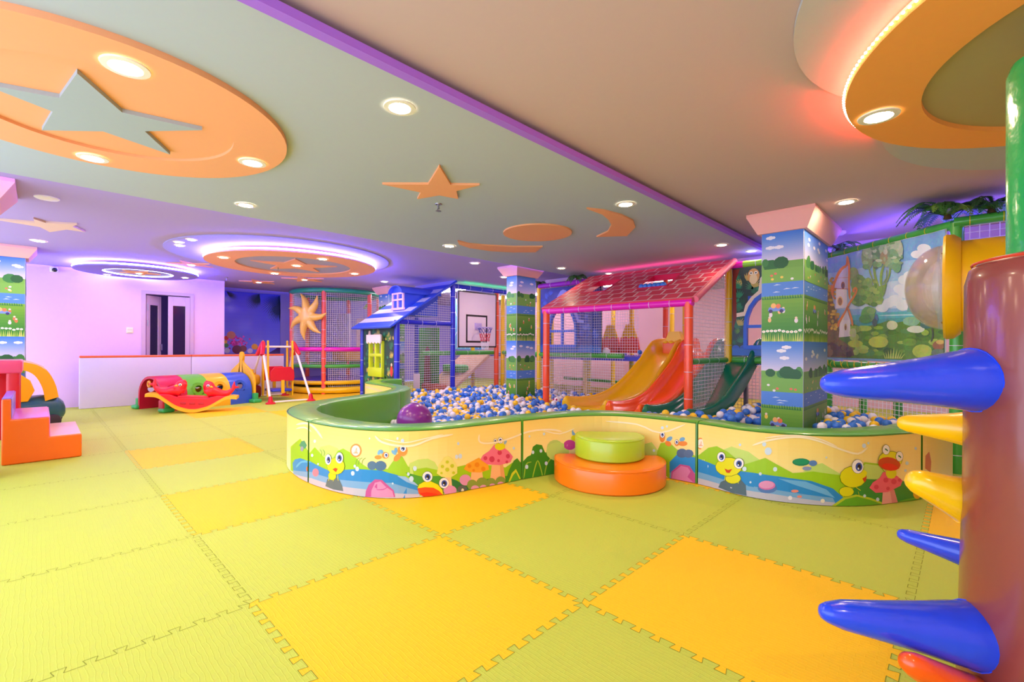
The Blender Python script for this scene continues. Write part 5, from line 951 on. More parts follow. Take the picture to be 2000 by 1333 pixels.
# ------------------------------------------------------------------ play frames: padded posts and beams
m_navy = vin('navy_vinyl', (26, 34, 206)); m_or = vin('red_orange_vinyl', (255, 84, 36)); m_ye = vin('yellow_vinyl', (250, 206, 16)); m_mag = vin('magenta_vinyl', (238, 16, 190)); m_gr = vin('leaf_green_vinyl', (74, 176, 66)); m_teal = vin('teal_green_vinyl', (40, 160, 120))
m_lime = vin('lime_sleeve', (150, 222, 60)); m_vio = vin('violet_sleeve', (176, 40, 210)); m_cord = mat('white_cord', (244, 238, 246), .7); m_tie = mat('cable_tie', (226, 220, 240), .5)
def pole(t, a, b, r, m, name='post', ties=.32, tm=None):
    a, b = Vector(a), Vector(b); k = MB().cyl(a, b, r, 18).mat(1); n = int((b-a).length/ties); d = (b-a).normalized()
    for i in range(n):
        c = a+d*((i+.5)*ties); k.tube([c-d*.003, c+d*.003], r+.0022, 18)
    return k.build(name, [m, tm or m_tie], t)
def netpart(t, o, u, v, poly, cell=.045, name='netting', r=.0026): return net(MB(), o, u, v, poly, cell, r).build(name, m_cord, t, smooth=0, fix=False)
# ---- blue house
t = thing('play_house', 'blue play house with striped sloping roof, dormer and lime window', 'play house', (-6.85, 3.55, 0))
R_ = .052
pole(t, (-7.47, 2.92, 0), (-7.47, 2.92, 1.5), .045, m_navy); pole(t, (-6.2, 2.92, 0), (-6.2, 2.92, 1.56), R_, m_navy)
pole(t, (-6.2, 4.2, 0), (-6.2, 4.2, 2.35), R_, m_navy); pole(t, (-7.47, 4.2, 0), (-7.47, 4.2, 2.32), R_, m_navy)
pole(t, (-6.2, 2.97, 1.53), (-6.2, 4.15, 1.53), .045, m_navy, 'beam'); pole(t, (-7.42, 2.92, 1.47), (-6.25, 2.92, 1.47), .035, m_navy, 'beam')
th = math.atan2(.98, 1.53); cs, sn = math.cos(th), math.sin(th)
def roofp(x, l, h): return (x, 2.72+l*cs-h*sn, 1.42+l*sn+h*cs)
SL = 1.53/cs; rf = MB()
rf.add([roofp(x, l, h) for h in (-.025, .02) for x, l in ((-7.56, 0), (-6.12, 0), (-6.12, SL), (-7.56, SL))], [(0, 3, 2, 1), (4, 5, 6, 7), (0, 1, 5, 4), (1, 2, 6, 5), (2, 3, 7, 6), (3, 0, 4, 7)])
m_roofblue = pla('roof_blue', (46, 84, 226)); ro = rf.build('roof', m_roofblue, t, bevel=.012)
pr = Print(lambda s, l, h: roofp(-7.54+s, l, .0205+h))
for k in range(5): pr.rect(0, 1.40, .19+k*.36, .19+k*.36+.18, (206, 206, 250), k > 0)
pr.build('white_stripes', print_mat('painted_board', .4, .2), ro)
dm = MB(); dm.box((-6.83, 3.22, 1.68), (-6.43, 4.0, 2.11)); d_ = dm.build('dormer', m_roofblue, t)
dm = MB(); dm.skin([[(-6.63+r*1.0*math.cos(PI*k/20), y, 2.09+r*.62*math.sin(PI*k/20)) for r, y in ((.25, 3.13), (.25, 4.05), (.225, 4.05), (.225, 3.13), (.25, 3.13))] for k in range(21)])
dm.prism([(.24*math.cos(PI*k/16), .15*math.sin(PI*k/16)) for k in range(17)], .02, (-6.63, 3.22, 2.09), (1, 0, 0), (0, 0, 1), (0, 1, 0)); dm.build('dormer_roof', pla('roof_blue_light', (74, 104, 236)), d_)
fw = MB(); m_pk = pla('pale_pink_frame', (250, 206, 226))
for lo, hi in (((-6.83, 3.19, 1.80), (-6.795, 3.22, 2.11)), ((-6.465, 3.19, 1.80), (-6.43, 3.22, 2.11)), ((-6.645, 3.19, 1.80), (-6.615, 3.22, 2.11)), ((-6.85, 3.185, 1.78), (-6.41, 3.22, 1.82)), ((-6.83, 3.19, 2.08), (-6.43, 3.22, 2.11)), ((-6.83, 3.19, 1.96), (-6.43, 3.22, 1.99))): fw.box(lo, hi)
fw.build('dormer_window', m_pk, d_)
# front panel with jungle print and a cut-through lime window
X0, X1 = -7.42, -6.25; wx0, wx1, wz0, wz1 = -7.13, -6.62, .62, 1.18
pn = MB()
for lo, hi in (((X0, 2.91, .05), (wx0, 2.935, 1.44)), ((wx1, 2.91, .05), (X1, 2.935, 1.44)), ((wx0, 2.91, .05), (wx1, 2.935, wz0)), ((wx0, 2.91, wz1), (wx1, 2.935, 1.44))): pn.box(lo, hi)
po = pn.build('wall_panel', mat('board_dark', (34, 60, 66), .5), t)
pr = Print(lambda x, z, h: (x, 2.91-h, z)); RJ = random.Random(2)
def jungle(pr, x0, x1, z0, z1, holes, night=False, n=26):
    base_ = (34, 70, 66) if not night else (30, 50, 150)
    cols = [(40, 150, 112), (30, 112, 84), (90, 150, 60), (204, 186, 96), (28, 92, 76), (54, 130, 96)] if not night else [(40, 70, 190), (30, 56, 160), (60, 96, 214), (24, 44, 120), (90, 110, 220)]
    def ok(x, z, r): return all(not (a-r < x < b+r and c-r < z < d+r) for a, b, c, d in holes) and x0+r < x < x1-r and z0+r < z < z1-r
    X = [x0, x1]+[v for h in holes for v in h[:2]]; 
    xs = sorted(set([x0]+[v for h in holes for v in h[:2]]+[x1])); zs = sorted(set([z0]+[v for h in holes for v in h[2:]]+[z1]))
    for a, b in zip(xs, xs[1:]):
        for c, d in zip(zs, zs[1:]):
            if not any(h[0] <= a and b <= h[1] and h[2] <= c and d <= h[3] for h in holes): pr.rect(a, b, c, d, base_, True)
    for k in range(n*60):
        x = RJ.uniform(x0, x1); z = RJ.uniform(z0, z1); L = RJ.uniform(.06, .17); a = RJ.uniform(.2, PI-.2)
        if not ok(x+L*.5*math.cos(a), z+L*.5*math.sin(a), L*.5): continue
        n -= 1
        if n < 0: break
        c = RJ.choice(cols)
        for i in range(-3, 4):      # a fan of leaf blades
            q = a+i*.28; l = L*(1-abs(i)*.09); px, pz = x+l*math.cos(q), z+l*math.sin(q); nx, nz = -math.sin(q)*L*.07, math.cos(q)*L*.07
            pr.poly([(x, z), (x+l*.5*math.cos(q)+nx, z+l*.5*math.sin(q)+nz), (px, pz), (x+l*.5*math.cos(q)-nx, z+l*.5*math.sin(q)-nz)], c, i > -3)
jungle(pr, X0+.005, X1-.005, .06, 1.43, [(wx0, wx1, wz0, wz1)], n=110)
pr.poly([(-7.13, 1.19), (-7.08, 1.28), (-6.98, 1.33), (-6.8, 1.33), (-6.68, 1.28), (-6.62, 1.19)], (206, 190, 130)); pr.poly([(-7.24, 1.26), (-7.20, 1.38), (-7.14, 1.38), (-7.12, 1.25), (-7.17, 1.19)], (240, 206, 196)); pr.oval(-6.36, .62, .05, .1, (220, 70, 60)); pr.oval(-6.36, .74, .03, .03, (246, 214, 190))
pr.build('jungle_print', print_mat('painted_board', .4, .2), po)
wn = MB(); m_lw = pla('lime_plastic', (206, 226, 36))
for lo, hi in (((wx0, 2.86, wz0-.1), (wx0+.05, 2.95, wz1)), ((wx1-.05, 2.86, wz0-.1), (wx1, 2.95, wz1)), ((-6.905, 2.86, wz0), (-6.845, 2.95, wz1)), ((wx0, 2.86, .88), (wx1, 2.95, .94)), ((wx0, 2.85, wz0-.12), (wx1, 2.95, wz0+.05)), ((wx0, 2.86, wz1-.04), (wx1, 2.95, wz1))): wn.rbox(lo, hi, .01, 2)
wo = wn.build('lime_window', m_lw, t); tag(wo, 'lime green four-pane window frame')
aw = MB(); aw.prism([(-7.14, 1.3), (-6.61, 1.3), (-6.61, 1.16)]+[(-6.61-.53*(k+.5)/9, 1.16-.035*(k % 2 == 0)) for k in range(9)]+[(-7.14, 1.16)], .03, (0, 2.85, 0), (1, 0, 0), (0, 0, 1), (0, -1, 0)); aw.build('white_awning', pla('white_plastic', (250, 232, 240)), wo)
netpart(t, (-6.2, 0, 0), (0, 1, 0), (0, 0, 1), [(2.97, .1), (4.15, .1), (4.15, 2.2), (3.05, 1.5), (2.97, 1.45)])
netpart(t, (-7.47, 0, 0), (0, 1, 0), (0, 0, 1), [(2.97, .1), (4.15, .1), (4.15, 2.2), (2.97, 1.45)], .06)
# ---- basketball bay
t = thing('basketball_bay', 'navy and orange frame carrying the basketball board over the ball pit', 'play frame', (-6.2, 4.8, 0))
pole(t, (-6.2, 5.42, 0), (-6.2, 5.42, 2.25), R_, m_or); pole(t, (-6.2, 4.15, 2.3), (-6.2, 6.4, 2.3), .048, m_navy, 'beam'); pole(t, (-6.26, 3.5, .95), (-6.26, 5.4, .95), .045, m_gr, 'deck_edge')
netpart(t, (-6.22, 0, 0), (0, 1, 0), (0, 0, 1), [(4.25, .1), (5.37, .1), (5.37, .9), (4.25, .9)]); netpart(t, (-6.22, 0, 0), (0, 1, 0), (0, 0, 1), [(5.5, .1), (6.4, .1), (6.4, 2.25), (5.5, 2.25)])
t = thing('basketball_hoop', 'white basketball board with black border and small hoop', 'basketball hoop', (-6.13, 4.8, 1.0))
MB().box((-6.15, 4.27, 1.06), (-6.12, 5.34, 2.22)).build('backboard', mat('white_board', (246, 226, 240), .4), t, bevel=.004)
pr = Print(lambda y, z, h: (-6.12+h, y, z)); bk = (40, 26, 38)
for a, b, c, d in ((4.27, 5.34, 1.06, 1.09), (4.27, 5.34, 2.19, 2.22), (4.27, 4.30, 1.06, 2.22), (5.31, 5.34, 1.06, 2.22), (4.48, 5.07, 1.16, 1.20), (4.48, 5.07, 1.70, 1.74), (4.48, 4.52, 1.16, 1.74), (5.03, 5.07, 1.16, 1.74)): pr.rect(a, b, c, d, bk, True)
pr.build('black_lines', print_mat('painted_board', .4, .2), t)
MB().rbox((-6.119, 4.71, 1.43), (-6.09, 4.89, 1.57), .006).build('bracket', mat('lavender_metal', (196, 176, 232), .4, .3), t)
MB().tube([(-6.09, 4.8, 1.5), (-6.0, 4.8, 1.47)], .012, 8).build('arm', mat('lavender_metal', (196, 176, 232), .4, .3), t)
hc = (-5.86, 4.77); MB().tube(c3(hc, .15, 1.47, 36), .009, 8, True).build('rim', mat('lavender_metal', (196, 176, 232), .4, .3), t)
for nm, k0, k1, mm in (('net_blue_cords', 0, 2, mat('blue_cord', (70, 70, 170), .7)), ('net_red_cords', 2, 5, mat('red_cord', (220, 40, 60), .7)), ('net_white_cords', 5, 8, m_cord)):
    b = MB()
    for s in (1, -1):
        for j in range(12):
            P = [((.15-.085*(k/8)**.6)*math.cos(2*PI*(j+s*k*.5)/12)+hc[0], (.15-.085*(k/8)**.6)*math.sin(2*PI*(j+s*k*.5)/12)+hc[1], 1.465-.056*k) for k in range(k0, k1+1)]
            b.tube(P, .0035, 4, cap=False)
    b.build(nm, mm, t)
# ---- ramp and things glimpsed inside the maze
m_beige = mat('beige_carpet', (226, 176, 146), .9, bump=.1, bscale=120)
t = thing('ramp', 'beige carpeted ramp behind the netting under the basketball board', 'ramp', (-7.1, 5.0, 0))
MB().prism([(4.3, .02), (4.36, .0), (5.62, .86), (5.56, .90)], .95, (-6.6, 0, 0), (0, 1, 0), (0, 0, 1), (-1, 0, 0)).build('board', m_beige, t, bevel=.005)
def hump(y, c, nm): 
    z = .02+(y-4.3)*.7; MB().rbox((-7.5, y-.1, z-.02), (-6.75, y+.12, z+.16), .06, 4).build(nm, c, t)
hump(4.42, vin('red_brown_vinyl', (214, 84, 50)), 'orange_foam_hump'); hump(5.0, m_gr, 'green_foam_hump')
t = thing('maze_panel', 'tall dark green panel with a brown tree cut-out inside the blue house', 'panel', (-7.7, 4.6, 0))
MB().box((-8.0, 4.58, 0), (-7.2, 4.62, 1.5)).build('board', mat('green_board', (60, 150, 50), .5), t, bevel=.004)
MB().prism([(-7.72, .05), (-7.45, .05), (-7.48, .7), (-7.5, 1.0), (-7.58, 1.08), (-7.66, 1.0), (-7.68, .7)], .02, (0, 4.58, 0), (1, 0, 0), (0, 0, 1), (0, -1, 0)).build('tree_cutout', mat('brown_board', (130, 50, 36), .5), t)
t = thing('maze_panel', 'pale blue panel of swirling white lines behind the blue house net', 'panel', (-7.9, 5.6, .98))
MB().box((-8.4, 5.86, 1.0), (-7.1, 5.89, 2.3)).build('board', mat('pale_blue_board', (120, 196, 232), .5), t)
pr = Print(lambda x, z, h: (x, 5.86-h, z))
for k in range(7): pr.line(catmull([(-8.3+k*.17, 1.02), (-8.2+k*.13, 1.35), (-8.0+k*.05, 1.6), (-8.15+k*.1, 1.9), (-8.35+k*.2, 2.28)], 5), .022, (226, 240, 250))
for x, z in ((-7.75, 1.3), (-7.8, 1.85)):
    for q in (.05, .1, .15): pr.line([(x+q*math.cos(a*.3), z+q*math.sin(a*.3)) for a in range(22)], .018, (226, 240, 250))
pr.build('white_swirls', print_mat('painted_board', .4, .2), t)
# ---- red roof slide house
t = thing('slide_house', 'open slide house with red tiled roof, two skylight holes and orange posts', 'play house', (-2.27, 4.4, 0))
XL, XR = -3.37, -1.17
for x in (XL, XR): pole(t, (x, 3.76, 0), (x, 3.76, 1.63), .05, m_or)
pole(t, (XL-.05, 3.76, 1.625), (XR+.05, 3.76, 1.625), .046, m_mag, 'eave_beam', .27)
th2 = math.atan2(.62, 1.28); c2, s2 = math.cos(th2), math.sin(th2); RL = 1.28/c2
def rp(x, l, h): return (x, 3.73+l*c2-h*s2, 1.655+l*s2+h*c2)
def l_of(y): return (y-3.73)/c2
holes = [(-3.04, -2.62, l_of(4.21), l_of(4.68)), (-2.08, -1.65, l_of(4.19), l_of(4.66))]
ra, rb = -3.44, -1.09; xs = sorted([ra, rb]+[v for h in holes for v in h[:2]]); ls = sorted(set([0, RL]+[v for h in holes for v in h[2:]]))
rf = MB()
def slabx(mb, a, b, c, d, h0, h1): mb.add([rp(x, l, h) for h in (h0, h1) for x, l in ((a, c), (b, c), (b, d), (a, d))], [(0, 3, 2, 1), (4, 5, 6, 7), (0, 1, 5, 4), (1, 2, 6, 5), (2, 3, 7, 6), (3, 0, 4, 7)])
slabx(rf, ra, holes[0][0], 0, RL, -.03, .025); slabx(rf, holes[0][1], holes[1][0], 0, RL, -.03, .025); slabx(rf, holes[1][1], rb, 0, RL, -.03, .025)
for h in holes: slabx(rf, h[0], h[1], 0, h[2], -.03, .025); slabx(rf, h[0], h[1], h[3], RL, -.03, .025)
ro = rf.build('roof', vin('rose_red_vinyl', (232, 66, 92)), t)
pr = Print(lambda x, l, h: rp(x, l, .0255+h)); nr = 8; rh = RL/nr
def cut(a, b, c, d):     # tiles leave the skylights open
    out = [(a, b, c, d)]
    for h in holes:
        o2 = []
        for q in out:
            if q[1] <= h[0] or q[0] >= h[1] or q[3] <= h[2] or q[2] >= h[3]: o2.append(q); continue
            if q[0] < h[0]: o2.append((q[0], h[0], q[2], q[3]))
            if q[1] > h[1]: o2.append((h[1], q[1], q[2], q[3]))
            m0, m1 = max(q[0], h[0]), min(q[1], h[1])
            if q[2] < h[2]: o2.append((m0, m1, q[2], h[2]))
            if q[3] > h[3]: o2.append((m0, m1, h[3], q[3]))
        out = o2
    return out
for i in range(nr):
    n = 12
    for k in range(-1, n):
        a = ra+(k+(.5 if i % 2 else 0))*(rb-ra)/n+.004; b = a+(rb-ra)/n-.008; a, b = max(a, ra+.004), min(b, rb-.004)
        if b-a < .02: continue
        v = RJ.randint(-14, 14)
        for (p, q, r, s), c in [((a, b, i*rh+.006, (i+1)*rh-.006), (250, 214, 214)), ((a, b-.022, i*rh+.022, (i+1)*rh-.006), (226+v, 62+v, 88+v))]:
            for z in cut(p, q, r, s): pr.rect(*z, c)
pr.build('tile_print', print_mat('satin_tile_print', .5, .1), ro)
for h in holes:
    fr = MB()
    for q in ((h[0]-.015, h[1]+.015, h[2]-.015, h[2]+.012), (h[0]-.015, h[1]+.015, h[3]-.012, h[3]+.015), (h[0]-.015, h[0]+.012, h[2], h[3]), (h[1]-.012, h[1]+.015, h[2], h[3])): slabx(fr, *q, -.05, .034)
    fr.build('skylight_rim', vin('crimson_vinyl', (226, 20, 80)), ro)

b = MB(); b.tube([rp(rb+.01, 0, 0), rp(rb+.01, RL, 0)], .04, 12); b.build('verge_pad', mat('pink_vinyl', (250, 120, 140), .5), ro)
tri = lambda y0, y1: [(y0, .12), (y1, .12), (y1, 1.66+(y1-3.76)*.484), (y0, 1.66)]
netpart(t, (XR, 0, 0), (0, 1, 0), (0, 0, 1), tri(3.81, 4.95)); netpart(t, (XL, 0, 0), (0, 1, 0), (0, 0, 1), tri(3.81, 4.95))
netpart(t, (0, 4.98, 0), (1, 0, 0), (0, 0, 1), [(XL, .95), (-2.5, .95), (-2.5, 2.1), (XL, 2.1)]); netpart(t, (0, 4.98, 0), (1, 0, 0), (0, 0, 1), [(XL, .1), (-2.75, .1), (-2.75, .9), (XL, .9)])
pole(t, (XR, 3.82, .92), (XR, 4.95, .92), .038, m_gr, 'rail')
for k, x in enumerate((-2.05, -1.985, -1.92, -1.855, -1.79, -1.725)):
    o = bpy.data.objects.new('pit_ball', bme[0]); COL.objects.link(o); o.location = rp(x+.01, l_of(4.19)+.047+.004*(k % 2), .03)
    tag(o, 'blue plastic ball lined up in the right skylight of the red roof', 'ball', 'blue balls in the roof skylight')
# ---- three slides
SP = [(3.5, .28), (3.62, .255), (3.82, .245), (4.05, .265), (4.3, .345), (4.55, .50), (4.8, .72), (5.0, .90), (5.12, .985), (5.3, 1.02), (5.5, 1.02)]
def slide(xa, xb, xc, xd, lab, m, dy):
    """xa, xb = left and right rim at the bottom, xc, xd at the top"""
    t = thing('slide', lab, 'slide', ((xa+xb)/2, 4.3, 0), 'slides under the red roof'); P = catmull([(a+(dy if a < 4.6 else 0), b) for a, b in SP], 5)
    rows = []
    for i, (y, z) in enumerate(P):
        q = (y-3.6)/1.6; x0 = xa+(xc-xa)*q; x1 = xb+(xd-xb)*q; h = .14+(.07*min(1, max(0, (z-.8)/.2))); w_ = x1-x0
        prof = [(x0, -.10), (x0+.004, h-.03), (x0+.016, h-.006), (x0+.034, h), (x0+.052, h-.012), (x0+.07, h-.05), (x0+.10, .02), (x0+.15, 0), (x0+w_/2, -.004), (x1-.15, 0), (x1-.10, .02), (x1-.07, h-.05), (x1-.052, h-.012), (x1-.034, h), (x1-.016, h-.006), (x1-.004, h-.03), (x1, -.10)]
        e = 1 if i > 2 else (.45, .75, .93)[i]
        rows.append([(a, y, max(z+b*(e if b > 0 else 1), .14)) for a, b in prof])
    s = MB(); s.skin(rows); s.add(rows[0]+[(rows[0][-1][0], P[0][0], .1), (rows[0][0][0], P[0][0], .1)], [list(range(len(rows[0])))[::-1]])
    s.build('chute', m, t, smooth=60)
    for a, b in ((xa, xc), (xb, xd)):
        g = MB(); sg = .08 if a == xa else -.08
        for y, hh in ((4.9, .8), (4.05, .19)): x = a+(b-a)*(y-3.6)/1.6+sg; g.box((x-.02, y, 0), (x+.02, y+.05, hh)); 
        x0 = a+(b-a)*(4.05-3.6)/1.6+sg; x1 = a+(b-a)*(4.9-3.6)/1.6+sg; g.tube([(x0, 4.07, .05), (x1, 4.92, .05)], .02, 8); g.build('support_frame', mat('grey_support', (150, 140, 160), .5, .3), t)
m_sl = lambda n, c: mat(n, c, rough=.22, coat=.4)
slide(-2.83, -2.125, -2.34, -1.89, 'glossy yellow slide, left one of three under the red roof', m_sl('yellow_slide', (240, 190, 16)), 0)
slide(-2.10, -1.60, -1.87, -1.37, 'glossy orange slide in the middle under the red roof', m_sl('orange_slide', (255, 96, 12)), -.05)
slide(-1.58, -1.0, -1.35, -.78, 'dark green slide on the right, partly behind the netting', m_sl('green_slide', (10, 120, 84)), -.06)
t = thing('slide_top_guard', 'orange and yellow tree-shaped guard between slide tops', 'guard', (-2.0, 5.22, 1.0))
MB().rbox((-2.2, 5.16, .98), (-1.84, 5.3, 1.17), .03).build('base', pla('orange_plastic', (250, 110, 40)), t)
b = MB(); b.prism([(-2.17, 1.16), (-1.87, 1.16), (-1.94, 1.33), (-2.1, 1.33)], .1, (0, 5.18, 0), (1, 0, 0), (0, 0, 1), (0, 1, 0))
for k in range(4): b.ball((-2.15+k*.09, 5.2, 1.165), (.05, .05, .03), 12, 8)
b.build('crown', pla('yellow_plastic', (252, 200, 10)), t)
for k, (x, lab) in enumerate(((-3.25, 'red and yellow tree-shaped deck guard, leftmost behind the net'), (-2.85, 'red and yellow tree-shaped deck guard, nearer the yellow slide'))):
    x -= .35; t = thing('deck_guard', lab, 'guard', (x, 5.9, .98))
    MB().prism([(x-.22, .98), (x+.22, .98), (x+.17, 1.26)]+[(x+.17-.34*(i+.5)/5, 1.26+(.02 if i % 2 else -.02)) for i in range(5)]+[(x-.17, 1.26)], .04, (0, 5.88, 0), (1, 0, 0), (0, 0, 1), (0, 1, 0)).build('base', pla('coral_plastic', (250, 90, 70)), t)
    MB().prism([(x-.16, 1.25), (x+.16, 1.25), (x+.07, 1.5), (x-.07, 1.5)], .035, (0, 5.885, 0), (1, 0, 0), (0, 0, 1), (0, 1, 0)).build('crown', pla('yellow_plastic', (252, 200, 10)), t)
# ---- climbing frame behind (deck level, posts, printed window panels)
t = thing('play_maze', 'two-level netted climbing frame with yellow posts behind the red roof house', 'play frame', (-2.3, 5.0, 0))
for x in (-1.16, -4.6): pole(t, (x, 5.02, 0), (x, 5.02, 2.22), .05, m_ye)
pole(t, (-6.2, 5.62, 0), (-6.2, 5.62, 2.22), .05, m_ye)
for x, y in ((-4.6, 6.5), (-3.5, 6.5), (-3.0, 7.2), (-2.4, 6.5), (-5.6, 6.6), (-7.2, 5.6), (-.4, 5.6), (-5.4, 7.8), (-4.35, 7.2)): pole(t, (x, y, 0), (x, y, 2.3), .045, m_ye, 'post', .5)
pole(t, (-2.7, 6.3, .98), (-2.7, 6.3, 2.3), .045, m_or, 'post'); pole(t, (-2.2, 6.0, .98), (-2.2, 6.0, 2.3), .045, m_ye, 'post')
pole(t, (-4.6, 5.0, 2.225), (-3.2, 5.0, 2.225), .045, m_vio, 'top_rail', .6); pole(t, (-1.12, 5.0, 2.21), (-.96, 5.0, 2.21), .045, m_mag, 'top_rail'); pole(t, (-.96, 5.0, 2.21), (0, 5.0, 2.21), .045, m_lime, 'top_rail')
pole(t, (-4.85, 5.02, .94), (-2.8, 5.02, .94), .045, m_gr, 'deck_edge'); pole(t, (-1.1, 5.02, .92), (0, 5.02, .92), .045, m_gr, 'deck_edge'); pole(t, (-6.2, 5.62, .95), (-4.6, 5.02, .95), .042, m_gr, 'deck_edge')
pole(t, (-6.0, 7.6, .3), (-2.4, 7.2, .3), .04, m_gr, 'low_rail')
MB().box((-4.6, 5.05, .86), (-.1, 6.6, .93)).build('deck', mat('blue_deck_pad', (60, 66, 200), .5), t); MB().box((-7.6, 5.7, .86), (-4.6, 8.2, .93)).build('deck', mat('blue_deck_pad', (60, 66, 200), .5), t)
MB().box((-5.9, 5.7, .002), (-.3, 8.3, .03)).build('floor_pad', mat('yellow_pad', (226, 210, 70), .6), t)
netpart(t, (0, 5.03, 0), (1, 0, 0), (0, 0, 1), [(-1.1, .1), (0, .1), (0, .88), (-1.1, .88)]); netpart(t, (0, 5.0, 0), (1, 0, 0), (0, 0, 1), [(-4.55, .1), (XL, .1), (XL, .9), (-4.55, .9)])
dd = Vector((1.6, -.6, 0)).normalized(); netpart(t, (-6.2, 5.62, 0), dd, (0, 0, 1), [(.06, .1), (1.65, .1), (1.65, 2.2), (.06, 2.2)])
def archwin(x0, x1, z0, z1, zs, n=10):
    c = (x0+x1)/2; r = (x1-x0)/2; return [(x0, z0), (x1, z0)]+[(c+r*math.cos(PI*k/n), zs+(z1-zs)*math.sin(PI*k/n)) for k in range(n+1)]
def winpanel(x0, x1, wx0, wx1, y, lab, night):
    z0, z1, a, b, zs = .98, 2.17, 1.12, 1.78, 1.36
    p = MB(); W = archwin(wx0, wx1, a, b, zs)
    for lo, hi in (((x0, y-.015, z0), (wx0, y+.015, z1)), ((wx1, y-.015, z0), (x1, y+.015, z1)), ((wx0, y-.015, z0), (wx1, y+.015, a)), ((wx0, y-.015, b), (wx1, y+.015, z1))): p.box(lo, hi)
    po = p.build('window_panel', mat('board_dark', (34, 60, 66), .5), t); tag(po, lab)
    pr = Print(lambda x, z, h: (x, y-.015-h, z)); jungle(pr, x0+.004, x1-.004, z0+.1, z1-.004, [(wx0, wx1, a, b)], night, 80)
    c = (wx0+wx1)/2; wc = (150, 160, 246) if night else (244, 230, 206)
    for s in (-1, 1):
        Q = [(c+s*v, z) for v, z in ((.46, 1.55), (.34, 1.57), (.32, 1.66), (.25, 1.76), (.16, 1.84), (.14, 2.0), (.06, 2.1), (0, 2.12), (0, 2.04), (.06, 2.0), (.08, 1.86), (.10, 1.80))]
        Q = [(min(max(v, x0+.01), x1-.01), z) for v, z in Q]; L_ = Q[:8]+[(c+s*.0, 2.04), (c+s*.05, 1.99), (c+s*.07, 1.85), (c+s*.2, 1.72), (c+s*.26, 1.62), (c+s*.27, 1.52), (c+s*.46, 1.50)]
        pr.poly([(min(max(v, x0+.01), x1-.01), z) for v, z in L_], wc)
    for k in range(int((x1-x0)/.1)): pr.oval(x0+.05+k*.1, z0+.1, .05, .045, (30, 90, 190), 10, k > 0)
    pr.rect(x0+.004, x1-.004, z0+.004, z0+.1, (40, 110, 200))
    if not night:
        ox = x0+.27; pr.oval(ox, 2.04, .075, .1, (226, 170, 90), 14); pr.oval(ox, 2.0, .05, .07, (246, 226, 170), 12)
        for s in (-1, 1): pr.oval(ox+s*.03, 2.08, .024, .024, (250, 244, 220), 10); pr.oval(ox+s*.03, 2.08, .01, .01, (40, 30, 30), 8)
        pr.poly([(x0+.01, 1.3), (x0+.06, 1.5), (x0+.05, 2.0), (x0+.1, 2.15), (x0+.01, 2.15)], (130, 46, 30))
    pr.build('jungle_print', print_mat('painted_board', .4, .2), po)
    f = MB(); O_ = archwin(wx0-.04, wx1+.04, a-.05, b+.05, zs); f.ring_prism(O_, W, .05, (0, y-.012, 0), (1, 0, 0), (0, 0, 1))
    f.box((c-.02, y-.05, a), (c+.02, y-.01, b-.01)); f.box((wx0, y-.05, zs-.01), (wx1, y-.01, zs+.03)); f.build('window_frame', pla('blue_plastic', (20, 100, 226)), po)
    # corner pieces between the straight cut and the arch
    g = MB()
    for s in (0, 1):
        A = [q for q in W[2:] if (q[0] >= c) == bool(s)]; g.prism(A+[((wx1 if s else wx0), b)], .02, (0, y-.01, 0), (1, 0, 0), (0, 0, 1), (0, 1, 0))
    g.build('arch_filler', mat('board_blue', (40, 90, 200), .5), po)
winpanel(-4.55, -3.2, -4.3, -3.72, 5.0, 'night-blue printed panel with a blue arched window', True)
winpanel(-1.1, -.02, -.9, -.32, 5.0, 'jungle printed panel with an owl and a blue arched window', False)
for x, y, i, lab in ((-3.42, 5.12, 2, 'yellow ball left on the deck edge behind the red house net'), (-3.34, 5.13, 0, 'blue ball left on the deck edge behind the red house net'), (-2.55, 5.1, 0, 'blue ball on the deck beside the yellow slide top')):
    o = bpy.data.objects.new('pit_ball', bme[i]); COL.objects.link(o); o.location = (x, y, .93+RB+.035); tag(o, lab, 'ball', 'balls left on the decks')
t = thing('ball', 'large pale lilac ball lying on the deck edge behind the net', 'ball', (-3.2, 5.14, .94)); MB().ball((-3.2, 5.14, 1.01), .065, 20, 12).build('shell', m_balls[1], t)

for a, b, lab in (((-9.0, 7.2), (-5.0, 7.2), 'added unseen light tube over the maze behind the basketball board'), ((-4.4, 6.9), (-.2, 6.9), 'added unseen light tube over the maze behind the red roof house'), ((-9.4, 5.2), (-6.8, 5.2), 'added unseen light tube over the maze behind the blue house'), ((.4, 6.0), (2.4, 6.0), 'added unseen light tube behind the tarpaulin')):
    o = MB().tube([(*a, H-.03), (*b, H-.03)], .016, 10).build('added_tube_light', mat('added_pale_tube', (255, 236, 240), emit=85, ecol=(255, 226, 236))); tag(o, lab, 'added tube light')  # unseen tubes added to brighten the maze and the space behind the tarpaulin

t = thing('white_board', 'small white board leaning upright inside the blue house net', 'board', (-6.5, 3.56, 0)); MB().rbox((-6.53, 3.49, 0), (-6.505, 3.63, .54), .006).build('board', mat('white_board', (246, 226, 240), .4), t)
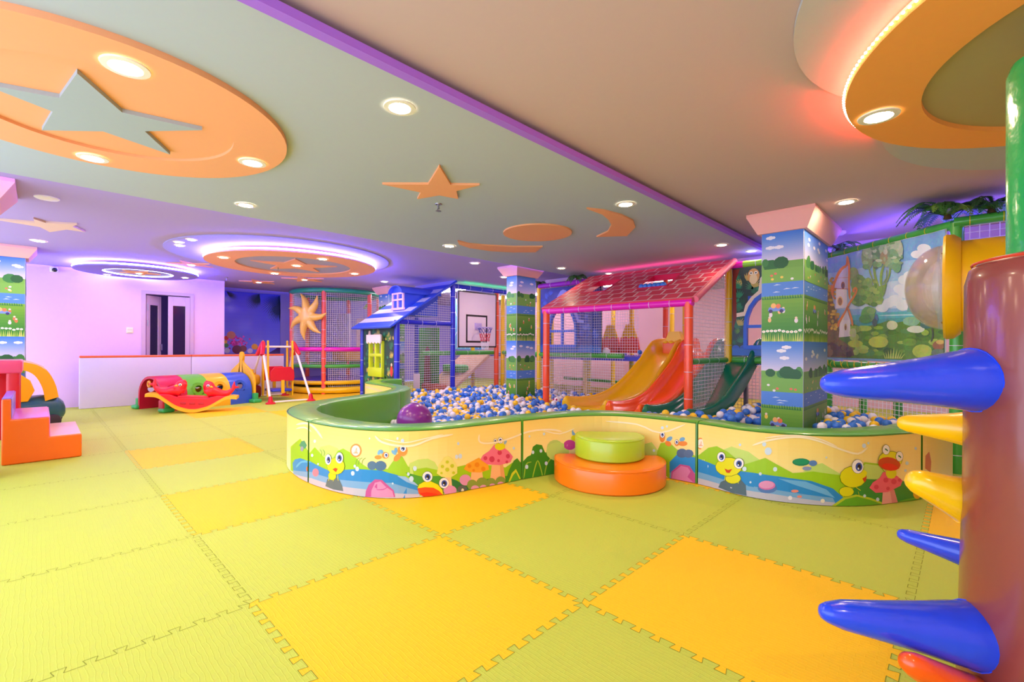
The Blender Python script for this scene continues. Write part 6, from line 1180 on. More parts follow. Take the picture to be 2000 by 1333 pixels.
# artwork on the tarpaulin: colour index, then s z pairs
TCOL=[[96,158,226],[140,184,232],[186,208,240],[226,232,246],[70,170,190],[170,220,230],[60,150,160],[80,150,150],[76,124,40],[66,110,34],[130,170,52],[54,92,40],[160,190,70],[96,146,44],[70,130,60],[176,196,50],[186,200,60],[170,190,60],[210,216,170],[216,220,200],[120,180,140],[150,170,60],[196,206,90],[110,92,50],[84,66,56],[150,120,50],[236,196,60],[196,160,50],[180,130,40],[216,170,40],[100,80,60],[60,48,50],[120,96,70],[110,150,90],[96,140,70],[110,150,70],[80,130,60],[130,170,70],[120,160,90],[112,156,64],[120,160,70],[120,150,100],[150,180,130],[86,130,90],[150,186,140],[168,196,150],[110,160,110],[90,150,100],[150,140,90],[80,100,80],[140,180,120],[100,150,90],[120,160,110],[186,204,160],[80,130,56],[150,180,84],[90,150,80],[70,130,70],[120,170,90],[240,234,234],[206,196,220],[226,122,50],[200,90,60],[150,90,70],[90,70,90],[240,200,130],[150,110,80],[226,220,226],[220,190,120],[140,110,90],[170,190,110],[70,100,160],[60,80,90],[50,96,96],[60,70,60],[150,90,60],[220,180,90],[90,110,90]]
TART=[
(0,"0 2.155 1.456 2.155 1.457 1.806 0 1.855"),
(1,"0 1.98 1.457 1.928 1.458 1.704 0 1.744"),
(2,"0 1.799 1.458 1.744 1.459 1.458 0 1.55"),
(3,"1.301 2.012 1.295 1.994 1.277 1.982 1.25 1.979 1.221 1.985 1.194 1.999 1.175 2.019 1.168 2.04 1.175 2.058 1.193 2.07 1.22 2.073 1.25 2.067 1.276 2.052 1.295 2.033"),
(3,"1.225 1.974 1.219 1.959 1.204 1.948 1.181 1.945 1.156 1.95 1.132 1.962 1.116 1.979 1.11 1.996 1.116 2.012 1.132 2.022 1.155 2.025 1.181 2.02 1.203 2.008 1.219 1.992"),
(3,"1.365 1.915 1.357 1.891 1.334 1.875 1.299 1.87 1.261 1.876 1.225 1.894 1.2 1.92 1.191 1.948 1.2 1.973 1.225 1.989 1.26 1.993 1.299 1.986 1.333 1.967 1.357 1.942"),
(3,"1.123 1.751 1.116 1.732 1.097 1.718 1.068 1.713 1.036 1.717 1.006 1.73 0.986 1.75 0.978 1.771 0.986 1.791 1.006 1.805 1.035 1.809 1.068 1.805 1.096 1.791 1.116 1.772"),
(3,"1.203 1.772 1.195 1.75 1.173 1.735 1.141 1.729 1.105 1.734 1.072 1.749 1.048 1.771 1.04 1.796 1.048 1.819 1.071 1.835 1.104 1.84 1.141 1.834 1.173 1.818 1.195 1.796"),
(3,"1.076 1.668 1.069 1.649 1.049 1.635 1.02 1.629 0.987 1.632 0.957 1.645 0.936 1.664 0.928 1.686 0.936 1.706 0.957 1.72 0.987 1.726 1.02 1.721 1.049 1.708 1.069 1.689"),
(3,"1.181 1.634 1.171 1.605 1.143 1.584 1.1 1.575 1.053 1.58 1.009 1.598 0.978 1.626 0.966 1.659 0.977 1.689 1.008 1.71 1.052 1.718 1.1 1.711 1.142 1.692 1.171 1.665"),
(3,"1.041 1.56 1.032 1.537 1.009 1.52 0.974 1.512 0.935 1.515 0.899 1.529 0.874 1.551 0.865 1.577 0.873 1.601 0.899 1.618 0.934 1.625 0.974 1.621 1.008 1.607 1.032 1.585"),
(3,"1.281 1.622 1.273 1.597 1.248 1.579 1.213 1.571 1.173 1.575 1.136 1.591 1.11 1.615 1.1 1.643 1.109 1.669 1.135 1.687 1.172 1.694 1.212 1.689 1.248 1.673 1.273 1.649"),
(3,"0.954 1.545 0.947 1.525 0.926 1.51 0.895 1.503 0.861 1.506 0.829 1.518 0.806 1.537 0.798 1.56 0.806 1.581 0.828 1.596 0.86 1.602 0.895 1.598 0.926 1.586 0.947 1.567"),
(3,"1.418 1.709 1.409 1.682 1.383 1.663 1.345 1.655 1.303 1.66 1.263 1.678 1.236 1.705 1.226 1.736 1.236 1.764 1.263 1.784 1.302 1.791 1.345 1.784 1.383 1.765 1.408 1.739"),
(3,"1.467 1.802 1.467 1.776 1.444 1.758 1.407 1.751 1.366 1.757 1.328 1.775 1.301 1.803 1.291 1.833 1.301 1.861 1.327 1.879 1.365 1.885 1.407 1.878 1.443 1.859 1.467 1.832"),
(3,"0.878 1.506 0.87 1.485 0.849 1.47 0.817 1.462 0.781 1.465 0.748 1.477 0.725 1.496 0.717 1.519 0.725 1.54 0.748 1.556 0.78 1.562 0.816 1.559 0.848 1.547 0.87 1.528"),
(3,"1.124 1.508 1.116 1.485 1.093 1.468 1.06 1.46 1.022 1.463 0.988 1.476 0.963 1.497 0.955 1.522 0.963 1.546 0.987 1.563 1.022 1.571 1.059 1.567 1.093 1.553 1.116 1.532"),
(3,"1.346 1.53 1.338 1.506 1.314 1.487 1.28 1.479 1.24 1.482 1.205 1.497 1.179 1.52 1.17 1.547 1.179 1.573 1.204 1.592 1.24 1.599 1.279 1.595 1.314 1.58 1.337 1.557"),
(4,"0.422 1.454 0.758 1.462 1.459 1.438 1.46 1.254 0.423 1.3"),
(5,"0.758 1.43 0.84 1.422 0.951 1.417 1.054 1.413 1.144 1.408 1.227 1.404 1.282 1.405 1.282 1.408 1.226 1.415 1.143 1.419 1.053 1.424 0.951 1.429 0.84 1.434 0.758 1.434"),
(6,"0.422 1.402 1.459 1.387 1.46 1.254 0.423 1.287"),
(7,"1.083 1.456 1.106 1.565 1.13 1.463 1.159 1.455 1.171 1.438 1.077 1.445"),
(8,"0 1.246 0.422 1.364 0.56 1.32 0.759 1.348 0.879 1.378 0.98 1.349 1.171 1.372 1.46 1.315 1.461 1.029 1.056 0.981 0.002 0.983"),
(9,"0.751 1.284 0.74 1.273 0.71 1.266 0.673 1.267 0.642 1.276 0.631 1.288 0.642 1.3 0.673 1.307 0.71 1.305 0.74 1.297"),
(9,"0.492 1.164 0.481 1.139 0.451 1.123 0.415 1.123 0.385 1.139 0.373 1.165 0.384 1.19 0.414 1.205 0.451 1.205 0.48 1.189"),
(9,"0.728 1.165 0.719 1.153 0.692 1.145 0.66 1.145 0.633 1.153 0.622 1.166 0.633 1.179 0.659 1.186 0.692 1.186 0.718 1.178"),
(10,"0.758 1.053 0.751 1.034 0.733 1.022 0.711 1.022 0.692 1.033 0.685 1.052 0.692 1.071 0.71 1.083 0.733 1.083 0.751 1.072"),
(11,"1.302 1.244 1.294 1.227 1.273 1.217 1.246 1.218 1.225 1.229 1.216 1.246 1.224 1.263 1.246 1.272 1.272 1.271 1.294 1.26"),
(10,"1.441 1.085 1.433 1.066 1.411 1.054 1.385 1.054 1.363 1.065 1.355 1.084 1.363 1.103 1.385 1.115 1.411 1.115 1.432 1.104"),
(9,"1.18 1.169 1.173 1.154 1.154 1.144 1.13 1.145 1.111 1.154 1.104 1.17 1.111 1.185 1.13 1.194 1.154 1.193 1.173 1.184"),
(9,"1.453 1.092 1.44 1.074 1.406 1.062 1.363 1.061 1.327 1.072 1.314 1.091 1.327 1.111 1.363 1.122 1.406 1.122 1.44 1.111"),
(12,"1.421 1.15 1.408 1.132 1.375 1.12 1.333 1.12 1.298 1.132 1.285 1.151 1.298 1.171 1.333 1.182 1.375 1.181 1.408 1.169"),
(13,"0.699 1.197 0.689 1.181 0.662 1.171 0.628 1.171 0.601 1.182 0.59 1.198 0.6 1.215 0.628 1.225 0.662 1.224 0.688 1.213"),
(11,"0.806 1.089 0.799 1.079 0.781 1.072 0.759 1.072 0.74 1.078 0.733 1.089 0.74 1.099 0.758 1.106 0.781 1.106 0.799 1.1"),
(13,"1.467 1.162 1.467 1.146 1.445 1.135 1.411 1.136 1.383 1.146 1.372 1.164 1.383 1.181 1.411 1.191 1.445 1.19 1.467 1.179"),
(11,"1.467 1.238 1.463 1.228 1.441 1.221 1.414 1.222 1.392 1.23 1.383 1.241 1.391 1.252 1.414 1.258 1.441 1.257 1.463 1.249"),
(11,"0.971 1.256 0.96 1.239 0.932 1.229 0.897 1.229 0.868 1.241 0.857 1.259 0.868 1.276 0.897 1.286 0.932 1.285 0.96 1.273"),
(13,"1.07 1.067 1.063 1.057 1.045 1.051 1.023 1.051 1.005 1.057 0.998 1.067 1.005 1.077 1.023 1.083 1.045 1.083 1.063 1.077"),
(13,"0.825 1.152 0.809 1.141 0.766 1.134 0.712 1.134 0.667 1.141 0.649 1.153 0.667 1.165 0.711 1.171 0.766 1.171 0.809 1.163"),
(10,"0.809 1.303 0.798 1.293 0.77 1.287 0.736 1.288 0.707 1.296 0.696 1.308 0.707 1.318 0.736 1.324 0.77 1.323 0.798 1.315"),
(13,"1.23 1.056 1.225 1.043 1.21 1.035 1.192 1.035 1.178 1.042 1.172 1.055 1.177 1.067 1.192 1.075 1.21 1.076 1.225 1.068"),
(9,"1.311 1.191 1.297 1.174 1.26 1.164 1.214 1.165 1.176 1.176 1.161 1.193 1.176 1.21 1.214 1.219 1.26 1.218 1.297 1.207"),
(14,"0.817 1.258 0.805 1.247 0.775 1.24 0.737 1.241 0.706 1.249 0.694 1.262 0.706 1.273 0.737 1.279 0.775 1.278 0.805 1.27"),
(14,"1.132 1.257 1.121 1.244 1.091 1.236 1.054 1.237 1.023 1.246 1.011 1.261 1.023 1.275 1.053 1.282 1.091 1.281 1.121 1.271"),
(9,"0.675 1.096 0.664 1.082 0.634 1.073 0.597 1.073 0.567 1.081 0.555 1.096 0.567 1.11 0.597 1.119 0.634 1.119 0.664 1.111"),
(9,"0.996 1.249 0.98 1.238 0.939 1.233 0.886 1.234 0.843 1.242 0.826 1.253 0.843 1.264 0.886 1.27 0.939 1.268 0.98 1.26"),
(9,"0.56 1.272 0.545 1.26 0.503 1.253 0.45 1.255 0.407 1.264 0.39 1.277 0.407 1.289 0.45 1.296 0.503 1.294 0.544 1.285"),
(12,"1.069 1.15 1.06 1.141 1.036 1.135 1.006 1.135 0.982 1.141 0.973 1.151 0.982 1.161 1.006 1.166 1.036 1.166 1.06 1.16"),
(13,"0.83 1.04 0.816 1.027 0.78 1.018 0.734 1.017 0.696 1.024 0.681 1.037 0.696 1.05 0.733 1.058 0.779 1.059 0.816 1.052"),
(13,"0.736 1.2 0.729 1.184 0.71 1.174 0.687 1.175 0.668 1.185 0.661 1.201 0.668 1.217 0.687 1.226 0.71 1.226 0.728 1.216"),
(9,"1.159 1.189 1.152 1.177 1.132 1.17 1.107 1.171 1.086 1.178 1.078 1.19 1.086 1.201 1.107 1.208 1.132 1.208 1.152 1.2"),
(10,"0.76 1.246 0.751 1.233 0.727 1.225 0.698 1.226 0.673 1.235 0.664 1.248 0.673 1.261 0.698 1.269 0.727 1.268 0.751 1.259"),
(12,"0.678 1.301 0.66 1.284 0.612 1.274 0.551 1.276 0.501 1.289 0.482 1.308 0.501 1.326 0.551 1.336 0.612 1.333 0.66 1.32"),
(11,"0.945 1.067 0.932 1.046 0.897 1.033 0.854 1.033 0.818 1.045 0.804 1.065 0.817 1.086 0.853 1.099 0.897 1.099 0.932 1.087"),
(12,"0.526 1.21 0.514 1.186 0.48 1.172 0.438 1.172 0.403 1.187 0.389 1.212 0.403 1.237 0.437 1.251 0.48 1.25 0.513 1.234"),
(11,"1.389 1.066 1.381 1.05 1.36 1.039 1.334 1.039 1.312 1.049 1.304 1.065 1.312 1.082 1.333 1.093 1.36 1.093 1.381 1.083"),
(10,"0.827 1.196 0.818 1.175 0.795 1.162 0.766 1.163 0.742 1.176 0.733 1.197 0.742 1.218 0.765 1.231 0.795 1.23 0.818 1.217"),
(10,"0.868 1.203 0.857 1.181 0.826 1.168 0.786 1.169 0.754 1.183 0.742 1.205 0.754 1.227 0.786 1.239 0.825 1.238 0.856 1.224"),
(13,"1.426 1.128 1.421 1.108 1.407 1.096 1.39 1.096 1.376 1.108 1.371 1.128 1.376 1.147 1.39 1.159 1.407 1.159 1.421 1.147"),
(11,"1.299 1.225 1.286 1.206 1.251 1.194 1.208 1.195 1.171 1.208 1.157 1.229 1.171 1.248 1.207 1.26 1.251 1.258 1.286 1.245"),
(13,"1.176 1.153 1.163 1.132 1.129 1.119 1.086 1.119 1.051 1.132 1.038 1.154 1.051 1.175 1.086 1.188 1.129 1.187 1.163 1.174"),
(10,"1.292 1.24 1.286 1.223 1.268 1.214 1.246 1.214 1.229 1.225 1.222 1.241 1.228 1.258 1.246 1.268 1.268 1.267 1.285 1.256"),
(12,"0.64 1.089 0.623 1.066 0.58 1.051 0.524 1.051 0.478 1.064 0.461 1.088 0.478 1.111 0.524 1.126 0.579 1.126 0.623 1.112"),
(12,"0.525 1.047 0.515 1.028 0.491 1.016 0.46 1.015 0.435 1.027 0.426 1.046 0.435 1.066 0.46 1.078 0.491 1.078 0.515 1.067"),
(9,"1.289 1.176 1.279 1.167 1.252 1.162 1.219 1.162 1.192 1.168 1.181 1.177 1.191 1.186 1.219 1.192 1.252 1.191 1.279 1.185"),
(13,"1.221 1.266 1.21 1.254 1.182 1.247 1.146 1.248 1.117 1.257 1.105 1.27 1.117 1.282 1.146 1.288 1.181 1.287 1.21 1.278"),
(10,"0.557 1.298 0.539 1.275 0.49 1.261 0.429 1.263 0.378 1.279 0.358 1.305 0.377 1.328 0.428 1.341 0.49 1.338 0.538 1.322"),
(14,"1.324 1.089 1.318 1.074 1.303 1.064 1.283 1.064 1.268 1.073 1.262 1.089 1.267 1.104 1.283 1.114 1.302 1.114 1.318 1.104"),
(14,"0.717 1.043 0.706 1.022 0.676 1.009 0.639 1.008 0.608 1.02 0.596 1.041 0.608 1.063 0.639 1.076 0.676 1.076 0.706 1.064"),
(15,"0.575 1.14 0.565 1.122 0.536 1.109 0.494 1.101 0.446 1.1 0.402 1.108 0.372 1.123 0.36 1.141 0.371 1.158 0.402 1.172 0.446 1.18 0.494 1.179 0.536 1.171 0.565 1.157"),
(16,"0.88 1.156 0.868 1.131 0.835 1.11 0.787 1.099 0.733 1.099 0.682 1.11 0.646 1.131 0.634 1.158 0.646 1.184 0.682 1.205 0.732 1.216 0.787 1.215 0.835 1.202 0.868 1.181"),
(17,"1.321 1.068 1.313 1.041 1.287 1.018 1.25 1.005 1.208 1.004 1.169 1.015 1.142 1.037 1.132 1.066 1.142 1.095 1.169 1.118 1.207 1.13 1.249 1.13 1.287 1.118 1.312 1.096"),
(18,"0.981 1.321 0.974 1.301 0.957 1.286 0.932 1.278 0.903 1.279 0.877 1.289 0.859 1.306 0.853 1.326 0.859 1.346 0.877 1.362 0.903 1.369 0.931 1.368 0.957 1.358 0.974 1.341"),
(19,"1.256 1.271 1.247 1.257 1.224 1.245 1.191 1.239 1.152 1.241 1.118 1.248 1.093 1.261 1.084 1.277 1.093 1.292 1.117 1.304 1.152 1.309 1.19 1.307 1.224 1.299 1.247 1.286"),
(20,"1.205 1.349 1.197 1.33 1.175 1.316 1.143 1.309 1.107 1.311 1.074 1.321 1.05 1.337 1.042 1.357 1.05 1.376 1.073 1.391 1.106 1.397 1.143 1.395 1.175 1.385 1.197 1.368"),
(21,"0.634 1.06 0.628 1.049 0.612 1.04 0.589 1.035 0.563 1.035 0.539 1.039 0.522 1.048 0.516 1.058 0.522 1.069 0.539 1.078 0.563 1.083 0.589 1.083 0.612 1.079 0.628 1.07"),
(22,"0.828 0.986 0.809 1.043 0.849 0.986"),
(22,"0.852 0.986 0.843 1.06 0.873 0.987"),
(22,"0.875 0.987 0.877 1.077 0.896 0.988"),
(22,"0.899 0.988 0.911 1.093 0.919 0.988"),
(22,"0.922 0.988 0.944 1.11 0.942 0.989"),
(22,"0.945 0.989 0.977 1.094 0.965 0.99"),
(22,"0.967 0.99 1.009 1.078 0.987 0.99"),
(22,"0.99 0.99 1.041 1.063 1.009 0.991"),
(22,"1.012 0.991 1.072 1.047 1.031 0.991"),
(23,"0 1.855 0.069 1.9 0.14 1.647 0.228 1.373 0.245 1.187 0.455 1.083 0.361 0.985 0.002 0.983"),
(24,"0.001 1.121 0.126 1.162 0.246 1.108 0.424 1.096 0.455 1.007 0.002 0.983"),
(25,"0.064 1.868 0.052 1.852 0.027 1.851 0.006 1.866 0.006 1.886 0.027 1.896 0.052 1.888"),
(26,"0.239 1.657 0.228 1.645 0.202 1.644 0.181 1.655 0.181 1.67 0.202 1.677 0.228 1.671"),
(25,"0.168 1.34 0.158 1.331 0.137 1.329 0.119 1.336 0.119 1.347 0.137 1.353 0.158 1.35"),
(27,"0.07 1.379 0.063 1.37 0.047 1.368 0.034 1.375 0.034 1.387 0.047 1.393 0.062 1.39"),
(26,"0.219 1.757 0.205 1.75 0.174 1.752 0.149 1.761 0.149 1.77 0.174 1.773 0.205 1.767"),
(25,"0.045 1.743 0.034 1.731 0.01 1.73 0 1.742 0 1.757 0.01 1.765 0.034 1.758"),
(28,"0.13 1.884 0.122 1.867 0.105 1.865 0.092 1.879 0.092 1.899 0.105 1.909 0.122 1.902"),
(29,"0.096 1.822 0.083 1.815 0.052 1.816 0.028 1.826 0.028 1.835 0.052 1.838 0.083 1.832"),
(25,"0.171 1.728 0.157 1.717 0.127 1.717 0.102 1.729 0.102 1.744 0.127 1.75 0.157 1.743"),
(27,"0.112 1.382 0.099 1.367 0.071 1.365 0.047 1.376 0.047 1.393 0.07 1.403 0.099 1.397"),
(28,"0.121 1.773 0.111 1.755 0.086 1.754 0.066 1.769 0.066 1.79 0.086 1.801 0.11 1.793"),
(26,"0.059 1.889 0.052 1.873 0.037 1.871 0.025 1.884 0.025 1.904 0.037 1.914 0.052 1.908"),
(25,"0.093 1.337 0.086 1.32 0.07 1.316 0.057 1.329 0.057 1.348 0.07 1.359 0.086 1.354"),
(28,"0.215 1.871 0.204 1.855 0.18 1.854 0.16 1.869 0.16 1.889 0.179 1.898 0.204 1.89"),
(29,"0.165 1.721 0.157 1.713 0.139 1.713 0.124 1.72 0.124 1.73 0.139 1.734 0.157 1.73"),
(29,"0.136 1.452 0.13 1.44 0.116 1.438 0.105 1.447 0.105 1.461 0.116 1.469 0.13 1.465"),
(29,"0.075 1.565 0.065 1.551 0.042 1.55 0.024 1.561 0.024 1.578 0.042 1.586 0.065 1.581"),
(26,"0.183 1.315 0.176 1.3 0.162 1.297 0.151 1.308 0.151 1.325 0.162 1.335 0.176 1.33"),
(27,"0.16 1.402 0.152 1.385 0.134 1.381 0.119 1.394 0.119 1.415 0.133 1.427 0.151 1.421"),
(28,"0.211 1.771 0.202 1.762 0.181 1.762 0.163 1.771 0.163 1.783 0.18 1.788 0.202 1.783"),
(27,"0.091 1.729 0.08 1.711 0.055 1.709 0.034 1.724 0.034 1.746 0.054 1.757 0.08 1.749"),
(25,"0.139 1.316 0.131 1.303 0.113 1.3 0.098 1.31 0.098 1.325 0.112 1.333 0.131 1.329"),
(25,"0.046 1.826 0.035 1.811 0.011 1.81 0 1.824 0 1.842 0.011 1.85 0.035 1.843"),
(25,"0.199 1.668 0.191 1.66 0.171 1.66 0.156 1.668 0.155 1.677 0.171 1.682 0.191 1.678"),
(25,"0.071 1.316 0.056 1.298 0.023 1.294 0 1.308 0 1.328 0.022 1.34 0.056 1.334"),
(27,"0.204 1.351 0.193 1.338 0.166 1.335 0.144 1.346 0.144 1.361 0.165 1.369 0.192 1.365"),
(28,"0.207 1.433 0.201 1.423 0.187 1.421 0.175 1.429 0.175 1.441 0.186 1.448 0.201 1.445"),
(25,"0.065 1.911 0.056 1.898 0.035 1.897 0.019 1.91 0.019 1.926 0.035 1.934 0.056 1.928"),
(26,"0.146 1.322 0.138 1.308 0.121 1.305 0.107 1.316 0.107 1.331 0.121 1.34 0.138 1.336"),
(28,"0.198 1.793 0.184 1.785 0.153 1.787 0.128 1.796 0.128 1.807 0.153 1.81 0.184 1.804"),
(26,"0.052 1.304 0.044 1.286 0.025 1.282 0.011 1.295 0.01 1.316 0.025 1.328 0.044 1.323"),
(29,"0.196 1.511 0.182 1.494 0.151 1.492 0.126 1.506 0.126 1.526 0.151 1.536 0.182 1.53"),
(25,"0.158 1.489 0.147 1.476 0.12 1.474 0.098 1.485 0.098 1.501 0.12 1.51 0.146 1.504"),
(27,"0.118 1.797 0.11 1.784 0.092 1.783 0.077 1.794 0.077 1.81 0.091 1.817 0.11 1.812"),
(28,"0.072 1.379 0.064 1.367 0.046 1.364 0.032 1.374 0.032 1.388 0.046 1.396 0.064 1.392"),
(29,"0.206 1.715 0.197 1.703 0.178 1.702 0.162 1.713 0.162 1.727 0.178 1.734 0.197 1.729"),
(29,"0.094 1.505 0.086 1.489 0.067 1.486 0.052 1.498 0.052 1.517 0.067 1.528 0.085 1.522"),
(25,"0.084 1.395 0.07 1.385 0.041 1.384 0.017 1.392 0.017 1.405 0.041 1.411 0.07 1.407"),
(27,"0.047 1.357 0.037 1.339 0.013 1.336 0 1.349 0 1.369 0.013 1.381 0.037 1.375"),
(27,"0.245 1.476 0.232 1.458 0.202 1.456 0.177 1.47 0.177 1.49 0.201 1.501 0.231 1.494"),
(27,"0.109 1.825 0.099 1.816 0.075 1.816 0.057 1.826 0.057 1.838 0.075 1.842 0.098 1.837"),
(27,"0.16 1.352 0.152 1.337 0.134 1.334 0.12 1.345 0.12 1.362 0.134 1.372 0.152 1.367"),
(25,"0.161 1.904 0.15 1.894 0.126 1.895 0.105 1.906 0.105 1.918 0.125 1.923 0.15 1.916"),
(29,"0.108 1.364 0.097 1.352 0.072 1.35 0.051 1.36 0.051 1.373 0.072 1.381 0.097 1.377"),
(29,"0.225 1.36 0.212 1.346 0.183 1.343 0.159 1.355 0.159 1.372 0.183 1.381 0.212 1.376"),
(29,"0.173 1.593 0.158 1.583 0.126 1.582 0.1 1.593 0.1 1.607 0.126 1.613 0.158 1.607"),
(26,"0.077 1.912 0.067 1.896 0.044 1.895 0.025 1.91 0.025 1.929 0.043 1.939 0.067 1.931"),
(26,"0.048 1.508 0.039 1.494 0.02 1.491 0.004 1.503 0.004 1.52 0.019 1.529 0.039 1.524"),
(25,"0.188 1.85 0.174 1.835 0.143 1.835 0.117 1.85 0.117 1.869 0.142 1.877 0.174 1.869"),
(29,"0.197 1.877 0.19 1.867 0.173 1.866 0.16 1.876 0.16 1.888 0.173 1.894 0.189 1.889"),
(26,"0.204 1.311 0.199 1.296 0.188 1.292 0.178 1.303 0.178 1.321 0.187 1.331 0.199 1.327"),
(28,"0.121 1.367 0.109 1.35 0.081 1.347 0.059 1.36 0.059 1.379 0.081 1.39 0.109 1.385"),
(27,"0.206 1.525 0.198 1.515 0.178 1.514 0.162 1.522 0.162 1.534 0.178 1.539 0.198 1.535"),
(28,"0.24 1.446 0.227 1.436 0.198 1.435 0.175 1.444 0.175 1.457 0.198 1.463 0.227 1.458"),
(29,"0.195 1.48 0.186 1.47 0.165 1.469 0.148 1.477 0.148 1.489 0.165 1.495 0.186 1.491"),
(27,"0.148 1.652 0.134 1.642 0.102 1.642 0.076 1.653 0.076 1.666 0.102 1.672 0.134 1.666"),
(26,"0.225 1.339 0.216 1.323 0.196 1.32 0.18 1.332 0.18 1.35 0.196 1.36 0.216 1.355"),
(28,"0.082 1.612 0.076 1.601 0.064 1.599 0.053 1.608 0.053 1.62 0.063 1.627 0.076 1.623"),
(26,"0.177 1.521 0.167 1.51 0.142 1.509 0.123 1.518 0.123 1.532 0.142 1.538 0.167 1.533"),
(26,"0.175 1.484 0.161 1.473 0.13 1.473 0.105 1.482 0.105 1.495 0.13 1.501 0.161 1.496"),
(30,"0.391 1.07 0.385 1.053 0.372 1.046 0.359 1.053 0.353 1.069 0.358 1.086 0.372 1.093 0.385 1.086"),
(31,"0.281 1.1 0.276 1.08 0.262 1.071 0.249 1.08 0.243 1.1 0.249 1.12 0.262 1.128 0.276 1.12"),
(32,"0.124 1.016 0.117 0.995 0.099 0.985 0.08 0.994 0.072 1.015 0.08 1.037 0.098 1.046 0.117 1.037"),
(32,"0.148 1.041 0.138 1.012 0.112 1 0.086 1.011 0.075 1.04 0.086 1.069 0.112 1.081 0.137 1.069"),
(30,"0.36 1.043 0.35 1.021 0.324 1.011 0.297 1.019 0.286 1.042 0.297 1.064 0.323 1.074 0.35 1.065"),
(32,"0.096 1.086 0.088 1.057 0.069 1.045 0.049 1.057 0.041 1.085 0.049 1.114 0.068 1.126 0.088 1.114"),
(31,"0.377 1.019 0.371 0.996 0.357 0.986 0.342 0.995 0.336 1.019 0.342 1.042 0.356 1.052 0.371 1.043"),
(31,"0.427 1.024 0.418 0.997 0.394 0.985 0.371 0.996 0.361 1.023 0.37 1.05 0.394 1.061 0.417 1.05"),
(30,"0.338 1.094 0.327 1.072 0.298 1.062 0.269 1.071 0.257 1.093 0.269 1.116 0.298 1.125 0.326 1.116"),
(32,"0.116 1.099 0.11 1.08 0.094 1.071 0.079 1.079 0.073 1.099 0.079 1.119 0.094 1.127 0.109 1.119"),
(33,"0.512 1.9 0.502 1.864 0.474 1.84 0.435 1.835 0.396 1.851 0.367 1.884 0.356 1.924 0.367 1.961 0.395 1.985 0.435 1.989 0.473 1.972 0.501 1.94"),
(34,"0.616 1.773 0.603 1.72 0.565 1.683 0.513 1.674 0.459 1.695 0.419 1.742 0.404 1.801 0.419 1.857 0.458 1.893 0.512 1.9 0.564 1.877 0.602 1.831"),
(35,"0.73 1.662 0.709 1.61 0.653 1.576 0.573 1.568 0.491 1.591 0.428 1.638 0.405 1.698 0.428 1.753 0.49 1.787 0.572 1.792 0.652 1.766 0.709 1.719"),
(36,"0.617 1.601 0.603 1.571 0.566 1.552 0.514 1.548 0.46 1.561 0.42 1.588 0.405 1.621 0.42 1.652 0.46 1.671 0.513 1.674 0.565 1.66 0.603 1.633"),
(37,"0.812 1.594 0.796 1.566 0.751 1.548 0.688 1.546 0.624 1.559 0.576 1.586 0.558 1.619 0.576 1.648 0.624 1.666 0.688 1.667 0.75 1.652 0.795 1.625"),
(38,"0.687 1.764 0.68 1.729 0.659 1.704 0.631 1.698 0.602 1.711 0.58 1.741 0.572 1.779 0.58 1.815 0.601 1.839 0.63 1.845 0.659 1.831 0.68 1.801"),
(39,"0.652 1.671 0.716 1.7 0.75 1.732 0.824 1.746 0.857 1.742 0.825 1.652 0.771 1.574 0.688 1.546 0.631 1.575"),
(40,"0.761 1.707 0.76 1.748 0.743 1.804 0.73 1.857 0.723 1.904 0.718 1.948 0.705 1.98 0.696 1.981 0.688 1.951 0.692 1.906 0.7 1.857 0.714 1.802 0.73 1.745 0.753 1.707"),
(40,"0.788 1.727 0.796 1.761 0.794 1.81 0.797 1.855 0.808 1.892 0.824 1.927 0.827 1.956 0.819 1.96 0.799 1.94 0.782 1.904 0.77 1.862 0.767 1.814 0.769 1.764 0.78 1.728"),
(40,"0.827 1.732 0.852 1.753 0.878 1.789 0.899 1.826 0.908 1.865 0.911 1.904 0.905 1.932 0.899 1.934 0.89 1.908 0.887 1.871 0.879 1.835 0.86 1.8 0.834 1.765 0.821 1.736"),
(40,"0.732 1.723 0.717 1.767 0.689 1.828 0.666 1.879 0.657 1.908 0.654 1.928 0.646 1.941 0.641 1.941 0.637 1.929 0.64 1.908 0.65 1.876 0.673 1.825 0.701 1.764 0.727 1.722"),
(40,"0.799 1.748 0.818 1.761 0.84 1.784 0.856 1.81 0.862 1.84 0.863 1.871 0.858 1.894 0.854 1.894 0.85 1.873 0.849 1.843 0.844 1.816 0.829 1.792 0.808 1.77 0.796 1.751"),
(41,"0.7 2.053 0.691 1.988 0.665 1.943 0.63 1.931 0.593 1.955 0.566 2.01 0.556 2.08 0.565 2.147 0.592 2.155 0.628 2.155 0.664 2.155 0.69 2.121"),
(42,"0.741 2.093 0.73 2.059 0.7 2.038 0.658 2.036 0.614 2.054 0.582 2.088 0.57 2.127 0.582 2.155 0.614 2.155 0.657 2.155 0.699 2.155 0.73 2.131"),
(43,"0.862 2.057 0.85 2.001 0.816 1.964 0.769 1.956 0.721 1.98 0.685 2.031 0.672 2.095 0.684 2.153 0.72 2.155 0.768 2.155 0.815 2.155 0.85 2.118"),
(44,"0.989 2.077 0.975 2.034 0.933 2.009 0.875 2.007 0.816 2.031 0.772 2.075 0.755 2.126 0.771 2.155 0.815 2.155 0.875 2.155 0.932 2.155 0.974 2.126"),
(45,"1.05 2.053 1.041 1.999 1.014 1.962 0.977 1.954 0.94 1.976 0.912 2.024 0.901 2.084 0.911 2.14 0.939 2.155 0.976 2.155 1.014 2.155 1.04 2.111"),
(46,"1.002 1.972 0.992 1.923 0.965 1.89 0.927 1.882 0.889 1.903 0.86 1.946 0.849 2.001 0.86 2.051 0.888 2.084 0.926 2.09 0.964 2.068 0.992 2.025"),
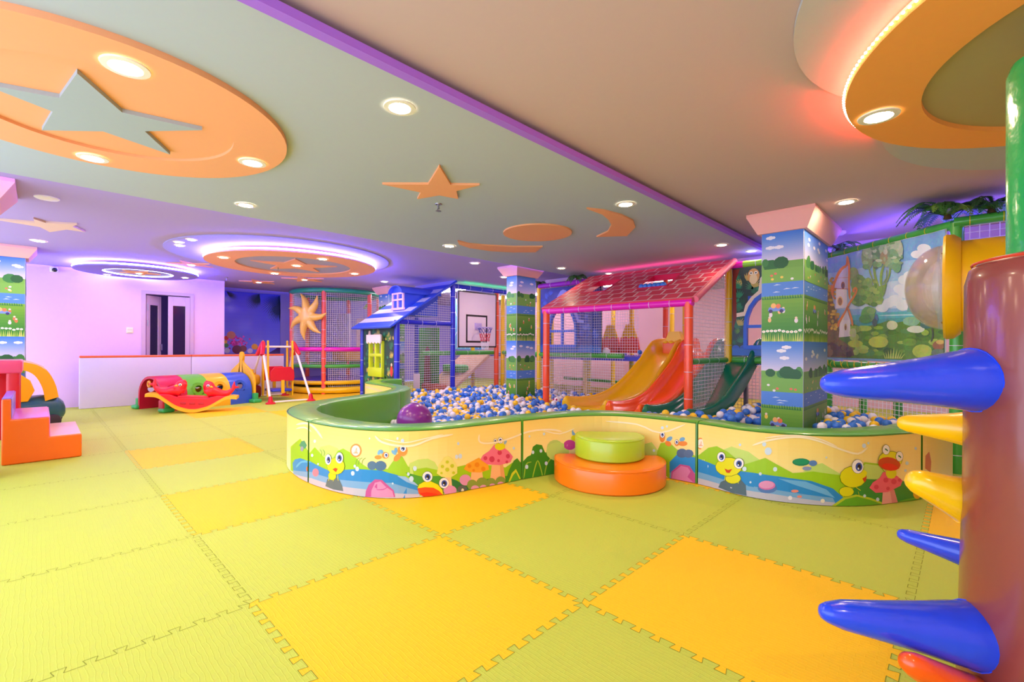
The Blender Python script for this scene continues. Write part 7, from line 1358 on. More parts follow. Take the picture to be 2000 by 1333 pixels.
(47,"1.027 1.9 1.021 1.867 1.003 1.845 0.978 1.84 0.953 1.853 0.934 1.881 0.927 1.917 0.934 1.95 0.952 1.972 0.977 1.977 1.002 1.963 1.02 1.935"),
(48,"0.875 2.007 0.869 1.974 0.85 1.951 0.823 1.947 0.796 1.961 0.776 1.99 0.769 2.028 0.776 2.062 0.796 2.084 0.822 2.088 0.849 2.073 0.868 2.044"),
(49,"0.769 1.98 0.764 1.945 0.749 1.921 0.728 1.915 0.707 1.928 0.692 1.957 0.686 1.995 0.692 2.03 0.707 2.054 0.728 2.059 0.748 2.046 0.764 2.017"),
(50,"0.845 2.09 0.836 2.075 0.815 2.075 0.798 2.09 0.798 2.109 0.815 2.117 0.836 2.109"),
(51,"0.953 2.144 0.947 2.132 0.933 2.132 0.921 2.143 0.921 2.155 0.932 2.155 0.946 2.155"),
(52,"0.8 1.952 0.785 1.932 0.752 1.933 0.725 1.953 0.725 1.977 0.752 1.988 0.785 1.976"),
(53,"0.8 1.995 0.785 1.985 0.752 1.987 0.725 2.001 0.725 2.016 0.752 2.02 0.785 2.01"),
(53,"0.69 2.063 0.685 2.052 0.673 2.052 0.662 2.062 0.662 2.075 0.672 2.081 0.685 2.076"),
(50,"1.002 1.952 0.988 1.936 0.958 1.937 0.933 1.954 0.933 1.974 0.958 1.982 0.988 1.972"),
(52,"1.05 1.925 1.038 1.915 1.012 1.917 0.99 1.929 0.99 1.942 1.011 1.947 1.038 1.939"),
(52,"0.888 2.074 0.883 2.053 0.872 2.05 0.863 2.067 0.863 2.091 0.872 2.105 0.883 2.097"),
(50,"0.636 2.003 0.623 1.988 0.592 1.989 0.568 2.006 0.568 2.025 0.592 2.033 0.623 2.023"),
(51,"0.76 2.032 0.754 2.023 0.742 2.022 0.731 2.032 0.731 2.044 0.741 2.049 0.754 2.044"),
(53,"1.044 1.997 1.038 1.978 1.024 1.976 1.013 1.992 1.013 2.014 1.024 2.025 1.038 2.018"),
(51,"0.881 1.975 0.876 1.959 0.864 1.957 0.855 1.971 0.855 1.99 0.864 2 0.876 1.993"),
(53,"0.905 2.128 0.894 2.117 0.87 2.119 0.851 2.133 0.85 2.148 0.87 2.153 0.894 2.144"),
(53,"0.873 2.071 0.861 2.048 0.834 2.047 0.812 2.069 0.811 2.099 0.834 2.112 0.861 2.1"),
(53,"0.739 2.109 0.728 2.091 0.704 2.091 0.684 2.109 0.684 2.131 0.704 2.141 0.728 2.131"),
(50,"0.881 1.941 0.871 1.918 0.849 1.916 0.831 1.936 0.831 1.963 0.849 1.977 0.871 1.967"),
(51,"1.027 1.982 1.013 1.974 0.982 1.977 0.957 1.989 0.957 2.002 0.982 2.005 1.013 1.996"),
(50,"0.9 2.152 0.887 2.129 0.858 2.129 0.834 2.152 0.834 2.155 0.858 2.155 0.887 2.155"),
(51,"0.949 2.142 0.936 2.133 0.907 2.136 0.884 2.15 0.884 2.155 0.907 2.155 0.936 2.155"),
(51,"0.739 2.155 0.729 2.155 0.706 2.155 0.688 2.155 0.688 2.155 0.706 2.155 0.729 2.155"),
(50,"0.913 1.96 0.903 1.939 0.881 1.937 0.863 1.956 0.862 1.982 0.881 1.994 0.903 1.985"),
(53,"1.014 2.065 1.006 2.058 0.987 2.059 0.971 2.069 0.971 2.079 0.987 2.082 1.006 2.076"),
(50,"0.637 2.102 0.631 2.085 0.617 2.084 0.606 2.098 0.605 2.118 0.617 2.128 0.631 2.121"),
(51,"0.763 1.964 0.748 1.941 0.714 1.941 0.687 1.963 0.686 1.991 0.714 2.003 0.748 1.991"),
(50,"0.933 1.96 0.928 1.95 0.915 1.95 0.905 1.959 0.905 1.971 0.915 1.977 0.928 1.972"),
(53,"1.045 1.998 1.036 1.99 1.015 1.992 0.998 2.002 0.998 2.013 1.015 2.017 1.036 2.01"),
(50,"0.923 1.993 0.914 1.976 0.892 1.975 0.874 1.991 0.874 2.013 0.892 2.022 0.914 2.014"),
(53,"0.635 2.101 0.628 2.091 0.613 2.091 0.6 2.102 0.6 2.115 0.613 2.12 0.628 2.114"),
(50,"0.846 1.998 0.84 1.979 0.825 1.977 0.814 1.993 0.814 2.015 0.825 2.027 0.839 2.019"),
(52,"0.882 2.155 0.877 2.155 0.865 2.154 0.855 2.155 0.855 2.155 0.864 2.155 0.876 2.155"),
(53,"0.98 1.992 0.967 1.983 0.936 1.986 0.91 1.999 0.91 2.012 0.935 2.015 0.967 2.006"),
(52,"0.868 2.106 0.857 2.096 0.832 2.098 0.812 2.111 0.812 2.125 0.832 2.129 0.857 2.12"),
(51,"1.051 1.982 1.046 1.964 1.035 1.962 1.027 1.976 1.026 1.997 1.035 2.008 1.046 2.001"),
(52,"0.742 2.039 0.731 2.02 0.706 2.02 0.685 2.038 0.685 2.061 0.706 2.071 0.731 2.061"),
(53,"1.031 2.094 1.025 2.07 1.011 2.066 1 2.086 1 2.115 1.011 2.131 1.025 2.121"),
(51,"0.942 2.015 0.932 2.003 0.908 2.004 0.888 2.017 0.888 2.033 0.908 2.039 0.932 2.031"),
(51,"0.774 1.957 0.76 1.944 0.73 1.945 0.706 1.96 0.706 1.977 0.73 1.984 0.76 1.975"),
(50,"0.713 2.155 0.697 2.155 0.662 2.155 0.633 2.155 0.633 2.155 0.662 2.155 0.697 2.155"),
(51,"0.649 1.956 0.634 1.936 0.6 1.936 0.573 1.956 0.572 1.982 0.6 1.993 0.634 1.982"),
(51,"0.734 2.134 0.719 2.121 0.684 2.124 0.656 2.141 0.656 2.155 0.684 2.155 0.719 2.155"),
(54,"0.683 1.561 0.672 1.546 0.647 1.544 0.627 1.557 0.627 1.575 0.647 1.585 0.672 1.578"),
(40,"0.72 1.804 0.714 1.797 0.7 1.797 0.689 1.804 0.689 1.813 0.7 1.817 0.714 1.813"),
(54,"0.621 1.629 0.609 1.606 0.58 1.602 0.556 1.622 0.556 1.649 0.58 1.664 0.608 1.655"),
(40,"0.631 1.586 0.624 1.573 0.608 1.571 0.595 1.582 0.595 1.597 0.608 1.606 0.624 1.601"),
(54,"0.725 1.666 0.713 1.644 0.688 1.641 0.667 1.659 0.667 1.685 0.687 1.699 0.713 1.691"),
(55,"0.646 1.816 0.638 1.802 0.622 1.8 0.608 1.813 0.608 1.83 0.621 1.839 0.638 1.833"),
(54,"0.535 1.851 0.526 1.842 0.504 1.843 0.487 1.852 0.487 1.864 0.504 1.868 0.525 1.862"),
(54,"0.634 1.742 0.617 1.729 0.578 1.73 0.546 1.745 0.546 1.761 0.578 1.767 0.617 1.759"),
(40,"0.693 1.577 0.683 1.555 0.66 1.551 0.641 1.569 0.641 1.595 0.659 1.61 0.683 1.602"),
(40,"0.733 1.732 0.723 1.717 0.701 1.716 0.682 1.729 0.682 1.747 0.7 1.756 0.723 1.749"),
(55,"0.717 1.707 0.702 1.686 0.67 1.684 0.644 1.703 0.643 1.728 0.67 1.74 0.702 1.731"),
(55,"0.752 1.78 0.742 1.772 0.718 1.773 0.699 1.782 0.699 1.793 0.718 1.797 0.742 1.791"),
(40,"0.488 1.6 0.474 1.581 0.441 1.579 0.414 1.596 0.414 1.618 0.441 1.629 0.473 1.621"),
(54,"0.669 1.613 0.661 1.597 0.642 1.595 0.627 1.608 0.627 1.626 0.642 1.636 0.661 1.63"),
(40,"0.627 1.689 0.613 1.674 0.58 1.674 0.554 1.688 0.554 1.706 0.58 1.715 0.612 1.707"),
(55,"0.745 1.704 0.736 1.683 0.714 1.68 0.697 1.698 0.696 1.723 0.714 1.736 0.736 1.728"),
(55,"0.562 1.813 0.551 1.802 0.528 1.802 0.509 1.813 0.509 1.827 0.528 1.833 0.551 1.827"),
(55,"0.8 1.56 0.784 1.546 0.745 1.545 0.714 1.559 0.714 1.577 0.745 1.584 0.783 1.577"),
(54,"0.75 1.549 0.733 1.53 0.695 1.528 0.664 1.545 0.664 1.568 0.695 1.579 0.733 1.57"),
(40,"0.696 1.597 0.679 1.575 0.64 1.572 0.608 1.592 0.607 1.62 0.639 1.633 0.679 1.623"),
(40,"0.712 1.639 0.703 1.622 0.684 1.62 0.669 1.634 0.668 1.654 0.684 1.665 0.703 1.659"),
(55,"0.775 1.671 0.76 1.657 0.725 1.657 0.696 1.671 0.696 1.688 0.724 1.696 0.76 1.688"),
(54,"0.745 1.741 0.739 1.72 0.726 1.716 0.716 1.733 0.715 1.756 0.726 1.77 0.739 1.763"),
(54,"0.537 1.614 0.52 1.597 0.481 1.596 0.45 1.612 0.45 1.632 0.481 1.642 0.52 1.633"),
(56,"0.721 1.446 0.711 1.405 0.681 1.375 0.64 1.366 0.598 1.38 0.566 1.413 0.555 1.458 0.566 1.5 0.597 1.53 0.639 1.538 0.68 1.523 0.71 1.489"),
(57,"0.675 1.401 0.668 1.38 0.649 1.364 0.62 1.356 0.587 1.358 0.558 1.369 0.537 1.387 0.529 1.409 0.537 1.43 0.557 1.446 0.587 1.454 0.619 1.452 0.648 1.441 0.668 1.422"),
(58,"0.731 1.482 0.725 1.467 0.71 1.455 0.687 1.45 0.662 1.451 0.639 1.46 0.623 1.474 0.617 1.49 0.623 1.506 0.639 1.517 0.662 1.523 0.687 1.52 0.71 1.512 0.725 1.498"),
(59,"0.191 1.776 0.341 1.758 0.358 1.548 0.186 1.549"),
(60,"0.157 1.793 0.274 2.016 0.364 2.014 0.365 1.755"),
(61,"0.146 1.727 0.16 1.75 0.163 1.786 0.175 1.827 0.202 1.879 0.239 1.938 0.273 1.981 0.3 1.998 0.329 2.004 0.356 2.022 0.365 2.059 0.365 2.101 0.352 2.132 0.342 2.134 0.33 2.107 0.33 2.068 0.323 2.039 0.308 2.031 0.278 2.025 0.243 2.003 0.206 1.956 0.168 1.896 0.139 1.841 0.125 1.795 0.122 1.756 0.134 1.729"),
(61,"0.342 2.133 0.341 2.104 0.354 2.062 0.364 2.012 0.366 1.949 0.365 1.876 0.365 1.806 0.368 1.74 0.373 1.679 0.388 1.636 0.397 1.635 0.405 1.677 0.4 1.738 0.396 1.802 0.396 1.871 0.398 1.944 0.395 2.009 0.385 2.062 0.372 2.105 0.351 2.133"),
(62,"0.166 1.779 0.365 1.752 0.365 1.757 0.166 1.784"),
(62,"0.191 1.901 0.364 1.882 0.364 1.886 0.191 1.905"),
(63,"0.31 1.803 0.307 1.785 0.3 1.772 0.29 1.765 0.278 1.766 0.267 1.776 0.26 1.791 0.257 1.81 0.26 1.828 0.267 1.842 0.277 1.848 0.289 1.847 0.3 1.837 0.307 1.822"),
(64,"0.3 1.799 0.298 1.786 0.294 1.775 0.287 1.77 0.28 1.771 0.273 1.778 0.269 1.79 0.267 1.803 0.269 1.817 0.273 1.827 0.28 1.833 0.287 1.832 0.294 1.825 0.298 1.813"),
(65,"0.283 1.627 0.279 1.603 0.269 1.585 0.255 1.575 0.238 1.577 0.224 1.589 0.213 1.609 0.209 1.634 0.213 1.658 0.223 1.676 0.238 1.685 0.254 1.684 0.269 1.671 0.279 1.651"),
(66,"0.27 1.624 0.267 1.605 0.261 1.59 0.252 1.582 0.241 1.583 0.232 1.592 0.225 1.609 0.223 1.628 0.225 1.648 0.231 1.663 0.241 1.671 0.251 1.67 0.261 1.66 0.267 1.644"),
(61,"0.118 1.839 0.111 1.81 0.114 1.767 0.121 1.728 0.135 1.697 0.153 1.671 0.172 1.656 0.178 1.658 0.174 1.678 0.157 1.702 0.145 1.73 0.139 1.766 0.136 1.807 0.126 1.838"),
(59,"0.244 1.372 0.342 1.537 0.399 1.404 0.404 1.224 0.232 1.214"),
(67,"0.277 1.41 0.342 1.511 0.383 1.405"),
(61,"0.232 1.333 0.242 1.346 0.242 1.363 0.255 1.393 0.292 1.446 0.342 1.51 0.386 1.566 0.418 1.604 0.445 1.634 0.467 1.66 0.484 1.685 0.496 1.705 0.502 1.725 0.498 1.744 0.485 1.758 0.465 1.766 0.448 1.761 0.437 1.749 0.43 1.736 0.432 1.721 0.438 1.709 0.451 1.704 0.458 1.707 0.463 1.716 0.459 1.724 0.458 1.729 0.461 1.735 0.468 1.742 0.468 1.743 0.468 1.743 0.473 1.737 0.475 1.729 0.47 1.716 0.459 1.698 0.443 1.675 0.422 1.649 0.395 1.619 0.362 1.58 0.317 1.524 0.266 1.459 0.227 1.405 0.212 1.37 0.211 1.347 0.223 1.333"),
(61,"0.362 1.547 0.368 1.508 0.389 1.457 0.405 1.413 0.413 1.382 0.416 1.356 0.428 1.338 0.436 1.338 0.444 1.357 0.441 1.384 0.433 1.417 0.416 1.463 0.395 1.514 0.37 1.548"),
(68,"0.35 1.329 0.348 1.312 0.341 1.298 0.332 1.291 0.322 1.292 0.313 1.299 0.307 1.313 0.304 1.33 0.306 1.347 0.313 1.361 0.322 1.368 0.332 1.367 0.341 1.359 0.347 1.346"),
(69,"0.34 1.321 0.339 1.309 0.335 1.299 0.33 1.294 0.324 1.294 0.319 1.3 0.315 1.31 0.314 1.322 0.315 1.335 0.319 1.344 0.324 1.35 0.33 1.349 0.335 1.344 0.339 1.334"),
(70,"0.485 1.26 0.48 1.238 0.468 1.221 0.449 1.211 0.428 1.212 0.41 1.222 0.396 1.24 0.392 1.263 0.396 1.285 0.409 1.302 0.428 1.311 0.449 1.311 0.467 1.3 0.48 1.282"),
(71,"0.757 1.408 0.755 1.389 0.75 1.375 0.742 1.367 0.734 1.367 0.726 1.376 0.721 1.391 0.719 1.41 0.72 1.429 0.726 1.444 0.733 1.452 0.742 1.451 0.75 1.442 0.755 1.427"),
(72,"0.748 1.361 0.745 1.343 0.737 1.329 0.724 1.322 0.711 1.323 0.698 1.331 0.69 1.346 0.687 1.364 0.69 1.381 0.698 1.395 0.71 1.403 0.724 1.402 0.736 1.393 0.745 1.379"),
(73,"1.331 1.311 1.325 1.295 1.309 1.284 1.285 1.277 1.259 1.278 1.234 1.286 1.217 1.3 1.211 1.316 1.217 1.332 1.234 1.344 1.258 1.349 1.285 1.348 1.309 1.34 1.325 1.327"),
(74,"1.318 1.29 1.315 1.269 1.32 1.242 1.322 1.217 1.317 1.195 1.308 1.172 1.308 1.154 1.313 1.152 1.326 1.165 1.335 1.189 1.341 1.215 1.339 1.243 1.334 1.272 1.323 1.29"),
(75,"1.45 1.121 1.445 1.103 1.428 1.089 1.403 1.081 1.376 1.08 1.351 1.088 1.333 1.103 1.326 1.121 1.333 1.139 1.35 1.154 1.375 1.162 1.403 1.161 1.427 1.153 1.444 1.139"),
(76,"1.45 1.152 1.446 1.143 1.435 1.136 1.419 1.132 1.401 1.132 1.384 1.136 1.373 1.143 1.368 1.152 1.373 1.161 1.384 1.169 1.401 1.172 1.419 1.172 1.435 1.168 1.446 1.161"),
(77,"1.461 1.06 1.454 1.046 1.434 1.035 1.406 1.029 1.374 1.028 1.344 1.033 1.324 1.044 1.316 1.058 1.323 1.072 1.344 1.083 1.373 1.089 1.406 1.089 1.434 1.084 1.454 1.073"),
]
# ------------------------------------------------------------------ round net tower
TC = (-9.85, 3.5); TR = 1.02
t = thing('net_tower', 'round netted trampoline tower with green ring top and orange posts', 'play tower', (TC[0], TC[1], 0))
def tp(a, r=TR, z=0): return (TC[0]+r*math.cos(a), TC[1]+r*math.sin(a), z)
A0 = math.atan2(2.85-TC[1], -9.1-TC[0])
for k in range(6):
    a = A0+k*PI/3; pole(t, tp(a), tp(a, z=2.33), .05, vin('coral_vinyl', (250, 92, 74)))
for nm, z, r, m in (('top_ring', 2.33, .055, m_teal), ('middle_ring', 1.0, .05, m_mag), ('lower_ring', .62, .04, m_gr), ('bed_ring', .25, .045, m_ye), ('base_ring', .08, .07, m_ye)):
    b = MB(); b.tube(c3(TC, TR, z, 60), r, 12, True); b.build(nm, m, t)
MB().lathe([(0, .30), (TR-.06, .30), (TR-.03, .27), (TR-.06, .24), (0, .24)], (*TC, 0), 48).build('trampoline_bed', vin('violet_vinyl', (84, 50, 214)), t)
n = int(2*PI*TR/.045); b = MB()
for k in range(n): a = 2*PI*k/n; b.tube([tp(a, TR, .66), tp(a, TR, 2.3)], .0028, 4, cap=False)
for k in range(36): b.tube(c3(TC, TR, .68+k*.045, 60), .0028, 4, True)
nb = int(n*.42)
for k in range(nb): a = A0+.1+2*PI*k/n; b.tube([tp(a, TR, .1), tp(a, TR, .62)], .0028, 4, cap=False)
for k in range(11): b.tube(c3(TC, TR, .12+k*.045, 30, A0+.1, A0+.1+nb*2*PI/n), .0028, 4)
b.build('netting', m_cord, t, smooth=0, fix=False)
MB().rbox((TC[0]-.5, TC[1]+.1, .7), (TC[0]+.3, TC[1]+.7, .95), .04).build('step_pad', vin('tan_vinyl', (206, 160, 70)), t)
pole(t, tp(A0+2.2, .7, 2.05), tp(A0+1.2, .85, 2.05), .04, m_lime, 'inner_rail')
MB().box((TC[0]-.75, TC[1]+.35, 1.0), (TC[0]-.1, TC[1]+.4, 1.9)).build('inner_panel', mat('grey_lilac_board', (206, 196, 232), .6), t)
MB().box((TC[0]+.1, TC[1]+.45, 1.05), (TC[0]+.65, TC[1]+.5, 1.75)).build('inner_panel', mat('pale_board', (244, 216, 206), .6), t)
# sun ornament on the netting
sd = Vector((-9.29-TC[0], 2.56-TC[1], 0)).normalized(); su = Vector((-sd.y, sd.x, 0)); sc_ = Vector((-9.29, 2.56, 1.74))
t = thing('sun_ornament', 'inflated golden sun with seven curved rays hung on the net tower', 'ornament', sc_)
Ms = Matrix(((su.x, 0, sd.x, sc_.x), (su.y, 0, sd.y, sc_.y), (0, 1, 0, sc_.z), (0, 0, 0, 1)))
m_sun = mat('golden_vinyl', (252, 196, 96), .3, coat=.4)
MB(Ms).ball((0, 0, .04), (.20, .22, .10), 28, 16).build('sun_face', m_sun, t)
for k in range(7):
    a = math.radians(96+k*360/7); P = [(math.cos(a+q*.42)*r, math.sin(a+q*.42)*r*1.08, .03) for q, r in ((0, .12), (0, .18), (.04, .26), (.18, .35), (.4, .43), (.56, .5))]
    MB(Ms).tube(P, [.09, .088, .078, .058, .03, .006], 10).build('ray', m_sun, t)
# ------------------------------------------------------------------ right: tarpaulin banner, tube, frames
T0 = Vector((0, 5.0, 0)); T1 = Vector((1.10, 4.03, 0)); TD = (T1-T0).normalized(); TL = (T1-T0).length; TN = Vector((TD.y, -TD.x, 0))
t = thing('side_frame', 'green padded frame with white netting that carries the fairy-tale tarpaulin', 'play frame', (.55, 4.5, 0))
pole(t, T0+Vector((0, 0, 0)), T0+Vector((0, 0, 2.2)), .045, m_gr); pole(t, T1+Vector((.02, -.02, 0)), T1+Vector((.02, -.02, 2.2)), .048, m_gr)
pole(t, T0+Vector((0, 0, 2.19)), T1+Vector((0, 0, 2.19)), .042, m_gr, 'top_rail', .19, mat('yellow_tie', (236, 206, 40), .5)); pole(t, T0+Vector((0, 0, .9)), T1+Vector((0, 0, .9)), .042, m_gr, 'deck_edge', .17, mat('yellow_tie', (236, 206, 40), .5))
pole(t, (1.1, 3.98, 2.2), (2.4, 3.98, 2.2), .042, m_gr, 'top_rail', .2, mat('yellow_tie', (236, 206, 40), .5))
netpart(t, T0, TD, (0, 0, 1), [(.05, .1), (TL-.05, .1), (TL-.05, .87), (.05, .87)], .047); netpart(t, (0, 4.0, 0), (1, 0, 0), (0, 0, 1), [(1.1, 1.0), (2.3, 1.0), (2.3, 2.16), (1.1, 2.16)], .06)
netpart(t, T1-TN*.03, TD, (0, 0, 1), [(-.04, .95), (.06, .95), (.06, 2.15), (-.04, 2.15)], .045)
pole(t, (.6, 5.6, 0), (.6, 5.6, 2.2), .045, m_gr); pole(t, (.2, 6.1, 0), (.2, 6.1, 2.2), .045, m_gr); pole(t, (1.25, 5.2, 0), (1.25, 5.2, 2.2), .045, m_gr)
MB().prism([(.5, .02), (2.2, .02), (2.2, .6)], .9, (0, 4.4, 0), (1, 0, 0), (0, 0, 1), (0, 1, 0)).build('green_ramp', mat('green_board', (60, 150, 50), .5), t)
t = thing('tarpaulin', 'shiny tarpaulin printed with a fairy-tale cottage and trees, tied to green rails', 'banner', (.55, 4.5, .95))
def tw(s, z): return .006*math.sin(s*13+1)+.004*math.sin(s*37)
def tm(s, z, h): q = T0+TD*s+TN*(.05+tw(s, z)+h); return (q.x, q.y, z)
bk_ = MB(); bk_.skin([[tm(.02+(TL-.04)*k/120, .955+1.205*j/24, -.006) for j in range(25)] for k in range(121)]); bk_.build('sheet', mat('white_sheet', (220, 226, 220), .4), t, solid=.004)
pr = Print(tm, .025, .0004); ART2 = []
pr.rect(.025, TL-.025, .96, 2.155, (150, 190, 230))
for ln in TART:
    v = [float(x) for x in ln[1].split()]; q = clip(clip(list(zip(v[::2], v[1::2])), .025, 1), TL-.025, -1)
    if len(q) > 2: pr.poly(q, tuple(int(c*.8+52) for c in TCOL[ln[0]]))
pr.build('picture_print', print_mat('glossy_tarpaulin', .22, .45, .25, 7, .4), t)
b = MB()
for k in range(15): q = T0+TD*(.06+k*.096); b.tube([(q+TN*.055+Vector((0, 0, .95)))[:], (q+TN*.05+Vector((0, 0, .9)))[:], (q+TN*.03+Vector((0, 0, .875)))[:]], .004, 5)
b.build('yellow_ties', mat('yellow_tie', (236, 206, 40), .5), t)
t = thing('crawl_tube', 'yellow crawl tube with flanged ring and clear bubble window', 'crawl tube', (1.9, 3.45, 1.2))
cy, cz, cr = 3.45, 1.585, .355; m_ty = mat('tube_yellow', (255, 196, 0), .42)
MB().lathe([(cr, 1.14), (cr, 2.6), (cr-.02, 2.6), (cr-.02, 1.14), (cr, 1.14)], (0, cy, cz), 40, axis='x').build('tube', m_ty, t)
MB().lathe([(cr-.03, 1.05), (cr+.05, 1.05), (cr+.062, 1.065), (cr+.055, 1.11), (cr+.02, 1.15), (cr-.03, 1.15), (cr-.03, 1.05)], (0, cy, cz), 48, axis='x').build('flange', m_ty, t)
m_bub = mat('clear_bubble', (250, 240, 230), .05, trans=.85, alpha=.42)
MB().lathe([(.001, 1.05-.24)]+[((cr-.02)*math.sin(k*PI/24), 1.05-.24*math.cos(k*PI/24)) for k in range(1, 13)], (0, cy, cz), 40, axis='x').build('bubble_window', m_bub, t, solid=.005)
for a in (.9, 2.5, 4.0, 5.4): MB().ball((1.048, cy+(cr+.03)*math.cos(a), cz+(cr+.03)*math.sin(a)), .008, 8, 6).build('bolt', mat('dark_bolt', (120, 90, 20), .4), t)
b = MB(); b.box((1.6, 3.4, .0), (1.66, 3.5, 1.24)); b.box((2.3, 3.4, 0), (2.36, 3.5, 1.24)); b.build('support', m_gr, t)
# ------------------------------------------------------------------ climbing trunk with soft pegs
TX, TY, TRD = 1.415, .456, .25
t = thing('climbing_tree', 'brown padded climbing trunk with coloured soft pegs at the right edge', 'climbing tree', (TX, TY, 0))
MB().lathe([(0, .0), (TRD+.012, .0), (TRD+.014, .02), (TRD+.008, .3), (TRD, .7), (TRD-.002, 1.30), (TRD-.012, 1.345), (TRD-.04, 1.372), (TRD-.08, 1.38), (0, 1.385)], (TX, TY, 0), 64).build('trunk', mat('brown_vinyl', (138, 62, 56), .3, coat=.45, bump=.12, bscale=7), t)
b = MB(); b.tube(c3((TX, TY), TRD-.02, 1.362, 48), .004, 6, True); b.build('seam', mat('red_seam', (210, 60, 40), .4), t)
def peg(a, bb, r0, r1, m, lab):
    a, bb = Vector(a), Vector(bb); d = bb-a; P = [(0, r0*.96), (.012, r0*1.04), (.05, r0), (.12, r0*.96), (.3, r0+(r1-r0)*.3), (.6, r0+(r1-r0)*.62), (.85, r0+(r1-r0)*.86), (.95, r1*.86), (.985, r1*.6), (1.0, r1*.2)]
    o = MB().tube([a+d*q for q, _ in P], [r for _, r in P], 24).build('peg', m, t); tag(o, lab)
    MB().tube([a+d*.008, a+d*.02], r0*1.06, 24).build('stitched_rim', m, o)
m_pb = mat('royal_blue_vinyl', (14, 70, 232), .25, coat=.5, bump=.3, bscale=10); m_py = mat('peg_yellow_vinyl', (255, 200, 8), .28, coat=.45, bump=.3, bscale=10); m_po = mat('peg_orange_vinyl', (255, 92, 14), .28, coat=.45, bump=.3, bscale=10)
peg((1.19, .345, 1.005), (.86, .03, .99), .092, .035, m_pb, 'big royal blue peg at the top'); peg((1.19, .34, .235), (.86, .02, .305), .092, .034, m_pb, 'big royal blue peg low down')
peg((1.19, .60, .822), (.99, .61, .822), .06, .026, m_py, 'upper yellow peg'); peg((1.18, .50, .60), (1.035, .41, .665), .075, .034, m_py, 'lower yellow peg')
peg((1.2, .68, .365), (.985, .69, .385), .05, .022, m_pb, 'small dark blue peg in the middle'); peg((1.2, .30, .07), (1.05, .07, .225), .06, .03, m_po, 'orange peg near the floor')
peg((1.43, .22, .62), (1.5, -.1, .64), .08, .035, m_py, 'yellow peg on the far right')
t = thing('padded_post', 'tall green padded post with a dark rod above, right picture edge', 'post', (1.44, 1.04, 0))
MB().lathe([(0, 0), (.16, 0), (.165, .03), (.16, 1.2), (.162, 2.16), (.15, 2.2), (.03, 2.215), (0, 2.215)], (1.445, 1.045, 0), 40).build('padding', mat('crinkled_green_vinyl', (30, 176, 84), .25, coat=.5, bump=.5, bscale=11), t)
MB().cyl((1.44, 1.04, 2.21), (1.44, 1.04, H), .018, 12).build('rod', mat('dark_steel', (70, 62, 64), .35, .9), t); MB().lathe([(.03, 2.23), (.045, 2.24), (.045, 2.29), (.03, 2.3)], (1.44, 1.04, 0), 20).build('collar', mat('purple_brown_steel', (90, 50, 70), .35, .5), t)
# ------------------------------------------------------------------ artificial ferns
def fern(name, lab, c, n, L, seed, cat='artificial fern', droop=.5, cols=((52, 110, 40), (120, 160, 50), (40, 80, 40)), up=.55, zmax=2.40):
    t = thing(name, lab, cat, c); R = random.Random(seed); ms = [mat('fern_%s' % q, v, .6) for q, v in zip(('leaf', 'tip', 'shade'), cols)]
    MB().lathe([(0, c[2]), (.03, c[2]), (.02, c[2]+.05), (0, c[2]+.06)], (c[0], c[1], 0), 10).build('crown_base', mat('fern_brown', (80, 60, 30), .8), t)
    for k in range(n):
        a = 2*PI*k/n+R.uniform(-.25, .25); l = L*R.uniform(.7, 1.1); h = up*R.uniform(.5, 1.1)*l; P = []
        for i in range(13):
            q = i/12; P.append(Vector((c[0]+math.cos(a)*l*q, c[1]+math.sin(a)*l*q, min(c[2]+.03+h*math.sin(q*PI*.62)-droop*l*q*q*q, zmax))))
        b = MB(); b.tube(P, .003, 5)
        sd_ = Vector((-math.sin(a), math.cos(a), 0))
        for i in range(1, 13):
            for u in (0, .5):
                p = P[i-1].lerp(P[i], u); w_ = .42*l*math.sin((i-1+u)/12*PI*.86+.3)*.5; d = (P[i]-P[i-1]).normalized()
                for s in (-1, 1):
                    e = p+sd_*s*w_+d*w_*.35-Vector((0, 0, w_*.25)); e.z = min(e.z, zmax); g_ = l*.034; m_ = (p+e)/2+d*g_; b.add([p[:], m_[:], e[:], ((p+e)/2-d*g_)[:]], [(0, 1, 2, 3)])
        b.build('frond', ms[R.choice((0, 0, 1, 2))], t, smooth=0, fix=False)
fern('fern', 'bushy artificial fern on the green rail above the yellow crawl tube', (1.06, 3.96, 2.235), 22, .34, 3, up=.5)
fern('fern', 'second artificial fern at the right end of the green rail', (1.33, 3.96, 2.235), 18, .3, 9, up=.5)
fern('fern', 'blue-lit artificial fern behind the right pillar at the tarpaulin corner', (.10, 4.98, 2.235), 9, .26, 5, cols=((60, 100, 110), (80, 130, 130), (40, 60, 110)), up=.4)  # bluish leaf tones imitate the blue lamp light
fern('palm_plant', 'small dark artificial palm on the violet rail beside the red roof', (-3.72, 5.02, 2.27), 9, .3, 7, 'artificial palm', .7, ((36, 80, 40), (50, 96, 44), (24, 56, 36)), .45)
fern('palm_plant', 'dark artificial palm fronds peeping out behind the middle pillar', (-4.62, 5.04, 2.27), 7, .2, 8, 'artificial palm', .8, ((30, 66, 40), (40, 80, 44), (24, 50, 36)), .3)
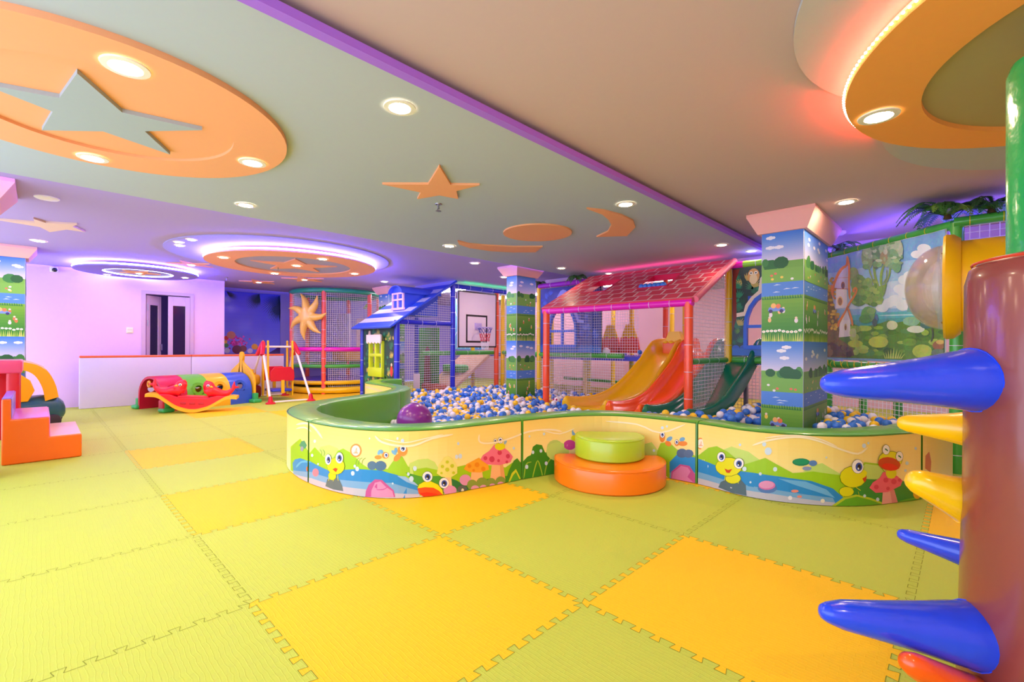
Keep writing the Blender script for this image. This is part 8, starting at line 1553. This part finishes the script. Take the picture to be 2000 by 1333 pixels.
# ------------------------------------------------------------------ left side: divider, toys, steps
t = thing('divider_wall', 'low white padded divider with orange top in front of the lilac wall', 'padded divider', (-9.5, .5, 0))
m_lav = vin('white_vinyl', (222, 206, 240)); m_otop = vin('coral_orange_vinyl', (250, 104, 56))
for a, b_ in ((-1.15, .428), (.432, 2.12)):
    o = MB().rbox((-9.56, a, 0), (-9.45, b_, .865), .012).build('pad', m_lav, t); MB().rbox((-9.565, a, .862), (-9.445, b_, .9), .012).build('top_edge', m_otop, o)
t = thing('wall_poster', 'glossy blue poster with palm leaves and fruit in the alcove', 'poster', (-11.02, 1.95, .88))
MB().box((-11.03, 1.34, .88), (-11.015, 2.58, 2.34)).build('board', mat('poster_board', (40, 60, 200), .3), t)
pr = Print(lambda y, z, h: (-11.015+h, y, z)); RP = random.Random(6)
pr.grad(1.345, 2.575, .885, 2.335, (124, 128, 255), (76, 80, 255), 16)
for (x, y, a0, n, L) in ((2.56, 2.32, 182, 20, .6), (2.57, 2.1, 205, 18, .5), (2.1, 2.33, 195, 16, .45), (1.4, 2.33, 300, 10, .3)):
    for k in range(n):
        q = math.radians(a0+k*5.2); l = L*(.6+.4*math.sin(k/n*PI)); e = (min(max(x+l*math.cos(q), 1.35), 2.57), y+l*math.sin(q)); pr.poly([(x, y), ((x+e[0])/2+.012, (y+e[1])/2), e, ((x+e[0])/2-.012, (y+e[1])/2)], (14, 40, 90), k > 0)
for i in range(90): pr.oval(RP.gauss(1.62, .09), RP.gauss(1.16, .07), .022, .022, RP.choice([(206, 30, 170), (226, 60, 190), (170, 20, 140)]), 8)
for x, y, r, c in ((1.40, 1.25, .05, (200, 30, 50)), (1.5, 1.32, .09, (196, 120, 110)), (1.4, 1.08, .05, (50, 140, 90)), (1.42, .96, .06, (190, 190, 236)), (1.75, 1.0, .08, (130, 50, 90)), (1.62, .95, .1, (110, 40, 80)), (2.0, 1.05, .07, (240, 170, 60)), (2.12, .98, .08, (230, 120, 50)), (1.9, .95, .06, (220, 200, 240)), (1.36, 1.16, .04, (236, 180, 90))): pr.oval(max(x, 1.345+r), max(y, .885+r), r, r, c, 14)
pr.poly([(2.3, .885), (2.45, .98), (2.575, 1.08), (2.575, .885)], (70, 40, 120)); pr.build('poster_print', print_mat('glossy_poster', .1, .5), t)
# ---- tunnel of coloured arches
MT = Matrix.Translation((-8.47, -.32, 0)) @ Matrix.Rotation(math.radians(16), 4, 'Z') @ Matrix.Translation((8.53, .42, 0))
def archprof(w_, h, k=14): return [(-w_, 0), (-w_, h*.42)]+[(-w_*math.cos(PI*i/k), h*.42+h*.58*math.sin(PI*i/k)) for i in range(1, k)]+[(w_, h*.42), (w_, 0)]
t = thing('crawl_tunnel', 'toy crawl tunnel of red, green, yellow and blue arches by the divider', 'toy tunnel', (-8.53, .35, 0)); cx = -8.53
segs = [(-.44, -.06, 'red_arch', pla('crimson_plastic', (216, 10, 60))), (-.06, .30, 'green_arch', pla('grass_plastic', (110, 196, 50))), (.30, .66, 'yellow_arch', pla('amber_plastic', (255, 190, 30))), (.66, 1.06, 'blue_arch', pla('mid_blue_plastic', (50, 92, 220)))]
for y0, y1, nm, m in segs:
    b = MB(MT); O_ = archprof(.385, .57); I_ = archprof(.345, .53); n = len(O_)
    # the shell with a round porthole each side: faces around the hole are left out and a rim ring closes the edge
    ys = [y0, y0+.1, y0+.26, y1]; rows = []
    for P, off in ((O_, 0), (I_, 0)):
        rows.append([[(cx+p[0], y, p[1]) for y in ys] for p in P])
    for R_i, rr in enumerate(rows):
        for i in range(n-1):
            for j in range(3):
                hole = j == 1 and (O_[i][1]+O_[i+1][1])/2 > .27 and (O_[i][1]+O_[i+1][1])/2 < .40
                if not hole: b.add([rr[i][j], rr[i+1][j], rr[i+1][j+1], rr[i][j+1]], [(0, 1, 2, 3)])
    for j in (0, 3): b.skin([[(cx+p[0], ys[j], p[1]) for p in O_], [(cx+p[0], ys[j], p[1]) for p in I_]])
    ob = b.build(nm, m, t, weld=True)
    for s in (-1, 1):
        b = MB(MT); zc = .335; R1, R2 = .068, .10
        loop = lambda r, d: [(cx+s*(.37-.02*math.sin(max(0, math.sin(2*PI*k/20)))+d), y0+.18+r*math.cos(2*PI*k/20), zc+r*math.sin(2*PI*k/20)) for k in range(20)]
        b.skin([loop(.105, .012), loop(.06, .014), loop(.06, -.02), loop(.105, -.022)], True); b.build('porthole_rim', m, ob)
pn = [(-.42, 0), (-.42, .38), (-.39, .50), (-.30, .61), (-.18, .68), (-.08, .74), (-.026, .80), (-.05, .84), (-.066, .89), (-.046, .945), (0, .965)]
pn = pn+[(-p[0], p[1]) for p in pn[:-1][::-1]]; I_ = [(-.30, 0), (-.30, .3), (-.27, .38), (-.2, .44), (-.1, .47), (-.05, .475), (-.04, .478), (-.03, .48), (-.02, .481), (-.01, .482), (0, .482)]; I_ = I_+[(-p[0], p[1]) for p in I_[:-1][::-1]]
MB(MT).ring_prism(pn, I_, .04, (cx, 1.12, 0), (1, 0, 0), (0, 0, 1)).build('end_panel', pla('amber_plastic', (255, 190, 30)), t, bevel=.006)
for y in (-.40, 1.09):
    for s in (-1, 1):
        b = MB(MT); b.rbox((cx+s*.44-.09, y-.09, 0), (cx+s*.44+.09, y+.09, .07), .03); b.rbox((cx+s*.44-.04, y-.04, .05), (cx+s*.44+.04, y+.04, .18), .008); b.build('foot', pla('foot_green_plastic', (60, 186, 96)), t)
MB(MT).rbox((cx+.33, -.47, 0), (cx+.47, -.3, .2), .02).build('red_foot', pla('crimson_plastic', (216, 10, 60)), t)
MB(MT).tube([(cx+p[0]*.84+.02, -.46, .44+p[1]) for p in circle(.045, 12)], .016, 8, True).build('steering_ring', pla('orange_ring_plastic', (250, 160, 20)), t)
# ---- rocker with two fish-like birds
t = thing('seesaw_rocker', 'red and yellow rocker with two red bird-fish figures, before the tunnel', 'rocker', (-7.78, .22, 0)); rx = 0; ry = 0; MR = Matrix.Translation((-7.80, .13, .008)) @ Matrix.Rotation(math.radians(-21.7), 4, 'Z') @ Matrix.Rotation(math.radians(-4.2), 4, 'X') @ Matrix.Scale(.88, 4)
RK = [(-.70, .26), (-.62, .265), (-.52, .25), (-.40, .17), (-.25, .065), (-.1, .012), (0, .0), (.1, .012), (.25, .065), (.40, .17), (.52, .25), (.62, .265), (.70, .26)]; K = catmull(RK, 4)
b = MB(MR); b.skin([[(rx+s, ry+p[0], p[1]+h) for s, h in ((-.17, .0), (-.17, .05), (-.12, .06), (.12, .06), (.17, .05), (.17, .0))] for p in K], True)
n = len(K); b.add([(rx+s, ry+K[0][0], K[0][1]+h) for s, h in ((-.17, .0), (-.17, .05), (-.12, .06), (.12, .06), (.17, .05), (.17, .0))], [tuple(range(6))]); b.add([(rx+s, ry+K[-1][0], K[-1][1]+h) for s, h in ((-.17, .0), (-.17, .05), (-.12, .06), (.12, .06), (.17, .05), (.17, .0))], [tuple(range(6))[::-1]])
b.build('yellow_runner', pla('amber_plastic', (255, 190, 30)), t)
m_red = pla('scarlet_plastic', (246, 22, 44))
top = [(-.60, .30), (-.5, .31), (-.36, .30), (-.26, .29), (-.22, .26), (.22, .26), (.26, .29), (.36, .30), (.5, .31), (.60, .30)]
bot = [(p[0], p[1]+.055) for p in K if -.6 <= p[0] <= .6]
def topz(y):
    y = abs(y); return .262+.05*min(1, max(0, (y-.22)/.14))
b = MB(MR); ys_ = [-.6+1.2*k/48 for k in range(49)]
def botz(y):
    i = min(range(len(K)), key=lambda q: abs(K[q][0]-y)); return min(K[i][1]+.05, topz(y)-.02)
b.skin([[(-.12, y, botz(y)), (-.12, y, topz(y)-.014), (-.106, y, topz(y)), (.106, y, topz(y)), (.12, y, topz(y)-.014), (.12, y, botz(y))] for y in ys_], True)
for y in (-.6, .6): b.add([(-.12, y, botz(y)), (-.12, y, topz(y)), (.12, y, topz(y)), (.12, y, botz(y))], [(0, 1, 2, 3)])
b.build('body', m_red, t)
b = MB(MR); b.rbox((rx-.1, ry-.24, .25), (rx+.1, ry+.24, .295), .02); b.build('seat', m_red, t)
for s, dy in ((.12, -.14), (.12, 0), (.12, .14)): MB(MR).rbox((rx+.115, ry+dy-.045, .14), (rx+.128, ry+dy+.045, .18), .006).build('foot_hollow', pla('dark_scarlet_plastic', (196, 14, 36)), t)
for s in (-1, 1):
    b = MB(MR); P = catmull([(0, s*.19, .34), (0, s*.25, .385), (0, s*.34, .37), (0, s*.43, .345), (0, s*.53, .365), (0, s*.60, .43), (0, s*.635, .51)], 4)
    b.tube(P, [.085+.02*math.sin(min(1, k/8)*PI) if k < 8 else max(.02, .088-.0045*(k-8)) for k in range(len(P))], 18)
    b.tube(catmull([(0, s*.25, .36), (0, s*.235, .42), (0, s*.215, .475), (0, s*.205, .53), (0, s*.20, .565)], 3), [.10, .1, .1, .098, .096, .094, .093, .09, .085, .075, .06, .04, .01], 18)
    for dz, dy in ((.08, .0), (-.02, .085)): b.tube([(0, s*.615, .47), (0, s*(.62+dy), .5+dz)], [.035, .008], 10)
    b.tube([(0, s*.13, .52), (0, s*.17, .555), (0, s*.23, .55)], [.008, .03, .02], 10)
    o = b.build('bird_figure', m_red, t, smooth=75)
    for q in (-1, 1):
        MB(MR).ball((rx+q*.085, ry+s*.215, .49), (.012, .026, .026), 14, 10).build('eye', pla('eye_white', (250, 248, 246)), o)
        MB(MR).ball((rx+q*.096, ry+s*.215, .488), (.006, .013, .013), 10, 8).build('pupil', pla('pupil_dark', (40, 30, 50)), o)
        b = MB(MR); b.tube([(rx+q*.08, ry+s*.26, .475), (rx+q*.105, ry+s*.295, .468)], [.022, .008], 10); b.build('beak', pla('amber_plastic', (255, 190, 30)), o)
    MB(MR).tube([(rx-.12, ry+s*.3, .42), (rx+.12, ry+s*.3, .42)], .014, 8).build('handle', m_red, o)
# ---- toddler swing
t = thing('toddler_swing', 'toddler swing with white A-frame, red feet and yellow ladder-like hangers', 'swing', (-8.7, 1.75, 0))
m_wp = pla('white_tube_plastic', (248, 236, 240)); m_rd = pla('red_joint_plastic', (222, 10, 50)); m_yp = pla('yellow_hanger_plastic', (255, 194, 16)); ap = {}
for y, s in ((1.38, -1), (2.12, 1)):
    for x in (-8.02, -9.38):
        top_ = Vector((-8.7+(.06 if x > -8.7 else -.06), y-s*.06, 1.0)); ft = Vector((x, y, .04))
        MB().tube([ft, top_], .022, 12).build('leg', m_wp, t)
        b = MB(); b.lathe([(0, 0), (.085, 0), (.085, .018), (.045, .04), (.03, .13), (.028, .14)], (x, y, 0), 20); b.build('foot', m_rd, t)
    b = MB(); b.tube([(-8.56, y-s*.02, .9), (-8.66, y-s*.07, 1.08), (-8.7, y-s*.08, 1.13), (-8.74, y-s*.07, 1.08), (-8.84, y-s*.02, .9)], [.04, .045, .045, .045, .04], 12); b.build('top_joint', m_rd, t)
for x in (-8.02, -9.38): MB().tube([(x, 1.45, .03), (x, 2.05, .03)], .018, 10).build('floor_bar', m_wp, t)
MB().tube([(-8.7, 1.42, 1.06), (-8.7, 2.08, 1.06)], .02, 12).build('cross_bar', m_wp, t)
for y in (1.52, 1.98):
    for dx in (-.14, .14):
        H_ = [(-.02, 0), (.02, 0), (.035, .22), (.05, .32), (.03, .55), (.022, .9), (.03, .97), (.02, 1.03), (.012, 1.05), (.022, 1.075), (.012, 1.1), (0, 1.105), (-.012, 1.1), (-.022, 1.075), (-.012, 1.05), (-.02, 1.03), (-.03, .97), (-.022, .9), (-.03, .55), (-.05, .32), (-.035, .22)]
        b = MB(); b.prism([(p[0]-dx*.5*(p[1] > .8)*0+dx, p[1]+.08) for p in H_], .03, (-8.7, y, 0), (1, 0, 0), (0, 0, 1)); b.build('hanger', m_yp, t, bevel=.005)
MB().rbox((-8.92, 1.56, .17), (-8.48, 1.94, .22), .02).build('seat', pla('seat_blue_plastic', (40, 60, 214)), t)
for x0 in (-8.50, -8.93): 
    b = MB(); b.prism([(1.54, .38), (1.96, .38), (1.98, .44), (1.97, .58), (1.9, .66), (1.6, .66), (1.53, .58), (1.52, .44)], .03, (x0, 0, 0), (0, 1, 0), (0, 0, 1), (1, 0, 0)); b.build('red_guard', m_rd, t, bevel=.008)
for x in (-8.46, -8.94): MB().rbox((x-.015, 1.72, .14), (x+.015, 1.78, .40), .006).build('strap', m_yp, t)
# ---- little red and yellow toy behind the swing
t = thing('ride_on_toy', 'small yellow and dark red ride-on toy between tunnel and swing', 'ride-on toy', (-9.1, 1.3, 0))
b = MB(); b.rbox((-9.24, 1.26, .03), (-8.96, 1.53, .28), .06, 4); b.build('base', pla('maroon_plastic', (140, 16, 36)), t)
b = MB(); b.rbox((-9.23, 1.27, .28), (-8.97, 1.52, .5), .07, 4); b.rbox((-9.2, 1.29, .46), (-9.04, 1.45, .6), .04, 3); b.build('top', pla('mustard_plastic', (240, 176, 20)), t)
# ---- stairs
t = thing('soft_stairs', 'orange padded toddler steps with pink and violet treads at the left', 'soft steps', (-5.5, -1.6, 0))
PS = [(-1.33, 0), (-1.33, .222), (-1.555, .222), (-1.555, .41), (-1.80, .41), (-1.80, .60), (-1.86, .60), (-1.86, 0)]
MB().prism(PS, 1.0, (-5.0, 0, 0), (0, 1, 0), (0, 0, 1), (-1, 0, 0)).build('body', vin('bright_orange_vinyl', (255, 108, 4)), t, bevel=.012)
m_tr = [vin('peach_tread_vinyl', (250, 196, 168)), vin('pink_tread_vinyl', (238, 130, 214)), vin('violet_tread_vinyl', (140, 120, 240))]
for (a, b_, z), m, nm in zip(((-1.55, -1.335, .222), (-1.795, -1.56, .41), (-1.858, -1.803, .60)), m_tr, ('lower_tread', 'middle_tread', 'top_tread')): MB().rbox((-5.99, a, z-.004), (-5.01, b_, z+.006), .004).build(nm, m, t)
MB().rbox((-5.99, -1.806, .415), (-5.01, -1.795, .6), .004).build('riser', m_tr[2], t)
MB().rbox((-5.99, -1.562, .226), (-5.01, -1.550, .41), .004).build('riser', m_tr[1], t)
# ---- red padded box frame behind the stairs
t = thing('padded_box', 'red padded open box frame behind the orange steps', 'padded box', (-6.45, -2.1, 0)); m_rv = vin('dark_red_vinyl', (206, 8, 30))
for lo, hi, nm in (((-6.75, -1.87, 0), (-6.65, -1.77, .92), 'corner_post'), ((-6.25, -1.87, 0), (-6.15, -1.77, .92), 'corner_post'), ((-6.75, -2.4, 0), (-6.65, -2.3, .92), 'corner_post'), ((-6.25, -2.4, 0), (-6.15, -2.3, .92), 'corner_post')): MB().rbox(lo, hi, .02).build(nm, m_rv, t)
MB().rbox((-6.77, -2.42, .78), (-6.13, -1.75, .92), .02).build('top', vin('rose_vinyl', (226, 70, 110)), t)
MB().rbox((-6.7, -2.38, 0), (-6.66, -1.8, .8), .01).build('side_panel', m_rv, t)
# ---- ride-in toy car
t = thing('toy_car', 'ride-in toy car with yellow roof and dark teal body behind the steps', 'toy car', (-7.6, -1.85, 0)); cx, cy = -7.6, -1.86
m_cy = pla('car_yellow_plastic', (255, 176, 12)); m_ct = pla('teal_plastic', (24, 84, 104))
b = MB(); rows = []
for y, w_, z0, z1 in ((-.50, .14, .14, .28), (-.44, .22, .08, .38), (-.25, .26, .07, .42), (0, .27, .07, .40), (.25, .27, .07, .42), (.40, .24, .08, .40), (.47, .17, .12, .32), (.49, .08, .16, .25)):
    rows.append([(cx+w_*c, cy+y, (z0+z1)/2+(z1-z0)/2*s) for c, s in [(math.copysign(abs(math.cos(2*PI*k/16))**.6, math.cos(2*PI*k/16)), math.copysign(abs(math.sin(2*PI*k/16))**.6, math.sin(2*PI*k/16))) for k in range(16)]])
b.skin(rows, True); b.add(rows[0], [tuple(range(16))]); b.add(rows[-1], [tuple(range(16))[::-1]]); b.build('body', m_ct, t)
b = MB(); A_ = [(-.44, .38), (-.42, .62), (-.30, .80), (-.1, .86), (.12, .86), (.28, .78), (.38, .60), (.42, .40)]
for s in (-1, 1): b.skin([[(cx+s*.25, cy+y, z), (cx+s*.25, cy+y*.70, z*.89), (cx+s*.21, cy+y*.70, z*.89), (cx+s*.21, cy+y, z)] for y, z in catmull(A_, 4)], True)
b.skin([[(cx-.22, cy+y, z), (cx, cy+y, z+.02), (cx+.22, cy+y, z), (cx+.22, cy+y, z-.03), (cx-.22, cy+y, z-.03)] for y, z in catmull(A_[2:6], 4)], True)
b.skin([[(cx-.22, cy+y, z), (cx+.22, cy+y, z), (cx+.22, cy+y*.9, z*.97), (cx-.22, cy+y*.9, z*.97)] for y, z in catmull(A_[5:], 3)], True)
b.build('roof_frame', m_cy, t)
b = MB(); b.prism([(-.40, .36), (.14, .36), (.2, .5), (.16, .63), (.03, .75), (-.12, .80), (-.36, .80)], .03, (cx+.225, cy, 0), (0, 1, 0), (0, 0, 1), (1, 0, 0)); do = b.build('door', m_cy, t, bevel=.008)
MB().rbox((cx+.255, cy-.2, .46), (cx+.262, cy-.1, .51), .003).build('badge', mat('dark_badge', (50, 70, 60), .4), do)
m_ty2 = mat('tyre_black', (52, 34, 50), .6)
for x, y in ((-.2, .38), (.22, .36), (-.2, -.36), (.22, -.36)):
    b = MB(); b.lathe([(0, -.035), (.06, -.035), (.085, -.025), (.09, 0), (.085, .025), (.06, .035), (0, .035)], (cx+x, cy+y, .09), 22, axis='x'); wo = b.build('wheel', m_ty2, t)
# ------------------------------------------------------------------ coloured cove lamps over the play frames
def cove(lab, lo, hi, c, e):
    t = thing('cove_light', lab, 'cove light', tuple((a+b)/2 for a, b in zip(lo, hi))); MB().box(lo, hi).build('light_strip', mat('led_%d_%d_%d' % c, c, emit=e, ecol=c), t)
cove('magenta light strip hidden behind the ridge of the red roof', (-3.3, 5.1, 2.265), (-1.3, 5.13, 2.285), (255, 40, 130), 10)
cove('violet light strip behind the top rail beside the right pillar', (-.9, 5.08, 2.23), (0, 5.1, 2.245), (100, 70, 255), 60)
cove('green light tube behind the navy beam over the basketball board', (-6.34, 4.5, 2.29), (-6.31, 6.2, 2.31), (30, 255, 110), 14)
t = thing('cove_light', 'violet light strip behind the tarpaulin rail', 'cove light', (.45, 4.4, 2.2)); MB().tube([T0-TN*.1+Vector((0, 0, 2.2)), T1-TN*.1+Vector((0, 0, 2.2))], .012, 6).build('light_strip', mat('led_100_70_255', (100, 70, 255)), t)
cove('violet light strip behind the green rail of the crawl tube', (1.15, 4.08, 2.2), (2.4, 4.1, 2.215), (100, 70, 255), 60)
